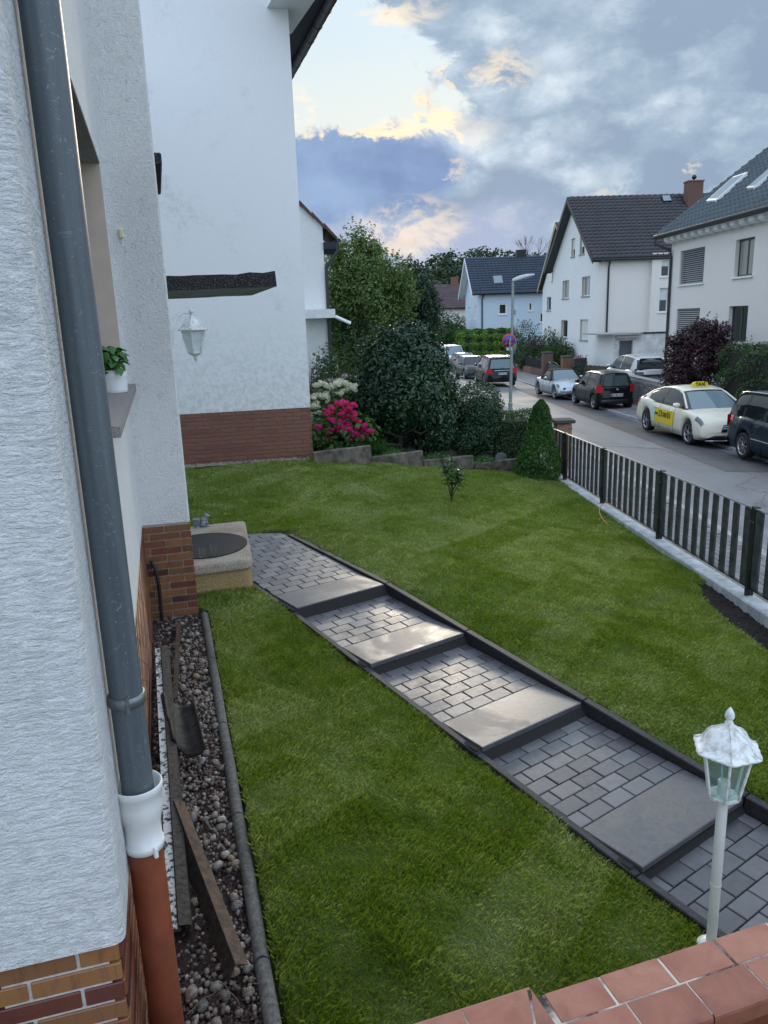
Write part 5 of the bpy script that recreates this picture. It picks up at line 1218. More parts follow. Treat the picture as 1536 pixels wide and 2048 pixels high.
    def end_panel(nm, sg, y0, y1, z0, z1, mat, off=.012, taper=0.0):
        V, Fc = gridmesh(lambda z, y: car.deform((sg * L / 2, y * (1 - taper * (z - z0) / (z1 - z0)), z)) + Vector((sg * off, 0, 0)), np.linspace(z0, z1, 3), np.linspace(y0, y1, 9)); o = MB().add(V, Fc, True).build(nm, mat, root); 
        s_ = o.modifiers.new('thick', 'SOLIDIFY'); s_.thickness = .01; return o
    for sg, pl_, nm in ((-1, plate_r, 'r'), (1, plate_f, 'f')):
        if pl_:
            txt, zc_, dark = pl_[:3]; po = MB().box((sg * (L / 2 + .018), pl_[3] if len(pl_) > 3 else 0, zc_), (.014, .52, .115), bev=.004).build('licence_plate', m_plate, root)
            eb = MB().box((sg * (L / 2 + .026), (pl_[3] if len(pl_) > 3 else 0) + sg * -.235, zc_), (.003, .042, .105)).build('plate_band', m_eu, po)
            tx = text_mesh('plate_lettering', txt, .105, m_txt, po, (sg * (L / 2 + .0262), (pl_[3] if len(pl_) > 3 else 0) + sg * .02, zc_), (R(90), 0, R(90 * sg)), bold=.004)
    if extra: extra(root, car, end_panel)
    return root
def zroad(x, y): return float(road_z(np.array(x), np.array(y)))
p_cream = paint('taxi_cream_paint', (.76, .72, .59), 0, .3); p_navy = paint('dark_petrol_paint', (.010, .020, .035), .3); p_black = paint('black_paint', (.008, .009, .011), .2); p_silver = paint('silver_paint', (.42, .46, .50), .75, .3); p_silver2 = paint('pale_silver_paint', (.50, .52, .53), .6, .3)
p_anth = paint('anthracite_paint', (.03, .034, .04), .4); p_white = paint('white_van_paint', (.66, .69, .72), 0, .3); p_green = paint('dark_bluegreen_paint', (.014, .028, .032), .4)
m_yel = simple('yellow_film', (.80, .62, .01), .4, var=.03); m_lb = simple('pale_blue_film', (.45, .68, .80), .4, var=.05)

# --- the cream taxi
sedan = Car(4.93, 1.86, [(-2.465, .62), (-2.44, .80), (-2.36, .98), (-2.2, 1.035), (-1.5, 1.06), (-.8, 1.00), (.9, .985), (1.25, .965), (1.8, .90), (2.2, .80), (2.36, .70), (2.44, .56), (2.465, .45)], .20, .345, 1.54, -1.40,
            [(-1.95, 1.04), (-1.35, 1.29), (-.75, 1.43), (-.2, 1.465), (.25, 1.43), (.55, 1.35), (1.35, .965)], .99, .70)
def taxi_x(root, car, ep):
    L = car.L
    ep('grille', 1, -.40, .40, .46, .66, m_blackp, .016, .12); ep('grille_bar', 1, -.36, .36, .545, .562, m_chrome, .026); ep('grille_bar', 1, -.36, .36, .60, .615, m_chrome, .026)
    ep('intake', 1, -.80, -.30, .27, .37, m_blackp, .012, .3); ep('intake', 1, .30, .80, .27, .37, m_blackp, .012, .3); ep('intake', 1, -.30, .30, .24, .36, m_blackp, .012)
    ep('front_lip', 1, -.78, .78, .215, .235, m_chrome, .02)
    # illuminated-sign body on the roof, standing across the car
    sg = thing('roof_sign', '', '', (.22, 0, 1.50)); sg.parent = root
    for k in ('label', 'category'):
        if k in sg: del sg[k]
    b = MB(); prof = [(-.25, 0), (.25, 0), (.245, .05), (.20, .115), (.12, .135), (-.12, .135), (-.20, .115), (-.245, .05)]
    V = [(-.045, y, z) for y, z in prof] + [(.045, y, z) for y, z in prof]; n = len(prof); b.add(V, [tuple(reversed(range(n))), tuple(range(n, 2 * n))] + [(i, (i + 1) % n, n + (i + 1) % n, n + i) for i in range(n)]); b.build('sign_shell', m_yel, sg)
    text_mesh('sign_lettering', 'TAXI', .13, m_txt, sg, (.0465, 0, .062), (R(90), 0, R(90)), bold=.006); text_mesh('sign_lettering', 'TAXI', .13, m_txt, sg, (-.0465, 0, .062), (R(90), 0, R(-90)), bold=.006)
    # advertising film on the doors (both sides)
    for side in (-1, 1):
        V, Fc = gridmesh(lambda x, r: car.P(x, r, side, .012), np.linspace(-.95, .62, 14), [2.0, 2.5, 3, 3.5, 3.95]); ad = MB().add(V, Fc, True).build('door_advert', m_yel, root)
        xa = -.95 if side < 0 else .62
        V, Fc = gridmesh(lambda x, r: car.P(x, r, side, .017), np.linspace(-.92 if side < 0 else .40, -.70 if side < 0 else .60, 3), [2.0, 2.5, 3, 3.5, 4.0]); MB().add(V, Fc, True).build('advert_emblem', m_lb, ad)
        pm_ = car.P(-.05, 3.15, side, .016); y_ = pm_.y + side * .004
        rot = (R(90), 0, 0) if side < 0 else (R(90), 0, math.pi)
        for txt, sz, xx, zz_ in (('(069)', .11, -.53, 3.1), ('23', .27, -.25, 3.15), ('00', .21, .04, 3.10), ('01', .27, .33, 3.15)):
            q = car.P(0, zz_, side, .02); text_mesh('advert_lettering', txt, sz, m_txt, ad, (xx if side < 0 else -xx - .33, q.y + side * .006, q.z + .02), rot, bold=.002)
tc0 = (9.42, 23.05); taxi_pos = (tc0[0], tc0[1], zroad(8.7, 23.05) + .02)
make_car('taxi', 'cream taxi saloon with yellow TAXI roof sign and yellow telephone advert on its doors', 'taxi', taxi_pos, 176.5, sedan, p_cream, roof=(-.75, .42), pillars=((-.42, -.30, True),), solid=((-1.72, -1.38),),
    glass_f=(m_cglass2, .50), rimm=m_rim, spokes=5, head=(1.98, 2.38, 4.15, 5.5), tail=(-2.40, -2.15, 4.0, 5.2, .5, .86, .70, .82), plate_f=('F TX 230', .40, 0), plate_r=('F TX 230', .62, 0), door_x=(-.38, .62), detail=2, extra=taxi_x)

# --- dark estate at the right edge
wagon = Car(4.62, 1.80, [(-2.31, .55), (-2.30, .80), (-2.26, 1.0), (-2.2, 1.04), (-1.0, 1.03), (1.0, 1.0), (1.35, .98), (1.9, .88), (2.15, .76), (2.27, .60), (2.31, .48)], .21, .325, 1.42, -1.28,
    [(-2.24, 1.05), (-2.12, 1.30), (-1.95, 1.545), (-1.6, 1.60), (-.2, 1.635), (.35, 1.59), (.75, 1.46), (1.5, 1.0)], 1.02, .74)
def wagon_x(root, car, ep):
    for side in (1, -1): MB().tube([car.G(x, 2.6, side, .05) for x in np.linspace(-1.85, .2, 10)], .018, 6).build('roof_rail', m_silv, root); MB().tube([car.P(x, 2.6, side, .012) for x in np.linspace(-.85, 1.0, 8)], .014, 5).build('side_moulding', p_silver, root)
m_silv = m_chrome
make_car('estate_car', 'dark blue estate car with pale roof rails cut off by the right edge', 'car', (9.86, 17.55, zroad(9.0, 17.5) + .02), 176.5, wagon, p_navy, roof=(-1.95, .45), pillars=((-.5, -.38, True), (-1.45, -1.34, False)), spokes=8,
    tail=(-2.28, -2.02, 4.0, 5.9, .62, .86, .72, 1.0), head=(1.9, 2.2, 4.4, 5.6), door_x=(-.45, .55), plate_r=('F KB 41', .68, 0), detail=2, extra=wagon_x)

# --- small black hatchback
hatch = Car(3.45, 1.62, [(-1.725, .50), (-1.715, .78), (-1.67, .93), (-1.55, .99), (-.6, .98), (.7, .93), (1.0, .90), (1.35, .82), (1.58, .70), (1.69, .56), (1.725, .45)], .20, .30, 1.10, -1.20,
    [(-1.62, 1.0), (-1.50, 1.22), (-1.36, 1.42), (-.9, 1.475), (-.1, 1.475), (.25, 1.40), (.95, .93)], .98, .76)
def hatch_x(root, car, ep):
    ep('rear_window_panel', -1, -.50, .50, .80, .93, m_cglass, .012); 
    V, Fc = gridmesh(lambda z, y: Vector((-1.62 + (z - 1.0) * .42 - .06 * (y / .6) ** 2 * -1 - .055, y * (1 - .25 * (z - .9) / .5), z)), np.linspace(.96, 1.36, 5), np.linspace(-.56, .56, 9)); MB().add(V, Fc, True).build('rear_window', glassy('rear_window_glass', (.05, .07, .075)), root)
    bm = MB().lathe([(0, 0), (.045, 0), (.045, .008), (.03, .008), (.03, .003), (0, .003)], seg=20).build('badge', m_chrome, root); bm.location = (-1.76, 0, .83); bm.rotation_euler = (0, R(-90), 0); bm.scale = (.7, 1, 1)
    ep('rear_skirt', -1, -.68, .68, .24, .42, m_blackp, .010, .12)
make_car('small_hatchback', 'small black hatchback seen from behind parked in front of the silver roadster', 'car', (9.42, 33.0, zroad(9.0, 33) + .04), -5.5, hatch, p_black, roof=(-1.36, .15), pillars=((-.35, -.26, True), (-1.12, -.95, False)), spokes=5, rimm=m_rim,
    tail=(-1.66, -1.46, 4.0, 6.0, .58, .80, .70, 1.02), head=(1.3, 1.6, 4.2, 5.4), plate_r=('LU EA 573', .60, 0), door_x=(-.32, .55), extra=hatch_x, detail=1)

# --- silver roadster
road_ = Car(4.05, 1.70, [(-2.02, .50), (-1.98, .70), (-1.85, .82), (-1.4, .86), (-.9, .87), (-.3, .82), (.4, .84), (1.2, .80), (1.7, .70), (1.93, .58), (2.02, .42)], .17, .315, 1.24, -1.21,
    [(-1.05, .88), (-.85, 1.12), (-.55, 1.27), (-.15, 1.285), (.08, 1.24), (.62, .86)], .85, .74, .30, .05)
m_soft = simple('black_soft_top', (.012, .012, .014), .9, var=.2)
def road_x(root, car, ep): ep('kidney_grille', 1, -.24, -.03, .46, .55, m_blackp, .014); ep('kidney_grille', 1, .03, .24, .46, .55, m_blackp, .014); ep('intake', 1, -.55, .55, .22, .34, m_blackp, .012, .1); ep('indicator', 1, .50, .66, .44, .50, simple('amber', (.5, .16, .03), .3), .02)
make_car('silver_roadster', 'silver two seat roadster with closed black soft top facing the camera', 'car', (8.95, 38.1, zroad(8.5, 38.1) + .03), 173, road_, p_silver, roof=(-1.0, .02), solid=((-1.0, -.45),), roof_m=m_soft, rimm=m_rim, spokes=5, glass_f=(m_cglass2, .05),
    head=(1.55, 1.86, 4.2, 5.8), tail=(-1.95, -1.75, 4, 5), plate_f=('F OR 99', .36, 0), door_x=(-.40, .55), extra=road_x)

# --- silver crossover in the drive
suv = Car(4.72, 1.84, [(-2.36, .60), (-2.35, .90), (-2.30, 1.08), (-2.15, 1.12), (-.5, 1.08), (1.0, 1.06), (1.4, 1.03), (1.95, .92), (2.2, .80), (2.32, .62), (2.36, .50)], .25, .355, 1.38, -1.33,
    [(-2.16, 1.12), (-1.90, 1.42), (-1.60, 1.61), (-.9, 1.67), (-.1, 1.68), (.35, 1.62), (.70, 1.50), (1.35, 1.05)], 1.10, .74)
def suv_x(root, car, ep):
    V, Fc = gridmesh(lambda z, y: Vector((-2.22 + (z - 1.1) * 1.05, y * (1 - .35 * (z - 1.1) / .5), z + .03)), np.linspace(1.12, 1.56, 5), np.linspace(-.70, .70, 9)); MB().add(V, Fc, True).build('rear_window', m_cglass, root)
    ep('rear_skirt', -1, -.72, .72, .28, .44, m_blackp, .010, .1)
SP = at_y(1292, 770, 37.5)
make_car('silver_crossover', 'silver crossover with steep dark rear window parked in the raised drive behind the stone wall', 'car', (12.0, 36.4, -3.62), -2, suv, p_silver2, roof=(-1.75, .45), pillars=((-.35, -.26, False),), solid=((-2.1, -1.55),), rimm=m_rim, spokes=7,
    tail=(-2.30, -2.0, 4.2, 5.9, .50, .86, .88, 1.04, m_head), head=(1.8, 2.2, 4.2, 5.6), plate_r=('GW GV 900', .78, 0), door_x=(-.32, .62), extra=suv_x, detail=2)

# --- black SUV, dark compact, dark saloon and van farther down
suv2 = Car(4.6, 1.86, [(-2.3, .55), (-2.29, .95), (-2.25, 1.08), (-2.1, 1.12), (1.0, 1.08), (1.4, 1.05), (2.0, .96), (2.2, .84), (2.28, .65), (2.3, .5)], .26, .36, 1.38, -1.33,
    [(-2.2, 1.12), (-2.08, 1.40), (-1.98, 1.68), (-1.6, 1.74), (-.1, 1.75), (.4, 1.68), (.7, 1.56), (1.4, 1.07)], 1.10, .78, .18)
def suv2_x(root, car, ep):
    V, Fc = gridmesh(lambda z, y: Vector((-2.245 + (z - 1.1) * .36, y * (1 - .18 * (z - 1.1) / .5), z)), np.linspace(1.10, 1.60, 5), np.linspace(-.72, .72, 9)); MB().add(V, Fc, True).build('rear_window', m_cglass2, root)
    ep('tailgate_bar', -1, -.45, .45, .96, .99, m_chrome, .018)
    for side in (1, -1): MB().tube([car.G(x, 2.6, side, .06) for x in np.linspace(-1.8, .3, 10)], .02, 6).build('roof_rail', m_chrome, root)
make_car('black_suv', 'black sport utility car with roof rails seen from behind, its red lights flanking the tailgate', 'car', (6.98, 47.2, zroad(6.98, 47.2)), -3, suv2, p_black, roof=(-2.0, .5), pillars=((-.4, -.3, True), (-1.5, -1.38, False)), spokes=6,
    tail=(-2.27, -2.02, 4.0, 6.0, .60, .90, .80, 1.06), head=(1.9, 2.2, 4.2, 5.5), plate_r=('WI TG 83', .80, 0), door_x=(-.38, .6), extra=suv2_x)
def gr_x(root, car, ep): ep('grille', 1, -.45, .45, .42, .62, m_blackp, .014, .1); ep('intake', 1, -.70, .70, .24, .34, m_blackp, .012)
hatch2 = Car(4.25, 1.80, [(-2.12, .55), (-2.1, .9), (-2.0, 1.0), (.9, .98), (1.2, .96), (1.75, .86), (2.0, .74), (2.09, .58), (2.12, .45)], .20, .33, 1.33, -1.27, [(-2.0, 1.0), (-1.7, 1.38), (-1.0, 1.48), (-.1, 1.50), (.3, 1.44), (1.15, .97)], .99, .72)
make_car('dark_compact', 'anthracite compact car facing the camera, half hidden by the black sport utility car', 'car', (6.45, 54.2, zroad(6.45, 54.2)), 173, hatch2, p_anth, roof=(-1.5, .2), pillars=((-.4, -.3, True),), spokes=7, glass_f=(m_cglass, .25), head=(1.6, 2.0, 4.2, 5.8), tail=(-2.05, -1.85, 4, 5.5), plate_f=('F AL 12', .40, 0), door_x=(-.35, .6), extra=gr_x)
make_car('dark_saloon', 'dark blue green car with pale reflecting windscreen parked in front of the white van', 'car', (6.85, 62.5, zroad(6.85, 62.5)), 174, hatch2, p_green, roof=(-1.5, .2), pillars=((-.4, -.3, True),), spokes=7, glass_f=(m_cglass2, .25), head=(1.6, 2.0, 4.2, 5.8), tail=(-2.05, -1.85, 4, 5.5), plate_f=('F MT 7', .40, 0), door_x=(-.35, .6), extra=gr_x)
van = Car(4.9, 1.92, [(-2.45, .6), (-2.44, 1.1), (-2.4, 1.22), (1.2, 1.2), (1.6, 1.15), (2.1, 1.04), (2.35, .92), (2.43, .70), (2.45, .5)], .24, .34, 1.55, -1.45, [(-2.42, 1.2), (-2.36, 1.7), (-2.28, 1.92), (-2.0, 1.95), (.6, 1.95), (.95, 1.86), (1.75, 1.16)], 1.2, .84, .16)
make_car('white_van', 'white van facing the camera at the far end of the parked row', 'van', (6.75, 73.0, zroad(6.75, 73)), 174, van, p_white, roof=(-2.3, .9), solid=((-2.3, .15),), pillars=(), spokes=6, glass_f=(m_cglass2, .95), head=(1.9, 2.3, 4.2, 5.8), tail=(-2.4, -2.3, 3, 5.5), plate_f=('F BV 204', .45, 0), door_x=(.2,), extra=gr_x)

# ================================================================== street furniture
m_lpole = simple('lamp_post_grey', (.30, .34, .32), .6, .2, .12, 4); m_lhead = simple('lamp_head_grey', (.42, .46, .46), .5)
q = at_y(1021, 780, 25.2); LPX, LPY = float(q[0]), 25.2; lpz = float(wz0(np.array(LPX), LPY))
sl = thing('street_lamp', 'grey street lamp with cobra head rising behind the round laurel bush', 'street lamp', (LPX, LPY, lpz)); hz = lambda py: zpx(1021, py, LPX, LPY) - lpz
ht = hz(563); hj = hz(806)
MB().tube([(0, 0, 0), (0, 0, hj)], .068, 16).build('pole_base', m_lpole, sl); MB().lathe([(.072, hj - .05), (.078, hj - .04), (.078, hj), (.05, hj + .02)], seg=16).build('pole_collar', m_lpole, sl)
MB().tube([(0, 0, hj), (.06, 0, ht)], [.052, .040], 14).build('pole', m_lpole, sl)
b = MB(); pr = []
for k in range(9):
    u = k / 8; x = -.02 + .70 * u; w = .065 + .085 * math.sin(math.pi * min(1, u * .78 + .12)); pr.append((x, w * (1 if k not in (0, 8) else .55), .09 * math.sin(math.pi * min(1, u * .8 + .18)) + .02, .19 * u))
seg = 14; V = []
for (x, w, h_, dz) in pr:
    for k in range(seg): t = 2 * math.pi * k / seg; V.append((x + .05, w * math.cos(t), ht + dz * .95 + (h_ * math.sin(t) if math.sin(t) > 0 else .035 * math.sin(t))))
Fq = [(i * seg + k, i * seg + (k + 1) % seg, (i + 1) * seg + (k + 1) % seg, (i + 1) * seg + k) for i in range(8) for k in range(seg)]; b.add(V, Fq, True); b.add(V[:seg], [tuple(range(seg))]); b.add(V[-seg:], [tuple(reversed(range(seg)))]); hd = b.build('lamp_head', m_lhead, sl)
bm = bmesh.new(); bmesh.ops.create_icosphere(bm, subdivisions=2, radius=1, matrix=Matrix.Translation((.50, 0, ht + .115)) @ Matrix.Rotation(-.26, 4, 'Y') @ Matrix.Diagonal((.17, .10, .05, 1))); me = bpy.data.meshes.new('lamp_lens'); bm.to_mesh(me); bm.free(); me.materials.append(m_frost); new_obj('lamp_lens', me, hd)
MB().box((.095, 0, hz(625)), (.10, .07, .17), bev=.01).build('junction_box', m_lpole, sl)
# traffic signs clamped to the lamp post
m_sred = simple('sign_red', (.55, .03, .03), .4, var=.03); m_sblue = simple('sign_blue', (.01, .10, .45), .4, var=.03); m_sback = simple('sign_back_grey', (.30, .34, .35), .45, .3, .08)
sr = .215
sgn = thing('no_stopping_sign', 'round blue no stopping sign with red ring and cross on the street lamp', 'road sign', (LPX - .08, LPY - .085, lpz + hz(681)))
def disc(nm, r, th, mat, par_, y): o = MB().lathe([(0, 0), (r, 0), (r, th), (0, th)], seg=36).build(nm, mat, par_); o.rotation_euler = (R(90), 0, 0); o.location = (0, y, 0); return o
disc('sign_plate', sr, .004, m_sback, sgn, .0); disc('red_ring', sr * .99, .004, m_sred, sgn, -.005); disc('blue_field', sr * .80, .004, m_sblue, sgn, -.0095)
for a in (45, -45): o = MB().box((0, 0, 0), (sr * 1.6, .003, .05)).build('red_bar', m_sred, sgn); o.location = (0, -.016, 0); o.rotation_euler = (0, R(a), 0)
o = MB().box((-.03, -.09, hz(697)), (.16, .003, .11)).build('additional_plate', m_white); o.location = (LPX - .04, LPY, lpz); tag(o, 'small white additional plate below the blue no stopping sign', 'road sign')
sg2 = thing('sign_seen_from_behind', 'large round sign seen from behind, edge towards the road, on the street lamp', 'road sign', (LPX + .075, LPY + .06, lpz + hz(690)), R(58))
disc('sign_back', .31, .005, m_sback, sg2, 0); MB().box((0, -.015, .12), (.5, .02, .03)).build('clamp_rail', m_galv, sg2)
# ================================================================== houses
m_rt_dark = simple('charcoal_roof_tile', (.036, .035, .042), .45, var=.2, nscale=1.2); m_rt_blue = simple('slate_blue_roof_tile', (.060, .085, .105), .4, var=.2, nscale=1.2)
m_rt_navy = simple('navy_roof_tile', (.018, .036, .065), .4, var=.2, nscale=1.0); m_rt_maroon = simple('maroon_roof_tile', (.085, .055, .060), .6, var=.2, nscale=1.0); m_rt_brown = simple('brown_roof_tile', (.10, .045, .03), .7, var=.3, nscale=4)
m_wglass = glassy('house_window_glass', (.025, .03, .032), .06); m_wglass_l = glassy('curtained_glass', (.22, .24, .22), .15); m_wframe = simple('white_window_frame', (.75, .76, .76), .45, var=.03); m_wframed = simple('anthracite_window_frame', (.045, .05, .055), .45, var=.05)
m_sill = simple('stone_sill', (.30, .29, .28), .8); m_slat = simple('shutter_slat_grey', (.34, .35, .37), .5, .2, .06); m_rshut = simple('roller_shutter_white', (.60, .62, .62), .6, var=.05); m_reveal = simple('beige_reveal', (.48, .45, .38), .85, var=.08)
m_gdoor = simple('grey_garage_door', (.10, .11, .13), .5, var=.08); m_chim = bricks_mat('chimney_brick', [(.16, .08, .06), (.20, .10, .07), (.13, .07, .055)], .8, .3); m_cream_b = simple('verge_cream', (.50, .46, .38), .7)
class Wall:
    """vertical wall in a house frame: origin O (x, y), direction az, outward normal az_n; u runs along it"""
    def __init__(s, house_, O, az, out): s.h = house_; s.O = np.array([O[0], O[1], 0.0]); s.d = dirv(az); s.n = dirv(az + (90 if out > 0 else -90)); s.az = az
    def uz(s, px, py): P_ = at_plane(px, py, s.O, s.az); return float((P_ - s.O) @ s.d), float(P_[2])
    def W3(s, u, o, z): return s.O + s.d * u + s.n * o + np.array([0, 0, z])
    def L3(s, u, o, z): p = s.W3(u, o, z); return Vector(p) - s.h.location      # house empties are unrotated
def wall_with_holes(w, u0, u1, z0, z1, holes, mat, name='wall', gable=None, thick=.28, revealm=None):
    us = sorted(set([u0, u1] + [h[0] for h in holes] + [h[1] for h in holes] + ([gable[0]] if gable else []))); zs = sorted(set([z0, z1] + [h[2] for h in holes] + [h[3] for h in holes] + ([gable[1]] if gable else [])))
    us = [u for u in us if u0 <= u <= u1]; zs = [z for z in zs if z0 <= z <= z1]
    V, Fc, mi = [], [], []
    def quad(pts, m=0): b = len(V); V.extend(pts); Fc.append(tuple(range(b, b + len(pts)))); mi.append(m)
    for i in range(len(us) - 1):
        for j in range(len(zs) - 1):
            ua, ub, za, zb_ = us[i], us[i + 1], zs[j], zs[j + 1]; cu_, cz = (ua + ub) / 2, (za + zb_) / 2
            if any(h[0] < cu_ < h[1] and h[2] < cz < h[3] for h in holes): continue
            poly = [(ua, za), (ub, za), (ub, zb_), (ua, zb_)]
            if gable:   # (ridge_u, eave_z, slope_left, slope_right)
                ru, ez, zr = gable; uL, uR = u0, u1
                poly = clip_half(poly, -(zr - ez) / (ru - uL), 1, -ez + (zr - ez) / (ru - uL) * uL) if len(poly) > 2 else poly
                if len(poly) > 2: poly = clip_half(poly, (zr - ez) / (uR - ru), 1, -zr - (zr - ez) / (uR - ru) * ru)
            if len(poly) > 2: quad([w.L3(a, 0, b) for a, b in poly])
    for (a, b, c, d) in [h[:4] for h in holes]:
        for q in (((a, 0, c), (a, 0, d), (a, -thick, d), (a, -thick, c)), ((b, 0, d), (b, 0, c), (b, -thick, c), (b, -thick, d)), ((a, 0, d), (b, 0, d), (b, -thick, d), (a, -thick, d)), ((b, 0, c), (a, 0, c), (a, -thick, c), (b, -thick, c))): quad([w.L3(*p_) for p_ in q], 1)
    return raw(name, V, Fc, None, w.h, mats=[mat, revealm or mat], midx=mi)
def wbox(w, u0, u1, o0, o1, z0, z1, name, mat, parent=None, bev=0.0):
    V = [w.L3(u, o, z) for z in (z0, z1) for (u, o) in ((u0, o0), (u1, o0), (u1, o1), (u0, o1))]
    if parent is not None and parent is not w.h: base = Vector((0, 0, 0))
    return MB().add(V, [(3, 2, 1, 0), (4, 5, 6, 7), (0, 1, 5, 4), (1, 2, 6, 5), (2, 3, 7, 6), (3, 0, 4, 7)]).build(name, mat, parent if parent is not None else w.h)
def add_window(w, a, b, c, d, fm=None, gm=None, sill=True, depth=.14, mull=0, shutter=0.0, sill_m=None, slats=0, fw=.06):
    fm = fm or m_wframe; gm = gm or m_wglass
    fr = MB()
    def bb(u0, u1, z0, z1, o0=-depth - .05, o1=-depth):
        V = [w.L3(u, o, z) for z in (z0, z1) for (u, o) in ((u0, o0), (u1, o0), (u1, o1), (u0, o1))]; fr.add(V, [(3, 2, 1, 0), (4, 5, 6, 7), (0, 1, 5, 4), (1, 2, 6, 5), (2, 3, 7, 6), (3, 0, 4, 7)])
    bb(a, b, c, c + fw); bb(a, b, d - fw, d); bb(a, a + fw, c + fw, d - fw); bb(b - fw, b, c + fw, d - fw)
    for k in range(mull): m_ = a + (b - a) * (k + 1) / (mull + 1); bb(m_ - fw * .6, m_ + fw * .6, c + fw, d - fw)
    wo = fr.build('window', fm, w.h)
    wbox(w, a + .01, b - .01, -depth - .035, -depth - .02, c + .01, d - .01, 'pane', gm, wo)
    if sill: wbox(w, a - .08, b + .08, -.10, .07, c - .07, c - .002, 'sill', sill_m or m_sill, wo)
    if shutter > 0: wbox(w, a + .005, b - .005, -depth + .002, -depth + .02, d - (d - c) * shutter, d - .004, 'roller_shutter', m_rshut, wo)
    if slats:
        for k in range(slats):
            z = c + (d - c) * (k + .5) / slats; h_ = (d - c) / slats
            V = [w.L3(u, o, zz_) for (u, o, zz_) in ((a + .01, -.05, z - h_ * .30), (b - .01, -.05, z - h_ * .30), (b - .01, -.10, z + h_ * .30), (a + .01, -.10, z + h_ * .30), (a + .01, -.042, z - h_ * .24), (b - .01, -.042, z - h_ * .24), (b - .01, -.092, z + h_ * .36), (a + .01, -.092, z + h_ * .36))]
            MB().add(V, [(3, 2, 1, 0), (4, 5, 6, 7), (0, 1, 5, 4), (1, 2, 6, 5), (2, 3, 7, 6), (3, 0, 4, 7)]).build('slat', m_slat, wo)
    return wo
def win_px(w, pxs, **k):
    """window from four picture readings left, right, top, bottom"""
    l, r, t, b = pxs; ym = (t + b) / 2; ua, ub = w.uz(l, ym)[0], w.uz(r, ym)[0]; xm = (l + r) / 2; zt_, zb_ = w.uz(xm, t)[1], w.uz(xm, b)[1]
    return (min(ua, ub), max(ua, ub), zb_, zt_), k
def tiled_roof(h, P00, P10, P11, P01, mat, tw, th, name='roof', amp=.03, thick=.16):
    """roof plane: P00-P10 eave, P01-P11 ridge (world points). Real pan tile relief joined in one mesh."""
    A, B, C, D = [np.array(p_, float) for p_ in (P00, P10, P11, P01)]; loc = np.array(h.location)
    nrm = np.cross(B - A, D - A); nrm /= np.linalg.norm(nrm); nrm = nrm if nrm[2] > 0 else -nrm
    V = [p_ - loc for p_ in (A, B, C, D)] + [p_ - loc - nrm * thick for p_ in (A, B, C, D)]
    ro = MB().add(V, [(0, 1, 2, 3), (7, 6, 5, 4), (0, 4, 5, 1), (1, 5, 6, 2), (2, 6, 7, 3), (3, 7, 4, 0)]).build(name, mat, h)
    nu = max(2, int(round(np.linalg.norm(B - A) / tw))); nv = max(2, int(round(np.linalg.norm(D - A) / th))); k = 5
    u = np.concatenate([(i + np.linspace(0, 1, k)[:-1]) / nu for i in range(nu)] + [[1.0]]); ph = (u * nu) % 1
    prof = np.where(ph < .6, np.sin(ph / .6 * np.pi) * .35, -0.0) + np.where(ph >= .6, np.sin((ph - .6) / .4 * np.pi) * 1.0, 0)
    rows_ = []; Fq = []; Vv = []; nb = 0
    for j in range(nv):
        v0, v1 = j / nv, min(1, (j + 1.06) / nv)
        for (v, lift) in ((v0, -.01), (v0, amp * .9), (v1, .004)):
            base = (A[None] * (1 - u)[:, None] + B[None] * u[:, None]) * (1 - v) + (D[None] * (1 - u)[:, None] + C[None] * u[:, None]) * v
            Vv.append(base + nrm[None] * ((prof * amp + lift + .012)[:, None] if lift > 0 else np.full((len(u), 1), .004)) - loc)
        i = np.arange(len(u) - 1); a = nb; n_ = len(u)
        Fq.append(np.stack([a + i, a + i + 1, a + n_ + i + 1, a + n_ + i], -1)); Fq.append(np.stack([a + n_ + i, a + n_ + i + 1, a + 2 * n_ + i + 1, a + 2 * n_ + i], -1)); nb += 3 * n_
    o = np_mesh('roof_tiles', np.concatenate(Vv), np.concatenate(Fq), mat, ro, smooth=False); tag(o, kind='stuff'); return ro
def skylight(h, quad, nrmup, glass, fm, parent):
    loc = np.array(h.location); q = [np.array(p_, float) for p_ in quad]; n = np.cross(q[1] - q[0], q[3] - q[0]); n /= np.linalg.norm(n); n = n if n[2] > 0 else -n
    V = [p_ - loc + n * .02 for p_ in q] + [p_ - loc + n * .20 for p_ in q]
    s_ = MB().add(V, [(3, 2, 1, 0), (4, 5, 6, 7), (0, 1, 5, 4), (1, 2, 6, 5), (2, 3, 7, 6), (3, 0, 4, 7)]).build('skylight', fm, parent)
    c = sum(q) / 4; g_ = [c + (p_ - c) * .84 + n * .204 - loc for p_ in q]; V = g_ + [p_ + n * .006 for p_ in g_]
    MB().add(V, [(3, 2, 1, 0), (4, 5, 6, 7), (0, 1, 5, 4), (1, 2, 6, 5), (2, 3, 7, 6), (3, 0, 4, 7)]).build('skylight_pane', glass, s_); return s_
def on_roof(px, py, A, B, D):
    A, B, D = [np.array(p_, float) for p_ in (A, B, D)]; n = np.cross(B - A, D - A); d = ray(px, py); return d * (n @ A) / (n @ d)
def ltube(h, pts, r, name, mat, parent=None, seg=8): return MB().tube([Vector(p_) - h.location for p_ in pts], r, seg).build(name, mat, parent or h)

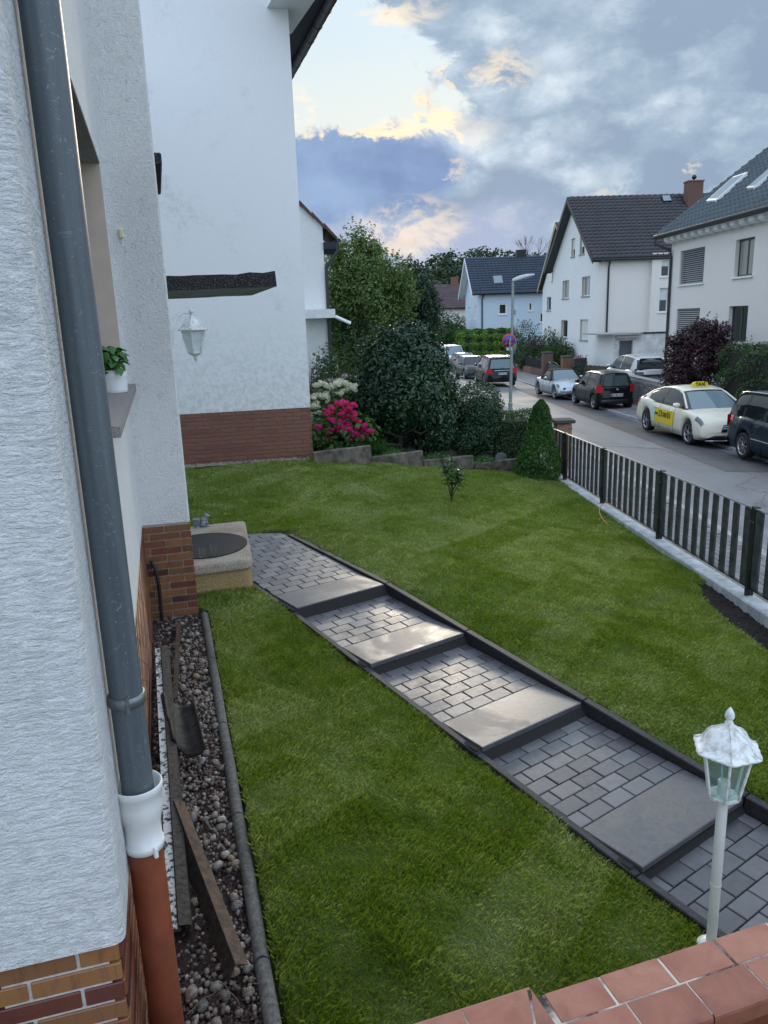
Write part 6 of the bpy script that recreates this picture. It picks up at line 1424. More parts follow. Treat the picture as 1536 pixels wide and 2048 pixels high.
# ---------------- the tall white neighbour house, left of the flower bed
nh = thing('neighbour_house', 'tall white rendered house with low red brick plinth behind the lawn', 'house', (float(NBC[0]), float(NBC[1]), -2.3))
wn = Wall(nh, NBC, NBAZ, 1)          # u runs to the right; visible part is u<0
wn.n = -np.array([-nbd[1], nbd[0], 0.0]); wn.n = wn.n if wn.n[1] < 0 else -wn.n
zbt = float(at_plane(367, 828, NBC, NBAZ)[2]); zbt = (zbt + float(at_plane(620, 815, NBC, NBAZ)[2])) / 2
fdir = dirv(-15.2)
wbox(wn, -6.5, 0.0, -.30, .0, zbt, 6.2, 'wall', m_plaster_fine)
V = [wn.L3(0, 0, z) for z in (-2.6, 5.0)]; c = wn.W3(0, 0, 0); 
sw = [c, c + fdir * 9, c + fdir * 9 - nbd * .3, c - nbd * .3]
MB().add([Vector((p_[0], p_[1], z)) - nh.location for z in (zbt, 5.0) for p_ in (sw[0] + fdir * .3, sw[1], sw[2], sw[3] + fdir * .3)], [(3, 2, 1, 0), (4, 5, 6, 7), (0, 1, 5, 4), (1, 2, 6, 5), (2, 3, 7, 6), (3, 0, 4, 7)]).build('side_wall', m_plaster_fine, nh)
wbox(wn, -6.5, -.015, -.28, -.022, -2.7, zbt - .001, 'plinth', simple('red_mortar', (.32, .22, .18), .95, bmp=.002))
P0 = wn.L3(-4.3, -.012, 0); brick_face(nh, np.array([P0.x, P0.y, 0]), nbd, wn.n, 4.30, zbt + 2.3 - .004, 14, m_brick_nb, bl=.25, bh=.054, jo=.012, off0=.2)
# eaves: gutter runs away along the street side
gA = at_z(663, 0, 4.43); gB = at_z(590, 132, 4.43); gd = (gB - gA); gd /= np.linalg.norm(gd)
ltube(nh, [gA - gd * 1.2, gB + gd * 4], .075, 'gutter', m_gutter, seg=12)
gj = [gA - gd * .3 + gd * .62 * k for k in range(8)]
for p_ in gj: MB().tube([Vector(p_ - gd * .012) - nh.location, Vector(p_ + gd * .012) - nh.location], .080, 12).build('gutter_clip', m_gutter, nh)
sA = at_z(626, 4, 4.47); sB = at_z(583, 66, 4.47); so_ = sB - sA; so_ /= np.linalg.norm(so_)
side_off = np.array([gd[1], -gd[0], 0])
q = [sA - so_ * 1.2, sB + so_ * 5, gB + gd * 4 + side_off * .02, gA - gd * 1.2 + side_off * .02]
V = [Vector((p_[0], p_[1], 4.50)) - nh.location for p_ in q] + [Vector((p_[0], p_[1], 4.62)) - nh.location for p_ in q]
MB().add(V, [(3, 2, 1, 0), (4, 5, 6, 7), (0, 1, 5, 4), (1, 2, 6, 5), (2, 3, 7, 6), (3, 0, 4, 7)]).build('soffit', m_soffit, nh)
q2 = [sA - so_ * 1.2, sB + so_ * .02, sB + so_ * .02 - side_off * .6, sA - so_ * 1.2 - side_off * .6]
V = [Vector((p_[0], p_[1], 4.46)) - nh.location for p_ in q2] + [Vector((p_[0], p_[1], 6.0)) - nh.location for p_ in q2]
MB().add(V, [(3, 2, 1, 0), (4, 5, 6, 7), (0, 1, 5, 4), (1, 2, 6, 5), (2, 3, 7, 6), (3, 0, 4, 7)]).build('cornice', m_plaster_fine, nh)

# ---------------- house behind it with the balcony
h3 = thing('balcony_house', 'white house with brown verge tiles and a boxed balcony, right behind the tall white house', 'house', (-2.4, 24, -2.9))
w3 = Wall(h3, (-1.80, 24.0), 84, 1); w3.n = np.array([math.sin(R(174)), math.cos(R(174)), 0]); 
cR = w3.uz(652, 600)[0]; w3.O = w3.O + w3.d * cR
zc3 = w3.uz(655, 452)[1]; zl3 = w3.uz(598, 398)[1]; ul3 = w3.uz(598, 600)[0]; sl3 = (zl3 - zc3) / ul3
wl_ = -6.0; raw('wall', [w3.L3(0, 0, -3.2), w3.L3(0, 0, zc3), w3.L3(wl_, 0, zc3 + sl3 * wl_), w3.L3(wl_, 0, -3.2)], [(0, 1, 2, 3)], m_plaster_w, h3)
bk_ = dirv(-15); raw('side_wall', [w3.L3(0, 0, -3.2), w3.L3(0, 0, zc3), Vector(w3.W3(0, 0, zc3) + bk_ * 9) - h3.location, Vector(w3.W3(0, 0, -3.2) + bk_ * 9) - h3.location], [(0, 1, 2, 3)], m_plaster_w, h3)
for k in range(14):   # verge tiles stepping down the slope
    u0 = .42 - .34 * k; z0_ = zc3 + sl3 * u0
    V = [w3.L3(u, o, z) for (u, z) in ((u0, z0_ - .03), (u0, z0_ + .07), (u0 - .37, z0_ + sl3 * -.37 + .13), (u0 - .37, z0_ + sl3 * -.37 + .02)) for o in (-3.0, .12)]
    MB().add(V, [(0, 2, 4, 6), (1, 7, 5, 3), (0, 1, 3, 2), (2, 3, 5, 4), (4, 5, 7, 6), (6, 7, 1, 0)]).build('verge_tile', m_rt_brown, h3)
gz = zc3 + sl3 * .42
ltube(h3, [w3.W3(.46, .10, gz - .03), w3.W3(.46, .10, gz - .03) + bk_ * 8], .07, 'gutter', m_gutter)
wbox(w3, .0, .40, -2, .08, gz - .25, gz - .06, 'eave_box', m_soffit)
ltube(h3, [w3.W3(.42, .05, gz - .08), w3.W3(.40, .05, gz - .35), w3.W3(.05, .05, gz - .75), w3.W3(.05, .06, gz - 1.0), w3.W3(.05, .06, -3.1)], .05, 'downpipe', m_gutter)
ua, ub = w3.uz(600, 628)[0], w3.uz(668, 628)[0]; zt3, zb3 = w3.uz(640, 617)[1], w3.uz(640, 638)[1]
wbox(w3, ua, ub - .02, -.3, 1.1, zb3 + .02, zt3 - .04, 'balcony', m_white)
V = [w3.W3(ub - .02, .9, zb3 + .04), w3.W3(ub + .42, 1.0, zb3 - .17)]
ltube(h3, V, .035, 'awning_arm', m_white); ltube(h3, [p_ + np.array([0, .3, .03]) for p_ in V], .03, 'awning_arm', m_white)
h4 = thing('far_white_house', 'sliver of a farther white house with brown eaves behind the balcony house', 'house', (-2.6, 34, -3.0))
w4 = Wall(h4, (-3.4, 34.0), 84, 1); w4.n = np.array([math.sin(R(174)), math.cos(R(174)), 0]); w4.O = w4.O + w4.d * w4.uz(665, 600)[0]; z4 = w4.uz(665, 505)[1]
raw('wall', [w4.L3(0, 0, -3.3), w4.L3(0, 0, z4), w4.L3(-5, 0, z4 + 3.4), w4.L3(-5, 0, -3.3)], [(0, 1, 2, 3)], m_plaster_w, h4)
for k in range(10):
    u0 = .45 - .4 * k; z0_ = z4 - .68 * u0; V = [w4.L3(u, o, z) for (u, z) in ((u0, z0_ - .06), (u0, z0_ + .07), (u0 - .43, z0_ + .68 * .43 + .13), (u0 - .43, z0_ + .68 * .43)) for o in (-3.0, .12)]
    MB().add(V, [(0, 2, 4, 6), (1, 7, 5, 3), (0, 1, 3, 2), (2, 3, 5, 4), (4, 5, 7, 6), (6, 7, 1, 0)]).build('verge_tile', m_rt_brown, h4)

# ---------------- right row, near house (blue grey roof)
AZR = -3.0; yR = 34.0; xR = 12.6
r1 = thing('blue_roofed_house', 'pale rendered house with slate blue pantile roof and scalloped eaves at the right edge', 'house', (xR, yR, -3.7))
w1_ = Wall(r1, (xR, yR), AZR + 180, 1); w1_.n = -dirv(AZR + 90); w1_.O = w1_.O + w1_.d * w1_.uz(1338, 600)[0]
H1 = []
eav = w1_.uz(1340, 478)[1]
for pxs, kw in (((1360, 1408, 498, 567), dict(slats=17, fm=m_wframed)), ((1470, 1507, 477, 552), dict(fm=m_wframed, mull=1, gm=m_wglass_l)), ((1352, 1398, 617, 686), dict(slats=17, fm=m_wframed)), ((1456, 1494, 612, 684), dict(fm=m_wframed, mull=1))):
    H1.append(win_px(w1_, pxs, **kw))
UL = 17.0
wall_with_holes(w1_, 0, UL, -4.2, eav + .25, [h for h, _ in H1], m_plaster_c, revealm=m_plaster_c)
for h, k in H1: add_window(w1_, *h, sill_m=m_wframe, **k)
bd = -w1_.n
wend = Wall(r1, tuple(w1_.O[:2]), AZR + 90, 1); raw('end_wall', [wend.L3(0, 0, -4.2), wend.L3(0, 0, eav + .2), wend.L3(4.6, 0, eav + 3.9), wend.L3(9.2, 0, eav + .2), wend.L3(9.2, 0, -4.2)], [(0, 1, 2, 3, 4)], m_plaster_c, r1)
# roof: eave overhang .55
ov = .55; d1 = w1_.d; e0 = w1_.O + w1_.n * ov - d1 * .35; e0[2] = at_plane(1330, 468, w1_.O + w1_.n * ov, AZR)[2]
vv = at_plane(1534, 300, e0, AZR + 90); slope1 = (vv[2] - e0[2]) / np.linalg.norm((vv - e0)[:2]); run = 5.2
R0, R1 = e0, e0 + d1 * (UL + 1); R3 = e0 + bd * run + np.array([0, 0, slope1 * run]); R2 = R3 + d1 * (UL + 1)
roof1 = tiled_roof(r1, R0, R1, R2, R3, m_rt_blue, .31, .36, amp=.08)
bR3 = R3 + bd * run - np.array([0, 0, slope1 * run]); raw('rear_roof', [Vector(p_) - r1.location for p_ in (R3, R2, bR3 + d1 * (UL + 1), bR3)], [(0, 1, 2, 3)], m_rt_blue, r1)
ltube(r1, [R0 - np.array([0, 0, .03]) + w1_.n * .06 - d1 * .05, R1 - np.array([0, 0, .03]) + w1_.n * .06], .075, 'gutter', m_gutter, seg=10)
pz = R0[2]
ltube(r1, [R0 + w1_.n * .05 + d1 * .05 - np.array([0, 0, .05]), R0 + w1_.n * .05 + d1 * .05 - np.array([0, 0, .32]), w1_.W3(.14, .12, pz - .62), w1_.W3(.14, .07, pz - .9), w1_.W3(.14, .07, -3.9)], .055, 'downpipe', m_gutter)
wbox(w1_, 0, UL, 0, ov - .12, eav + .02, eav + .10, 'eave_board', m_wframe)
for k in range(24):  # rounded rafter ends
    u = .25 + .62 * k; pts = [(0.02, .02), (0.02, -.10), (.12, -.20), (.26, -.22), (.38, -.14), (.43, .02)]
    V = [w1_.L3(u + e, o, eav + z) for e in (-.16, .16) for o, z in pts]; n = 6
    MB().add(V, [tuple(range(n)), tuple(reversed(range(n, 2 * n)))] + [(i, n + i, n + (i + 1) % n, (i + 1) % n) for i in range(n)]).build('rafter_end', m_wframe, r1)
for qd, gm in ((((1417, 410), (1436, 409), (1500, 352), (1472, 361)), m_wframe), (((1498, 385), (1512, 384), (1560, 342), (1548, 342)), m_wframe)):
    q = [on_roof(a, b, R0, R1, R3) for a, b in qd]; skylight(r1, q, 1, m_cglass2, gm, roof1)

# ---------------- three storey house with the gable
yG = 51.0; xG = (1196 - 768) / 1538 * 51.6
r2 = thing('gable_house', 'white three storey house with steep charcoal tiled roof, brick chimney and gable facing the street', 'house', (xG, yG, -4.0))
wg = Wall(r2, (xG, yG), AZR, 1); wg.n = -dirv(AZR + 90); wg.O = wg.O + wg.d * wg.uz(1196, 600)[0]
uF = wg.uz(1105, 600)[0]; ez = wg.uz(1197, 512)[1]; ruR = wg.uz(1153, 410)
ru, rz_ = ruR[0], ruR[1] + .35; ru = uF / 2 + .1
holes = [win_px(wg, p_, **k) for p_, k in (((1143, 1150, 477, 513), dict(shutter=.6)), ((1160, 1169.5, 466, 508), dict(shutter=.65)), ((1125, 1138, 561, 597), dict(gm=m_wglass_l)), ((1164, 1180, 553, 592), dict(mull=1, gm=m_wglass_l)), ((1122.5, 1135, 640, 675), dict(mull=0)), ((1160, 1176, 639, 680), dict(shutter=.97)), ((1153, 1156.5, 429, 446), dict(sill=False, gm=m_wframe)))]
wall_with_holes(wg, 0, uF, -4.4, rz_, [h for h, _ in holes], m_plaster_w, gable=(ru, ez, rz_), revealm=m_reveal)
for h, k in holes: add_window(wg, *h, **k)
wlg = Wall(r2, tuple(wg.O[:2]), AZR + 90, 1); wlg.n = -dirv(AZR)       # long side facing the camera
ubay = wlg.uz(1297, 600)[0]; LL = 13.5
wall_with_holes(wlg, 0, ubay, -4.4, ez + .05, [], m_plaster_c)
wb = Wall(r2, tuple((wlg.O + wlg.n * .35)[:2]), AZR + 90, 1); wb.n = wlg.n
hb = [win_px(wb, p_, **k) for p_, k in (((1323, 1340, 521, 553), dict(shutter=.35)), ((1319, 1336, 576, 624), dict(shutter=.5)))]
wall_with_holes(wb, ubay, LL, -4.4, ez + .05, [h for h, _ in hb], m_plaster_c)
raw('bay_return', [wlg.L3(ubay, 0, -4.4), wlg.L3(ubay, 0, ez), wb.L3(ubay, 0, ez), wb.L3(ubay, 0, -4.4)], [(0, 1, 2, 3)], m_plaster_c, r2)
for h, k in hb: add_window(wb, *h, sill_m=m_wframe, **k)
# roof
ovg, ove = .55, .45; d2 = wlg.d; back = dirv(AZR); slope2 = (rz_ - ez) / ru
e0 = wlg.O - d2 * ovg + wlg.n * ove; e0[2] = ez + .12 - slope2 * ove; rr0 = wlg.O - d2 * ovg + back * ru; rr0[2] = rz_ + .12
rw = LL + 1.2; ro2 = tiled_roof(r2, e0, e0 + d2 * rw, rr0 + d2 * rw, rr0, m_rt_dark, .36, .40, amp=.10)
eb = wlg.O - d2 * ovg + back * (uF + ove); eb[2] = ez + .12 - slope2 * ove; tiled_roof(r2, eb, eb + d2 * rw, rr0 + d2 * rw, rr0, m_rt_dark, .6, .5, name='rear_roof', amp=.03)
for a, b in ((e0, rr0), (eb, rr0)):   # dark timber verge and its soffit
    V = [Vector(p_) - r2.location for p_ in (a - np.array([0, 0, .30]), b - np.array([0, 0, .30]), b + np.array([0, 0, .06]), a + np.array([0, 0, .06]))]; MB().extrude(V, tuple(-d2 * .05)).build('verge_board', m_dark, r2)
    V = [Vector(p_) - r2.location - Vector((0, 0, .20)) for p_ in (a, b, b + d2 * ovg, a + d2 * ovg)]; MB().extrude(V, (0, 0, .03)).build('verge_soffit', m_soffit, r2)
MB().tube([Vector(e0) - r2.location + Vector((0, 0, -.06)), Vector(e0 + d2 * rw) - r2.location + Vector((0, 0, -.06))], .08, 8).build('gutter', m_gutter, r2)
ltube(r2, [wlg.W3(.62, ove, ez - .1), wlg.W3(.62, .06, ez - .7), wlg.W3(.62, .06, -4.2)], .06, 'downpipe', m_gutter)
for k in range(int(rw / .42)):
    p_ = Vector(rr0 + d2 * (.42 * k + .2)) - r2.location; q = MB().tube([p_ - Vector(d2) * .21 + Vector((0, 0, .0)), p_ + Vector(d2) * .21 + Vector((0, 0, .03))], [.12, .14], 8).build('ridge_tile', m_rt_dark, r2)
A3, B3, D3 = e0, e0 + d2 * rw, rr0
q = [on_roof(a, b, A3, B3, D3) for a, b in ((1325, 408), (1343, 407), (1338, 395), (1321, 396))]; skylight(r2, q, 1, m_cglass2, m_dark, ro2)
cp = on_roof(1385, 410, A3, B3, D3); zt_c = zpx(1385, 366, cp[0], cp[1]); chb = cp - np.array(r2.location)
cw = 28 / 1538 * np.linalg.norm(cp) * .98
ch = MB().box((chb[0], chb[1], (chb[2] + zt_c + 4.0) / 2 - .3), (cw * .95, .75, zt_c + 4.0 - chb[2] + .8), rz=R(-AZR)).build('chimney', m_chim, ro2)
MB().box((chb[0], chb[1], zt_c + 4.0 + .08), (cw * 1.05, .85, .10), rz=R(-AZR), bev=.02).build('chimney_cap', m_chim, ro2)
bm = MB().lathe([(.06, 0), (.05, .08), (.15, .16), (.17, .26), (.10, .36), (0, .40)], seg=14).build('chimney_pot', m_dark, ro2); bm.location = (chb[0], chb[1], zt_c + 4.13)
# flat roofed annex with grey door, dark stained parapet
za = wlg.uz(1250, 666)[1]
an = thing('garage_annex', 'low white flat roofed annex with plain grey door, standing in front of the gable house', 'annex', (xG + 2, yG - 3, -4.0))
yA = 45.5; wa = Wall(an, ((1222 - 768) / 1538 * yA / .985, yA), AZR + 90, 1); wa.n = -dirv(AZR); wa.O = wa.O + wa.d * wa.uz(1227, 700)[0]
(dl, dr_, db, dt), _ = win_px(wa, (1238, 1265, 681, 735)); ztA = wa.uz(1260, 669)[1]; uE = wa.uz(1350, 700)[0]
wall_with_holes(wa, 0, uE, -4.3, ztA, [(dl, dr_, -4.2, dt)], two_tone('stained_white_render', (.50, .50, .50), (.70, .70, .70), 1.5, .35, .6, .9, .003, dark=((.30, .30, .30), .6)), revealm=m_wframe)
wbox(wa, dl, dr_, -.25, -.18, -4.2, dt, 'door', m_gdoor); wbox(wa, dl - .25, dr_ + .3, .0, .35, dt + .16, dt + .24, 'door_hood', m_sill)
wbox(wa, -.9, 1.6, -3, .30, ztA + .02, ztA + .09, 'roof_slab', m_sill); wbox(wa, 1.6, uE, -.2, .04, ztA + .003, ztA + .10, 'coping', m_dark)
raw('side_wall', [wa.L3(0, 0, -4.3), wa.L3(0, 0, ztA), wa.L3(0, -4, ztA), wa.L3(0, -4, -4.3)], [(0, 1, 2, 3)], m_plaster_w, an)

# ---------------- next gable behind
r3 = thing('second_gable_house', 'narrow cream gable strip with tan verge left of the gable house', 'house', (15.2, 68, -4.2))
wc = Wall(r3, (15.15, 62.8), AZR, 1); wc.n = -dirv(AZR + 90); wc.O = wc.O + wc.d * (wc.uz(1085, 600)[0] - 10.2)
uF3 = 10.2; ez3 = wc.uz(1086, 578)[1]; rz3 = ez3 + (wc.uz(1112, 484)[1] - ez3) * 5.1 / max(1., uF3 - wc.uz(1112, 484)[0])
rz3 = min(rz3, ez3 + 6.2)
h5 = [win_px(wc, p_) for p_ in ((1104, 1109.5, 541, 562), (1094, 1102, 594, 621))]
wall_with_holes(wc, 0, uF3, -4.6, rz3, [h for h, _ in h5], m_plaster_w, gable=(5.1, ez3, rz3), revealm=m_reveal)
for h, k in h5: add_window(wc, *h)
e3 = [wc.W3(uF3 + .45, .4, ez3 - .3), wc.W3(5.1, .4, rz3 + .15), wc.W3(-.45, .4, ez3 - .3)]
for a, b in ((0, 1), (2, 1)):
    P_, Q_ = e3[a], e3[b]; V = [Vector(p_) - r3.location for p_ in (P_, Q_, Q_ + np.array([0, 0, .25]), P_ + np.array([0, 0, .25]))]; MB().extrude(V, tuple(-wc.n * .06)).build('verge_board', m_cream_b, r3)
    V = [Vector(p_) - r3.location + Vector((0, 0, .20)) for p_ in (P_, Q_, Q_ - wc.n * 11, P_ - wc.n * 11)]; MB().extrude(V, (0, 0, .08)).build('roof', m_rt_brown, r3)

# ---------------- pale blue house
rb_ = thing('blue_house', 'pale blue house with navy tiled roof and one skylight, behind the street lamp', 'house', (10, 80, -4.8))
wbl = Wall(rb_, ((957 - 768) / 1538 * 81, 80.0), 88, 1); wbl.n = -dirv(-2); wbl.O = wbl.O + wbl.d * wbl.uz(957, 600)[0]
ezb = wbl.uz(1020, 581)[1]; hb2 = [win_px(wbl, p_, **k) for p_, k in (((997, 1013.5, 607, 629), dict(gm=m_wglass)), ((1057, 1065, 604, 622), dict()), ((997, 1011, 656, 668), dict(shutter=.8)), ((1079, 1090, 625, 645), dict()))]
wall_with_holes(wbl, 0, 13, -5.2, ezb + .1, [h for h, _ in hb2], m_plaster_b, revealm=m_wframe)
for h, k in hb2: add_window(wbl, *h, depth=.06, sill_m=m_wframe, fw=.12, **k)
wbg = Wall(rb_, tuple(wbl.O[:2]), -2, 1); wbg.n = -dirv(88); ug = 9.0; rzb = float(at_y(942, 519, 80 + ug / 2)[2])
hg = [win_px(wbg, p_) for p_ in ((936.5, 940.5, 614, 640), (949, 953, 612, 638), (941, 944, 566, 580))]
wall_with_holes(wbg, 0, ug, -5.2, rzb, [h for h, _ in hg], m_plaster_b, gable=(ug / 2, ezb, rzb), revealm=m_wframe)
for h, k in hg: add_window(wbg, *h, sill=False, depth=.08, gm=m_rshut)
slb = (rzb - ezb) / (ug / 2); ea = wbl.W3(-.7, .5, ezb - slb * .5 + .15); ra = wbl.W3(-.7, -ug / 2, rzb + .15)
rob = tiled_roof(rb_, ea, ea + wbl.d * 16, ra + wbl.d * 16, ra, m_rt_navy, .42, .42, amp=.10)
eb2 = wbl.W3(-.7, -ug - .5, ezb - slb * .5 + .15); raw('rear_roof', [Vector(p_) - rb_.location for p_ in (eb2, eb2 + wbl.d * 16, ra + wbl.d * 16, ra)], [(0, 1, 2, 3)], m_rt_navy, rb_)
for a in (ea, eb2):
    V = [Vector(p_) - rb_.location for p_ in (a - np.array([0, 0, .35]), ra - np.array([0, 0, .35]), ra, a)]; MB().extrude(V, tuple(-wbl.d * .06)).build('verge_board', m_wframe, rb_)
    V = [Vector(p_) - rb_.location - Vector((0, 0, .22)) for p_ in (a, ra, ra + wbl.d * .7, a + wbl.d * .7)]; MB().extrude(V, (0, 0, .04)).build('verge_soffit', m_wframe, rb_)
q = [on_roof(a, b, ea, ea + wbl.d, ra) for a, b in ((988, 570), (1006, 569), (1003, 554), (985, 555))]; skylight(rb_, q, 1, m_cglass2, m_galv, rob)
ltube(rb_, [wbl.W3(.5, .3, ezb - .2), wbl.W3(.35, .06, ezb - .8), wbl.W3(.35, .06, -5)], .07, 'downpipe', m_gutter); ltube(rb_, [ea + np.array([0, -.05, 0]), ea + wbl.d * 16 + np.array([0, -.05, 0])], .09, 'gutter', m_gutter)
cbp = Vector(ra + wbl.d * 5.9) - rb_.location
MB().box((cbp.x, cbp.y, cbp.z + .1), (1.0, .7, 1.1)).build('chimney', m_dark, rob)

# ---------------- maroon roof far behind
rm_ = thing('maroon_roofed_house', 'distant house of which mainly the maroon tiled roof shows left of the blue house', 'house', (9.5, 104, -5))
a, b = at_y(872, 617, 100), at_y(945, 615, 100); c_r, d_r = at_y(868, 570, 104.5), at_y(945, 568, 104.5)
rom = tiled_roof(rm_, a, b, c_r, d_r[:] * 0 + at_y(868, 570, 104.5) if False else c_r, m_rt_maroon, .42, .42) if False else tiled_roof(rm_, a, b, at_y(950, 567, 104.5), at_y(868, 570, 104.5), m_rt_maroon, .42, .42, amp=.05)
V = [Vector(p_) - rm_.location for p_ in (a + np.array([.3, .5, -.1]), b + np.array([0, .5, -.1]), b + np.array([0, .5, -6]), a + np.array([.3, .5, -6]))]; raw('wall', V, [(0, 1, 2, 3)], m_plaster_c, rm_)
cpv = Vector(at_y(909, 562, 104.5)) - rm_.location; MB().box((cpv.x, cpv.y, cpv.z - .2), (.9, .6, 1.4)).build('chimney', m_chim, rom)

# ================================================================== garden walls and fences across the street
m_stw = bricks_mat('grey_rubble_stone', [(.16, .16, .165), (.22, .22, .225), (.12, .12, .125), (.26, .26, .265)], .9, .2)
xs_ = 10.75; rwl = thing('stone_retaining_wall', 'grey rubble stone retaining wall with thin coping behind the taxi', 'wall', (xs_, 26.4, -3.95))
zwt = -2.72; MB().box((.15, 3.6, (zwt + 3.95) / 2), (.24, 7.2, zwt + 3.95)).build('core', m_mortar, rwl)
sh_ = 0
for r_ in range(9):
    y = -.0; z = r_ * .128 + .07
    while y < 7.15 and sh_ < 290:
        ln = rp.choice([.18, .26, .34, .42]); ln = min(ln, 7.2 - y); 
        if ln > .05: q = MB().box((0, 0, 0), (.05, ln - .012, .116), bev=.012).build('stone', m_stw, rwl); q.location = (.01 + rp.uniform(-.012, .012), y + ln / 2, z); sh_ += 1
        y += ln
MB().box((.15, 3.6, zwt + 3.95 + .03), (.34, 7.3, .06), bev=.012).build('coping', m_kerbl, rwl)
MB().box((1.6, 7.12, (zwt + 3.95) / 2), (3.0, .24, zwt + 3.95 - .002)).build('return_wall', m_stw, rwl); MB().box((1.6, 7.12, zwt + 3.95 + .03), (3.1, .34, .058), bev=.012).build('return_coping', m_dark, rwl)
tag(grid_obj('drive', *np.meshgrid(np.linspace(10.9, 17, 8), np.linspace(33.8, 45, 12)), np.full((12, 8), -3.64), m_walk), kind='structure')
# brick gate piers and arched iron fence panels
m_iron = simple('dark_iron', (.035, .042, .045), .5, .4)
xf = 11.3
def garden_pier(px, y, pt_, w, label):
    x = (px - 768) / 1538 * y * 1.0; zb_ = float(wz1(np.array(x), y)); zt_ = zpx(px, pt_, x, y); t = thing('brick_pier', label, 'pier', (x, y, zb_), 0, 'brick gate piers of the arched iron fence')
    MB().box((0, 0, (zt_ - zb_) / 2), (w, w, zt_ - zb_ - .1)).build('shaft', m_chim, t); MB().box((0, 0, zt_ - zb_ - .03), (w + .08, w + .08, .08), bev=.02).build('cap', m_cap, t); return x, y, zb_, zt_ - zb_
pa = garden_pier(1099, 52.5, 704, .62, 'left brick pier of the iron garden gate, carrying the small door plates'); pb_ = garden_pier(1138, 48.2, 712, .62, 'right reddish brick pier of the iron garden gate')
for k in range(3): o = MB().box((pa[0] + .1, pa[1] - .325, pa[2] + 1.0 - .16 * k), (.14, .02, .11), bev=.005).build('door_plate', m_wframe); tag(o, ['topmost small pale plate on the left brick pier', 'middle small pale plate on the left brick pier', 'lowest small pale plate on the left brick pier'][k], 'plate', 'plates on the brick pier')
ifn = thing('iron_fence', 'dark iron fence of arched panels on a low brick base along the far pavement', 'fence', (pa[0], pa[1], pa[2]))
y = pa[1] + .35; base_h = .42
for k in range(7):
    y2 = y + 2.35; 
    b_ = [Vector((0, yy - pa[1], float(wz1(np.array(pa[0]), yy)) - pa[2])) for yy in (y + .06, y2 - .06)]
    zo = [p_.z for p_ in b_]
    for nm, hz_ in (('bottom_rail', base_h + .08),): MB().tube([b_[0] + Vector((0, 0, hz_)), b_[1] + Vector((0, 0, hz_))], .018, 6).build(nm, m_iron, ifn)
    arc = [b_[0].lerp(b_[1], t) + Vector((0, 0, base_h + .66 + .17 * math.sin(math.pi * t))) for t in np.linspace(0, 1, 9)]; MB().tube(arc, .022, 6).build('arched_rail', m_iron, ifn)
    bars = MB()
    for j in range(1, 16): t = j / 16; p_ = b_[0].lerp(b_[1], t); bars.tube([p_ + Vector((0, 0, base_h + .08)), p_ + Vector((0, 0, base_h + .66 + .17 * math.sin(math.pi * t)))], .013, 5)
    tag(bars.build('bars', m_iron, ifn), kind='stuff')
    pn = MB().box((0, 0, 0), (.008, 2.22, .55)).build('wire_panel', simple('green_grey_mesh', (.05, .065, .06), .8), ifn); pn.location = (b_[0] + b_[1]) / 2 + Vector((.03, 0, base_h + .36))
    MB().tube([b_[0] + Vector((0, -.06, 0)), b_[0] + Vector((0, -.06, base_h + .72))], .035, 6).build('post', m_iron, ifn)
    MB().box(((b_[0] + b_[1]) / 2 + Vector((0, 0, base_h / 2))), (.24, 2.35, base_h + .06)).build('base_block', m_chim, ifn); y = y2
gt = thing('iron_gate', 'arched dark iron garden gate between the two brick piers', 'gate', (pa[0] - .05, pb_[1] + .35, pa[2])); GL = pa[1] - pb_[1] - .7
fr_ = [Vector((0, GL * t, .95 + .18 * math.sin(math.pi * t))) for t in np.linspace(0, 1, 9)]; MB().tube([Vector((0, 0, .1))] + fr_ + [Vector((0, GL, .1)), Vector((0, 0, .1))], .022, 6).build('frame', m_iron, gt)
MB().box((.03, GL / 2, .55), (.01, GL - .06, .9)).build('gate_panel', simple('gate_sheet', (.06, .07, .07), .7), gt)
mbx = thing('letter_box', 'dark grey letter box on posts beside the right brick pier', 'letter box', ((1164 - 768) / 1538 * 46.5, 46.5, -3.95)); MB().box((0, 0, 1.12), (.75, .35, .55), bev=.03).build('box', m_iron, mbx); MB().box((0, -.18, 1.2), (.5, .012, .04)).build('slot', m_dark, mbx)
for x in (-.25, .25): MB().tube([(x, 0, 0), (x, 0, .9)], .03, 8).build('leg', m_iron, mbx)
pf_ = thing('wooden_picket_fence', 'weathered wooden picket fence in front of the gable house', 'fence', (12.3, 45.6, -3.95)); m_wd = simple('weathered_wood', (.10, .085, .065), .9)
p0_, p1_ = np.array([(1176 - 768) / 1538 * 46.2, 46.2]), np.array([(1226 - 768) / 1538 * 44.2, 44.2])
pkm = None
for k in range(20):
    p_ = p0_ + (p1_ - p0_) * k / 19
    if pkm is None: q = MB().box((0, 0, .5), (.08, .03, .95)).build('picket', m_wd, pf_); pkm = q.data
    else: q = new_obj('picket', pkm, pf_)
    q.location = (p_[0] - 12.3, p_[1] - 45.6, rp.uniform(-.02, .02))
for h_ in (.3, .75): MB().tube([(p0_[0] - 12.3, p0_[1] - 45.57, h_), (p1_[0] - 12.3, p1_[1] - 45.57, h_)], .03, 5).build('rail', m_wd, pf_)
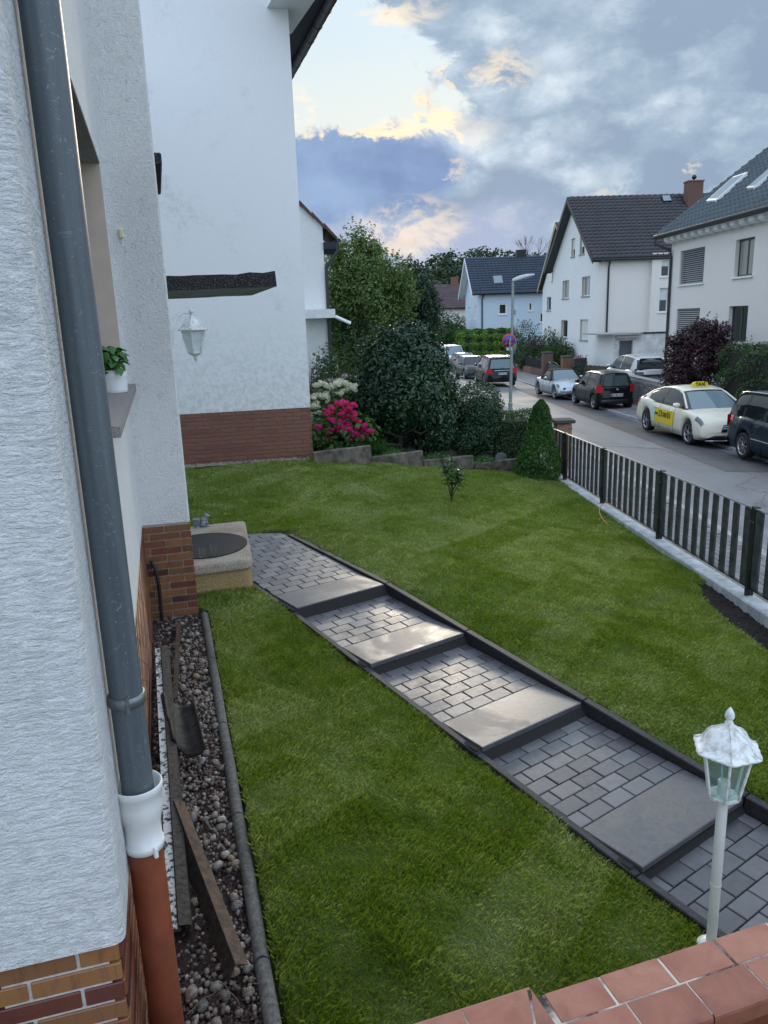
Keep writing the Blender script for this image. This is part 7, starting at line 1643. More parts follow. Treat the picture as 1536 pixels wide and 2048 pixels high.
# ================================================================== vegetation
rv = np.random.default_rng(21)
m_laurel = leaf_mat('laurel_leaf', (.010, .038, .017), (.024, .072, .030), (.09, .15, .04), .30, .10)
m_laurel2 = leaf_mat('glossy_leaf', (.016, .048, .022), (.036, .090, .038), (.07, .15, .05), .35, .12)
m_boxl = leaf_mat('box_leaf', (.016, .052, .010), (.038, .10, .018), None, .5, .15); m_spruce = leaf_mat('spruce_needle', (.020, .070, .010), (.055, .145, .022), (.08, .19, .03), .6, .15)
m_hyd = leaf_mat('hydrangea_leaf', (.018, .065, .012), (.05, .125, .02), (.20, .24, .05), .5, .2); m_pink = leaf_mat('magenta_floret', (.50, .008, .11), (.80, .02, .22), (.40, .012, .24), .6, .2); m_wfl = leaf_mat('white_floret', (.55, .58, .45), (.82, .82, .72), None, .6, .2)
m_treel = leaf_mat('light_tree_leaf', (.07, .135, .03), (.17, .24, .07), (.28, .34, .12), .5, .3, .5); m_treed = leaf_mat('dark_tree_leaf', (.010, .034, .018), (.030, .068, .032), (.07, .11, .06), .45, .15, .6)
m_cyp = leaf_mat('cypress_scale', (.008, .026, .006), (.022, .050, .008), (.19, .20, .02), .6, .1); m_shr = leaf_mat('shrub_leaf', (.014, .045, .010), (.042, .095, .018), (.08, .14, .03), .5, .2)
m_hedge_b = leaf_mat('bright_hedge_leaf', (.05, .12, .015), (.13, .25, .03), (.26, .38, .05), .5, .2); m_hedge_d = leaf_mat('dark_hedge_leaf', (.010, .038, .008), (.040, .095, .018), None, .6, .1); m_purple = leaf_mat('purple_maple_leaf', (.016, .006, .010), (.050, .014, .022), (.10, .03, .04), .45, .15)
m_wood_far = leaf_mat('far_wood_leaf', (.012, .032, .014), (.035, .070, .026), None, .7, .1, .08); m_gc = leaf_mat('ground_cover_leaf', (.022, .08, .012), (.06, .17, .025), None, .5, .25, 2); m_lil = leaf_mat('lilac_floret', (.30, .18, .34), (.55, .42, .52), None, .6, .2)
m_wisp = leaf_mat('wispy_leaf', (.05, .055, .035), (.12, .12, .075), (.2, .13, .10), .7, .2)
m_bark = simple('bark', (.055, .045, .035), .9, var=.3, bmp=.004, bscale=30); m_bark_d = simple('dark_bark', (.020, .018, .016), .9, var=.3)
def unit(v): return v / np.maximum(np.linalg.norm(v, axis=-1, keepdims=True), 1e-9)
def leaves(name, C, N, L, Wd, mat, parent=None, droop=.3, jit=.8, outb=.6, fold=.15, size_var=.35):
    """C positions, N outward normals; each leaf is a folded diamond of two triangles"""
    n = len(C); nn = unit(N * outb + rv.normal(0, jit * .5, (n, 3)) + np.array([0, 0, .25])); r = rv.normal(0, 1, (n, 3)) + N * .5 + np.array([0, 0, -droop]); a = unit(r - (r * nn).sum(-1, keepdims=True) * nn); s = np.cross(nn, a)
    l = L * rv.uniform(1 - size_var, 1 + size_var, (n, 1)); w = l * Wd
    b = C - a * l * .5; t = C + a * l * .5; lft = C - s * w * .5 + nn * l * fold - a * l * .05; rgt = C + s * w * .5 + nn * l * fold - a * l * .05
    V = np.stack([b, lft, t, rgt], 1).reshape(-1, 3); i = np.arange(n) * 4
    Fc = np.concatenate([np.stack([i, i + 1, i + 2], -1), np.stack([i, i + 2, i + 3], -1)]); return np_mesh(name, V, Fc, mat, parent, np.repeat(rv.random(n), 4))
def blob_points(blobs, n, depth=.25, lump=.10, freq=5.0):
    vol = np.array([(b[3] * b[4] + b[4] * b[5] + b[3] * b[5]) for b in blobs]); k = rv.choice(len(blobs), n, p=vol / vol.sum()); B = np.array(blobs)[k]
    d = unit(rv.normal(0, 1, (n, 3))); ph = k[:, None] * 1.7
    f = 1 + lump * (np.sin(d[:, :1] * freq + ph) * np.sin(d[:, 1:2] * freq * 1.1 + ph * 2) + np.sin(d[:, 2:] * freq * 1.3 + ph * 3) * np.sin((d[:, :1] - d[:, 1:2]) * freq * 1.2)) + lump * .4 * np.sin(d[:, :1] * freq * 3 + ph) * np.sin(d[:, 2:] * freq * 3.3)
    r = 1 - np.abs(rv.normal(0, depth, (n, 1))).clip(0, .85); P_ = B[:, :3] + d * B[:, 3:6] * r * f; Nn = unit(d / B[:, 3:6]); return P_, Nn
def shoots(blobs, m, ln, L, spread=.03, up=.6, per=14, zmin=None):
    P_, Nn = blob_points(blobs, m, .03); 
    if zmin is not None: k = P_[:, 2] > zmin; P_, Nn = P_[k], Nn[k]
    m = len(P_); D = unit(Nn * .8 + np.array([0, 0, up]) + rv.normal(0, .2, (m, 3))); t = rv.random((m, per, 1)); ll = ln * rv.uniform(.4, 1.2, (m, 1, 1))
    Q = P_[:, None] + D[:, None] * t * ll + rv.normal(0, spread, (m, per, 3)) * (1 - t * .7); return Q.reshape(-1, 3), np.repeat(D, per, 0)
def plant(name, label, cat, base, blobs, n, L, Wd, mat, group=None, depth=.25, lump=.10, freq=5, sh=None, trunk=None, zmin=None, bark=None, part_name='crown', **k):
    root = thing(name, label, cat, tuple(base), 0, group); b0 = np.array(base)
    P_, Nn = blob_points(blobs, n, depth, lump, freq)
    if sh: Q, QN = shoots(blobs, *sh); P_, Nn = np.concatenate([P_, Q]), np.concatenate([Nn, QN])
    zm = base[2] if zmin is None else zmin; kk = P_[:, 2] > zm; leaves(part_name, P_[kk] - b0, Nn[kk], L, Wd, mat, root, **k)
    if trunk: 
        for pts, r in trunk: MB().tube([Vector(p_) - Vector(base) for p_ in pts], r, 8).build('trunk' if pts is trunk[0][0] else 'branch', bark or m_bark, root)
    return root
# garden bed ground and neighbours' gardens
def bed_z(x, y): return -2.27 - .16 * np.clip(x + 1.15, 0, 5) - .045 * np.clip(y - 14, 0, 22)
XX, YY = np.meshgrid(np.linspace(-1.12, 3.42, 40), np.linspace(12.9, 18, 40)); fr = np.array([[-1.15, 12.75], [.72, 13.66], [2.64, 14.42], [3.6, 14.8]])
yf = np.interp(XX[0], fr[:, 0], fr[:, 1]); YB = yf[None] + (YY - 12.9) / 5.1 * (18 - yf[None]); ZB = bed_z(XX, YB) + .01 * rv.random(XX.shape)
tag(grid_obj('flower_bed', XX, YB, ZB, m_soil), kind='structure')
XX, YY = np.meshgrid(np.linspace(-12, 3.5, 30), np.linspace(17.6, 70, 40)); keepf = np.ones((39, 29), bool)
tag(grid_obj('neighbour_gardens', XX + bend(YY), YY, np.maximum(bed_z(XX, YY), road_z(5.2, YY) + .05) - .03, two_tone('garden_grass', (.03, .07, .012), (.06, .11, .025), 1.5, .35, .65, .9, .01)), kind='structure')
# ground cover
n = 14000; x = rv.uniform(-1.05, 3.2, n); yy = np.interp(x, fr[:, 0], fr[:, 1]) + .02 + np.abs(rv.normal(0, .45, n)); dens_ = np.sin(x * 4.1) * .5 + .6
k = rv.random(n) < dens_ + .3; x, yy = x[k], yy[k]; C_ = np.stack([x, yy, bed_z(x, yy) + rv.uniform(.01, .12, len(x)) * (1 + .6 * np.sin(x * 7))], -1)
tag(leaves('ground_cover', C_, np.tile([0, -.2, 1.0], (len(x), 1)), .045, .75, m_gc, droop=0, jit=.9), 'low light green ground cover leaves filling the flower bed behind the edging blocks', 'ground cover', kind='stuff')
n = 900; x = rv.uniform(-3.6, -1.2, n); C_ = np.stack([x, 12.55 + .2 * (x + 1.15) + rv.uniform(-.06, .06, n), lawn_z(x, 12.5 + 0 * x) + .02], -1)
V = C_[:, None] + (tet[None] + rv.normal(0, .3, (n, 4, 3))) * rv.uniform(.01, .03, (n, 1, 1)); i = np.arange(n)[:, None] * 4
tag(np_mesh('pebble_strip', V.reshape(-1, 3), np.concatenate([i + np.array([[0, 1, 3]]), i + np.array([[1, 2, 3]]), i + np.array([[2, 0, 3]])]), leaf_mat('strip_pebble', (.10, .08, .07), (.34, .29, .24), None, .8, 0), None, np.repeat(rv.random(n), 4)), 'narrow strip of pale pebbles along the foot of the red brick plinth', 'pebbles', kind='stuff')

# big laurel
gz_ = float(bed_z(.45, 14.8)); B = [(.48, 14.9, -1.35, .98, .88, .78), (.50, 14.85, -.85, .84, .7, .62), (.58, 14.8, -.42, .50, .45, .40), (1.02, 14.75, -1.6, .46, .5, .80), (-.08, 14.8, -1.42, .46, .5, .50), (1.08, 14.85, -2.15, .38, .4, .45), (.28, 14.9, -.75, .5, .5, .45), (.5, 15.35, -2.0, .85, .35, .6), (.92, 14.9, -2.3, .35, .35, .3)]
tr = [([(.35, 14.8, gz_ - .05), (.38, 14.78, -2.0), (.55, 14.8, -1.5)], [.05, .04, .02])]
for a, b_, c2_ in (((.38, 14.75, -2.2), (.05, 14.55, -2.05), (-.25, 14.5, -1.75)), ((.38, 14.75, -2.15), (.62, 14.5, -2.02), (.85, 14.5, -1.72)), ((.35, 14.7, -2.35), (.10, 14.45, -2.28), (-.15, 14.4, -2.2)), ((.42, 14.75, -1.95), (.32, 14.55, -1.75), (.2, 14.5, -1.5)), ((.55, 14.6, -2.03), (.75, 14.4, -2.1), (.9, 14.4, -2.0))): tr.append(([a, b_, c2_], [.028, .022, .012]))
plant('laurel_bush', 'large dark glossy laurel bush with bare twisted branches at its foot', 'bush', (.35, 14.8, gz_), B, 24000, .088, .46, m_laurel, depth=.13, lump=.07, sh=(260, .16, .08, .035, .5, 12, -1.9), trunk=tr, zmin=-2.5, bark=m_bark, droop=.4, jit=.75, outb=.8)
# round laurel
B = [(1.92, 15.2, -1.72, .50, .5, .52), (1.86, 15.1, -2.2, .42, .42, .46), (2.0, 15.2, -2.0, .4, .4, .5), (1.62, 15.0, -2.35, .25, .3, .3)]
plant('round_bush', 'clipped round evergreen bush with a shaggy foot, right of the large laurel', 'bush', (1.9, 15.2, -2.75), B, 11500, .055, .5, m_laurel2, depth=.14, lump=.05, zmin=-2.7, droop=.3)
def hedge_box(name, label, p0, p1, z0, z1, wid, n, L, mat, base=None, group=None, rnd=.06, wob=.03, cat='hedge', Wd=.55):
    p0, p1 = np.array(p0, float), np.array(p1, float); d = p1 - p0; ln = np.linalg.norm(d); d /= ln; nr_ = np.array([-d[1], d[0]]); h = z1 - z0; fa_ = np.array([ln * h, ln * h, ln * wid, wid * h, wid * h]); k = rv.choice(5, n, p=fa_ / fa_.sum())
    u, v = rv.random(n), rv.random(n); U = np.where(k < 3, u * ln, np.where(k == 3, 0, ln)); O_ = np.select([k == 0, k == 1, k == 2, k >= 3], [-.5, .5, v - .5, u - .5]) * wid; Z = np.where(k == 2, z1, z0 + v * h)
    Nn = np.zeros((n, 3)); Nn[k == 0, :2] = -nr_; Nn[k == 1, :2] = nr_; Nn[k == 2, 2] = 1; Nn[k == 3, :2] = -d; Nn[k == 4, :2] = d
    P_ = np.stack([p0[0] + d[0] * U + nr_[0] * O_, p0[1] + d[1] * U + nr_[1] * O_, Z], -1)
    # rounded top edges
    e = np.clip((Z - (z1 - rnd * 3)) / (rnd * 3), 0, 1) ** 2; P_[:, :2] -= (nr_[None] * (np.sign(O_) * e * rnd)[:, None])
    P_ += Nn * (wob * (np.sin(P_[:, :1] * 5 + P_[:, 1:2] * 4) + np.sin(P_[:, 2:] * 7 + P_[:, 1:2] * 3)) - np.abs(rv.normal(0, rnd * .8, (n, 1)))) + rv.normal(0, .01, (n, 3))
    b0 = np.array([*((p0 + p1) / 2), z0]); root = thing(name, label, cat, tuple(b0), 0, group); leaves('foliage', P_ - b0, Nn, L, Wd, mat, root, outb=.7)
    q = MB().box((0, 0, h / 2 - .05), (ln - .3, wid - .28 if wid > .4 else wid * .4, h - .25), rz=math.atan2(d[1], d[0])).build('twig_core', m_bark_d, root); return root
hedge_box('low_hedge', 'low dark clipped box hedge between the round bush and the conical spruce', (2.25, 15.35), (3.05, 15.35), -2.95, -1.86, .62, 9500, .035, m_boxl, rnd=.07)
# conical spruce
sx_, sy_ = (1079 - 768) / 1538 * 14.25, 14.05; zb_s = -3.0; zt_s = zpx(1088, 800, sx_, sy_); H_ = zt_s - zb_s; n = 26000
t = rv.random(n) ** .8; prof_r = np.interp(t, [0, .08, .30, .45, .60, .80, .92, 1.0], [.34, .44, .41, .32, .25, .185, .13, .03]); a = rv.uniform(0, 2 * np.pi, n)
rr_ = prof_r * (1 + .07 * np.sin(a * 5 + t * 17) * np.sin(t * 23 + a * 3) + .03 * np.sin(a * 11 - t * 40)) * (1 - np.abs(rv.normal(0, .16, n)).clip(0, .7)); C_ = np.stack([rr_ * np.cos(a) + .06 * t * .8, rr_ * np.sin(a), t * H_], -1); Nn = np.stack([np.cos(a), np.sin(a), np.full(n, .45)], -1)
spz = thing('conical_spruce', 'dense bright green dwarf conical spruce at the far corner of the lawn', 'conifer', (sx_, sy_, zb_s)); leaves('crown', C_, unit(Nn), .042, .42, m_spruce, spz, droop=-.9, outb=.25, jit=1.4, fold=.05); MB().tube([(0, 0, -.1), (0, 0, H_ * .8)], [.05, .02], 8).build('trunk', m_bark, spz)
# hydrangeas
def hydrangea(name, label, base, blobs, heads, mat, r0, nl):
    root = thing(name, label, 'flowering shrub', base, 0); b0 = np.array(base); P_, Nn = blob_points(blobs, nl, .2, .1); k = P_[:, 2] > base[2]; leaves('foliage', P_[k] - b0, Nn[k], .11, .68, m_hyd, root, outb=.6, jit=.7)
    hm = []
    for vi in range(3):
        d = unit(rv.normal(0, 1, (230, 3))); d[:, 2] = d[:, 2] * .7 + .1; hm.append(leaves('flower_head', d * (1 + rv.normal(0, .07, (230, 1))), unit(d), .30, .95, mat, root, droop=0, jit=.5, outb=1.2, fold=.02))
    for q in hm: me_ = q.data
    first = True
    for i, (px, py, r) in enumerate(heads):
        if i < 3: q = hm[i]
        else: q = new_obj('flower_head', hm[i % 3].data, root)
        P_ = at_y(px, py, base[1] - blobs[0][4] * .72 + rv.uniform(-.05, .08)); q.location = P_ - b0; s = r0 * r; q.scale = (s, s, s * .78); q.rotation_euler = (rv.uniform(.1, .8), rv.uniform(-.3, .3), rv.uniform(0, 6))
    MB().tube([(0, 0, -.1), (0, 0, .5)], .02, 6).build('stem', m_bark, root); return root
T2 = lambda L_: [(620 + a / 9.6, 700 + b / 9.6, r) for a, b, r in L_]
hydrangea('pink_hydrangea', 'hydrangea covered in vivid magenta flower heads beside the brick corner', (-.72, 14.0, -2.32), [(-.72, 14.0, -1.95, .52, .42, .42), (-.35, 14.0, -2.0, .35, .35, .33), (-1.0, 13.95, -1.9, .3, .3, .3)],
    T2([(600, 1020, 1.3), (690, 1030, 1.0), (530, 1030, 1.0), (820, 1060, 1.1), (760, 1110, 1.0), (870, 1080, .8), (420, 1120, 1.0), (380, 1180, 1.1), (330, 1230, .9), (680, 1150, 1.1), (760, 1170, .9), (840, 1200, 1.1), (620, 1210, .9), (570, 1230, .8), (850, 1270, .9), (730, 1270, .8), (650, 1300, .8), (400, 1340, 1.2), (450, 1370, .9), (550, 1390, 1.1), (620, 1380, 1.2), (700, 1390, 1.2), (740, 1440, .9), (540, 1460, 1.1), (630, 1490, 1.4), (720, 1500, 1.2), (560, 1530, 1.0), (680, 1560, 1.1), (790, 1570, .9), (860, 1340, .7), (940, 1390, .9), (1050, 1460, 1.1), (1030, 1530, .9), (1130, 1550, .9), (1180, 1570, .8), (1060, 1590, .8), (910, 1500, .8), (900, 1620, .9), (960, 1650, .9), (1010, 1670, .7), (780, 1710, .9), (160, 1480, 1.1), (340, 1540, .8), (430, 1530, .7), (420, 1680, .6), (830, 1600, .8), (280, 1170, .8), (400, 1090, .7)]), m_pink, .066, 900)
hydrangea('white_hydrangea', 'hydrangea with round creamy white flower heads behind the magenta one', (-.95, 14.75, -2.38), [(-.95, 14.75, -1.75, .55, .5, .55), (-.4, 14.8, -1.65, .45, .4, .42), (-1.1, 14.4, -2.0, .4, .4, .4)],
    T2([(130, 680, 1.0), (210, 650, .9), (300, 680, 1.0), (400, 710, 1.1), (450, 690, .9), (520, 650, 1.0), (580, 610, 1.1), (660, 640, 1.0), (740, 680, 1.1), (850, 690, .9), (830, 740, .9), (730, 750, .9), (660, 780, .8), (590, 820, .8), (80, 890, 1.0), (190, 880, 1.1), (280, 880, 1.3), (320, 890, 1.0), (60, 920, .8), (110, 1020, 1.0), (80, 1090, 1.2), (140, 1100, .9), (340, 990, .7), (80, 1270, 1.2), (180, 1220, 1.1), (90, 1390, 1.2), (200, 610, .6), (860, 780, .7), (880, 1500, .01)][:-1]), m_wfl, .080, 1500)
# strappy grass by the laurel foot
n = 260; base = np.array([-.12, 14.05, float(bed_z(-.1, 14.05))]); a = rv.uniform(0, 2 * np.pi, n); r = rv.uniform(.15, .36, n); h = rv.uniform(.18, .34, n); b0 = rv.normal(0, .04, (n, 3)) * [1, 1, 0]; m1 = b0 + np.stack([np.cos(a) * r * .45, np.sin(a) * r * .45, h], -1); t1 = b0 + np.stack([np.cos(a) * r, np.sin(a) * r, h * .6], -1); s = np.stack([-np.sin(a), np.cos(a), 0 * a], -1) * .006
V = np.stack([b0 - s, b0 + s, m1 + s, m1 - s, t1], 1).reshape(-1, 3); i = np.arange(n) * 5; o = np_mesh('blades', V, np.concatenate([np.stack([i, i + 1, i + 2], -1), np.stack([i, i + 2, i + 3], -1), np.stack([i + 3, i + 2, i + 4], -1)]), m_gc, None, np.repeat(rv.random(n), 5)); o.location = base
o.name = 'ornamental_grass'; tag(o, 'tuft of narrow arching grass blades between the magenta hydrangea and the laurel', 'plant')
# young sapling on the lawn
sb = at_z(904, 1008, -2.62); sz = float(lawn_z(sb[0], sb[1])); sb = at_z(904, 1008, sz); sap = thing('young_sapling', 'slender young evergreen sapling standing alone on the lawn', 'sapling', (float(sb[0]), float(sb[1]), sz)); hs = zpx(903, 905, sb[0], sb[1]) - sz
lp, ln_ = [], []
for k in range(9):
    a = rv.uniform(0, 6.28); sp_w = rv.uniform(.04, .20); hh = hs * (rv.uniform(.5, .85) if k else 1.0); x0 = 0 if k == 0 else sp_w; base_h = .02 if k < 4 else rv.uniform(.1, .3)
    pts = [(0, 0, base_h), (math.cos(a) * x0 * .5, math.sin(a) * x0 * .5, base_h + (hh - base_h) * .5), (math.cos(a) * x0, math.sin(a) * x0, hh)]; MB().tube(pts, [.009, .006, .003], 6).build('stem', m_bark, sap)
    for j in range(17): t_ = rv.uniform(.25, 1); q = Vector(pts[1]).lerp(Vector(pts[2]), max(0, (t_ - .3) / .7)) if t_ > .3 else Vector(pts[0]).lerp(Vector(pts[1]), t_ / .3); d = unit(rv.normal(0, 1, 3) * [1, 1, .4] + [0, 0, .35]); lp.append(np.array(q) + d * .045); ln_.append(d)
def long_leaf():
    V = [(0, 0, 0), (.035, -.014, .006), (.035, .014, .006), (.075, -.015, .0), (.075, .015, .0), (.035, 0, -.002), (.075, 0, -.008), (.115, 0, -.022)]
    me = bpy.data.meshes.new('leaf'); me.from_pydata(V, [], [(0, 1, 5), (0, 5, 2), (1, 3, 6, 5), (5, 6, 4, 2), (3, 7, 6), (6, 7, 4)]); me.materials.append(leaf_mat('sapling_leaf', (.03, .085, .018), (.055, .14, .03), None, .28, .2)); return me
ll = long_leaf()
for p_, d in zip(lp, ln_):
    q = new_obj('leaf', ll, sap); q.location = p_ - d * .045; q.rotation_euler = (rv.uniform(-.6, .6), -math.asin(np.clip(d[2], -1, 1)) + rv.uniform(-.3, .3), math.atan2(d[1], d[0]))

# shrubs and trees of the gardens on the left of the street
def P2(px, y): return (px - 768) / 1538 * y
plant('flowering_shrub', 'dark green shrub with a few lilac flower clusters on top, behind the hydrangeas', 'shrub', (-1.0, 17.2, -2.5), [(P2(690, 17), 17.2, -1.75, .55, .5, .6), (P2(665, 17), 17.3, -1.95, .4, .4, .5), (P2(722, 17), 17.4, -1.6, .4, .4, .55)], 7500, .075, .4, m_shr, depth=.2, lump=.14, sh=(120, .14, .07, .03, .7, 10))
q = [o for o in bpy.data.objects if o.name.startswith('flowering_shrub')][0]
P_, Nn = blob_points([(P2(672, 17), 17.0, -1.25, .16, .14, .06), (P2(728, 17), 17.1, -1.2, .12, .12, .06), (P2(700, 17), 17.1, -1.16, .12, .12, .05)], 260, .3, .1); leaves('blossom', P_ - np.array(q.location), Nn, .035, .9, m_lil, q)
# wispy bare shrub against the balcony house
wr = thing('wispy_shrub', 'wispy half bare shrub with thin upright twigs against the balcony house wall', 'shrub', (P2(630, 19), 19.0, -2.6)); lp = []; tw = MB(); rw_ = random.Random(8)
for k in range(46):
    a = rw_.uniform(0, 6.28); sp_ = rw_.uniform(.05, .55); h = rw_.uniform(.9, 1.95); pts = [(rw_.uniform(-.05, .05), rw_.uniform(-.05, .05), 0)]; 
    for j in range(1, 5): t_ = j / 4; pts.append((math.cos(a) * sp_ * t_ ** 1.3 + rw_.uniform(-.04, .04), math.sin(a) * sp_ * t_ ** 1.3, h * t_))
    tw.tube(pts, [.011, .008, .006, .004, .002], 4)
    for j in range(16): t_ = rw_.uniform(.4, 1); i0 = min(3, int(t_ * 4)); f_ = t_ * 4 - i0; lp.append([pts[i0][c] * (1 - f_) + pts[i0 + 1][c] * f_ + rw_.uniform(-.06, .06) for c in range(3)])
tag(tw.build('twigs', m_bark, wr), kind='stuff'); leaves('foliage', np.array(lp), unit(rv.normal(0, 1, (len(lp), 3))), .045, .5, m_wisp, wr)
def shrub(px, y, zt, rx, rz, mat, label, n=5200, L=.09, Wd=.5, name='garden_shrub', group='shrubs in the gardens left of the street', zb=None, **k):
    x = P2(px, y); zt_ = zpx(px, zt, x, y); zb = zb if zb is not None else float(np.maximum(bed_z(x, y), road_z(5.2, y))); rz = (zt_ - zb) * .56 if rz is None else rz
    B = [(x, y, zt_ - rz, rx, rx, rz)]
    for q in range(4): a = q * 1.57 + rv.uniform(0, 1); B.append((x + math.cos(a) * rx * .5, y + math.sin(a) * rx * .5, zt_ - rz * rv.uniform(1.0, 1.5), rx * rv.uniform(.5, .7), rx * .6, rz * rv.uniform(.5, .8)))
    kw = dict(depth=.22, lump=.12, sh=(140, rx * .22, L, .04, .7, 10)); kw.update(k)
    return plant(name, label, 'shrub', (x, y, zb), B, n, L, Wd, mat, group, trunk=[([(x, y, zb - .1), (x, y, zt_ - rz)], [.05, .02])], **kw)
for px, y, zt, lab in ((775, 17.3, 800, 'low dark shrub in the shade behind the left foot of the laurel'), (835, 17.0, 800, 'low dark shrub filling the gap under the laurel'), (895, 17.2, 785, 'dark shrub between the laurel and the round bush'), (965, 17.2, 805, 'dark shrub behind the round bush'), (1035, 17.4, 830, 'dark shrub behind the low hedge')):
    shrub(px, y, zt, .48, None, m_laurel2, lab, 4200, .07, group='dark shrubs behind the laurel')
shrub(735, 20.5, 655, .95, None, m_shr, 'broad mid green shrub behind the left side of the large laurel', 9500, .07)
shrub(672, 21.5, 690, .55, None, m_shr, 'small yellowish green shrub between the balcony house and the cypresses', 4500, .07)
shrub(800, 24, 640, 1.1, None, m_treed, 'dark shrub directly above and behind the top of the large laurel', 9000, .08)
shrub(845, 30, 640, 1.2, None, m_shr, 'mid green shrub under the dark rounded tree', 8000, .10)
shrub(880, 84, 618, 3.0, None, m_shr, 'spreading green shrub above the white van, left of the bright hedge', 9500, .26)
shrub(852, 40, 655, .95, None, m_treed, 'dark shrub at the garden corner left of the white van', 6000, .13)
shrub(930, 90, 632, 2.0, None, m_shr, 'shrub in front of the pale blue house gable', 7000, .2)
for px, w_, lab in ((706, .30, 'left dark cypress with golden tips behind the shrubs'), (738, .33, 'right golden tipped cypress, taller and yellower than its neighbour')):
    y = 26.0; x = P2(px, y); zt_ = zpx(px, 607 if px > 720 else 632, x, y); H_ = zt_ + 3.0; n = 9000; t = rv.random(n); a = rv.uniform(0, 6.28, n); pr = np.interp(t, [0, .3, .7, .92, 1], [w_ * .8, w_, w_ * .85, w_ * .4, .02]) * (1 + .18 * np.sin(a * 4 + t * 20)) * (1 - np.abs(rv.normal(0, .15, n)).clip(0, .7))
    C_ = np.stack([pr * np.cos(a), pr * np.sin(a), t * H_], -1); cy = thing('cypress', lab, 'cypress', (x, y, -3.0), 0, 'cypresses behind the shrubs'); leaves('crown', C_, unit(np.stack([np.cos(a), np.sin(a), np.full(n, .9)], -1)), .10, .3, m_cyp, cy, droop=-1.6, outb=.5, jit=.4); MB().tube([(0, 0, -.1), (0, 0, H_ * .7)], [.07, .02], 6).build('trunk', m_bark, cy)
def tree(px, y, blobs_px, mat, label, n, L, name='garden_tree', group='trees left of the street', trunkr=.12, **k):
    B = []
    for (bx, bz, rx, rz) in blobs_px: x = P2(bx, y); B.append((x + 0, y + rv.uniform(-.5, .5) * rx / 1538 * y, zpx(bx, bz, x, y), rx / 1538 * y, rx / 1538 * y, rz / 1538 * y))
    x = P2(px, y); zb = float(np.maximum(bed_z(x, y), road_z(5.2, y))) if y < 100 else -5; c = B[0]
    tr = [([(x, y, zb - .2), (x, y, (zb + c[2]) / 2), (c[0], c[1], c[2] + c[5] * .5)], [trunkr, trunkr * .8, trunkr * .2])]
    for b in B[1:6]: tr.append(([(x, y, (zb + c[2]) / 2), ((x + b[0]) / 2, (y + b[1]) / 2, (c[2] + b[2]) / 2 - .2), b[:3]], [trunkr * .5, trunkr * .35, trunkr * .12]))
    kw = dict(depth=.28, lump=.16, freq=6); kw.update(k); return plant(name, label, 'tree', (x, y, zb), B, n, L, .5, mat, group, trunk=tr, **kw)
tree(745, 30, [(745, 600, 70, 75), (700, 560, 42, 62), (742, 530, 40, 60), (785, 560, 40, 50), (815, 600, 34, 50), (690, 630, 36, 60), (740, 488, 18, 34), (700, 505, 22, 26), (765, 505, 15, 28), (820, 570, 22, 26), (760, 650, 55, 55), (690, 680, 40, 45)], m_treel, 'tall light green tree with feathery top, the biggest tree left of the street', 21000, .125, sh=(420, .55, .1, .05, 1.2, 12), depth=.42, lump=.26)
tree(838, 31.5, [(838, 615, 48, 55), (818, 590, 30, 36), (855, 585, 28, 34), (868, 620, 26, 40), (806, 630, 26, 40), (842, 562, 18, 18), (840, 655, 48, 40)], m_treed, 'dark bluish green rounded tree right of the tall light green tree', 19000, .10, sh=(200, .22, .1, .04, .7, 12))
# far wooded hill
B = []
tops = [(660, 545), (700, 530), (760, 520), (820, 522), (850, 528), (880, 515), (905, 508), (930, 505), (955, 500), (980, 496), (1005, 500), (1030, 506), (1055, 512), (1080, 508), (1105, 506), (1140, 512), (1180, 520), (1230, 525)]
for px, py in tops:
    for lay in range(3):
        y = 225 - lay * 18 + rv.uniform(-5, 5); x = P2(px, y) + rv.uniform(-2, 2); z = zpx(px, py + lay * 26, x, y); r = rv.uniform(3.2, 5.0); B.append((x, y, z - r * .9, r, r, r * 1.0)); B.append((x + rv.uniform(-4, 4), y + 2, z - r * 2.2, r * 1.1, r, r * 1.2))
P_, Nn = blob_points(B, 52000, .16, .14, 6); tag(leaves('far_wood', P_, Nn, .95, .7, m_wood_far), 'dark wooded hill rising behind the houses at the end of the street', 'wood', kind='stuff')
for px, top, lab in ((1064, 500, 'thin bare crowned tree sticking out above the navy roof'), ):
    y = 150; x = P2(px, y); zt_ = zpx(px, top, x, y); bt = thing('bare_tree', lab, 'tree', (x, y, -3)); tw = MB(); rw_ = random.Random(3)
    def br_(p, d, ln, r, lv):
        q = p + d * ln; tw.tube([p, (p + q) / 2 + Vector((rw_.uniform(-.1, .1) * ln, 0, 0)), q], [r, r * .8, r * .6], 4)
        if lv: [br_(q, (d + Vector((rw_.uniform(-.6, .6), rw_.uniform(-.6, .6), rw_.uniform(-.1, .3)))).normalized(), ln * .68, r * .6, lv - 1) for _ in range(3)]
    br_(Vector((0, 0, 0)), Vector((0, 0, 1)), (zt_ + 3) * .45, .13, 4); tag(tw.build('branches', m_bark, bt), kind='stuff')

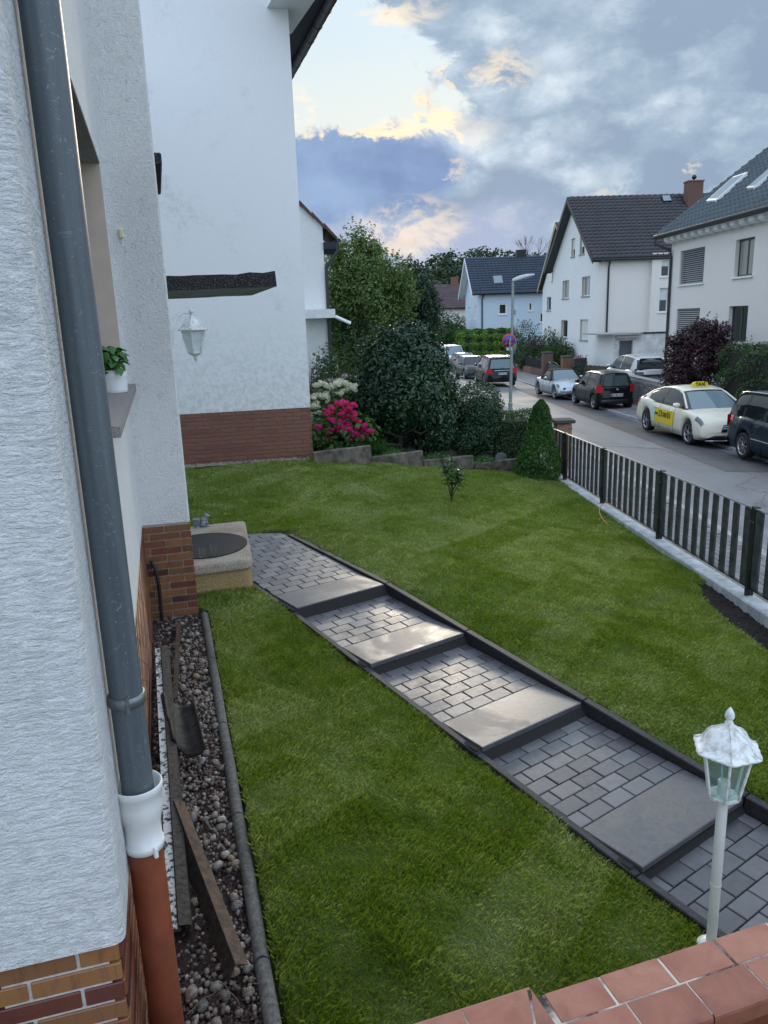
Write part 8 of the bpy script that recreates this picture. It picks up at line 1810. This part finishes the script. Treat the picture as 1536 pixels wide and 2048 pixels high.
# right side of the street
hedge_box('bright_hedge', 'tall yellow green clipped hedge at the end of the parked row, before the blue house', (P2(922, 79), 79.0), (P2(1030, 79), 79.5), -4.6, zpx(965, 661, 9, 79), 2.2, 30000, .24, m_hedge_b, rnd=.25, wob=.10)
zh = zpx(1428, 694, 10.7, 24.6)
hedge_box('clipped_yew_hedge', 'tall dark clipped hedge beside the taxi in front of the blue roofed house', (11.55, 24.7), (12.35, 12.0), -3.8, zh, 1.6, 46000, .075, m_hedge_d, rnd=.13, wob=.09)
def rshrub(px, y, zt, rx, mat, label, n=6000, L=.12, **k): return shrub(px, y, zt, rx, None, mat, label, n, L, group='shrubs across the street', **k)
rshrub(1052, 66, 642, 1.5, m_boxl, 'dense dark green ball shaped shrub right of the street lamp', zb=-4.2, L=.14)
rshrub(1078, 62, 668, 1.1, m_purple, 'reddish brown leaved shrub behind the iron fence', n=4200, zb=-4.1)
rshrub(1102, 60, 655, .8, m_shr, 'tall loose green shrub in front of the second gable house', n=5000, zb=-4.1)
rshrub(1064, 61, 688, .9, m_shr, 'low shrub overhanging the arched iron fence', n=5000, zb=-4.1)
rshrub(1124, 56.5, 678, .95, m_shr, 'green shrub behind the left brick gate pier', n=6500, zb=-4.0)
rshrub(1152, 48.5, 708, .8, m_shr, 'small rose bush with a few red blooms behind the letter box', n=3500, L=.10, zb=-4.0)
q = [o for o in bpy.data.objects if o.get('label', '').startswith('small rose bush')][0]; P_, Nn = blob_points([(P2(1160, 48), 47.9, zpx(1160, 717, P2(1160, 48), 47.9), .16, .16, .12)], 160, .3, .1); leaves('rose_bloom', P_ - np.array(q.location), Nn, .08, .9, m_pink, q)
tree_b = []
mx_, my_ = P2(1392, 27.2), 27.2
B = [(mx_, my_, -1.75, .95, .9, .8), (mx_ - .5, my_, -1.35, .5, .5, .42), (mx_ + .55, my_, -1.25, .6, .5, .45), (mx_, my_, -1.0, .6, .55, .45), (mx_ - .75, my_ - .1, -1.0, .33, .3, .2), (mx_ + .75, my_, -.75, .4, .4, .3), (mx_ + .2, my_, -.62, .45, .4, .3), (mx_ + .9, my_ + .1, -1.6, .5, .5, .6), (mx_ - .45, my_, -2.3, .6, .6, .6)]
tr = [([(mx_, my_, -3.9), (mx_, my_, -2.6), (mx_ + .1, my_, -1.6)], [.07, .05, .03])] + [([(mx_, my_, -2.7), (mx_ + dx * .5, my_, -1.9), (mx_ + dx, my_, -1.2)], [.035, .025, .01]) for dx in (-.7, -.3, .4, .8)]
plant('purple_maple', 'dark purple leaved maple between the crossover and the clipped hedge', 'tree', (mx_, my_, -3.9), B, 17000, .085, .55, m_purple, depth=.22, lump=.22, freq=8, sh=(200, .25, .08, .05, .3, 12), trunk=tr)
rshrub(1480, 28, 668, 1.5, m_shr, 'rounded green shrub peeping over the tall clipped hedge', n=9000, L=.09, zb=-3.9)
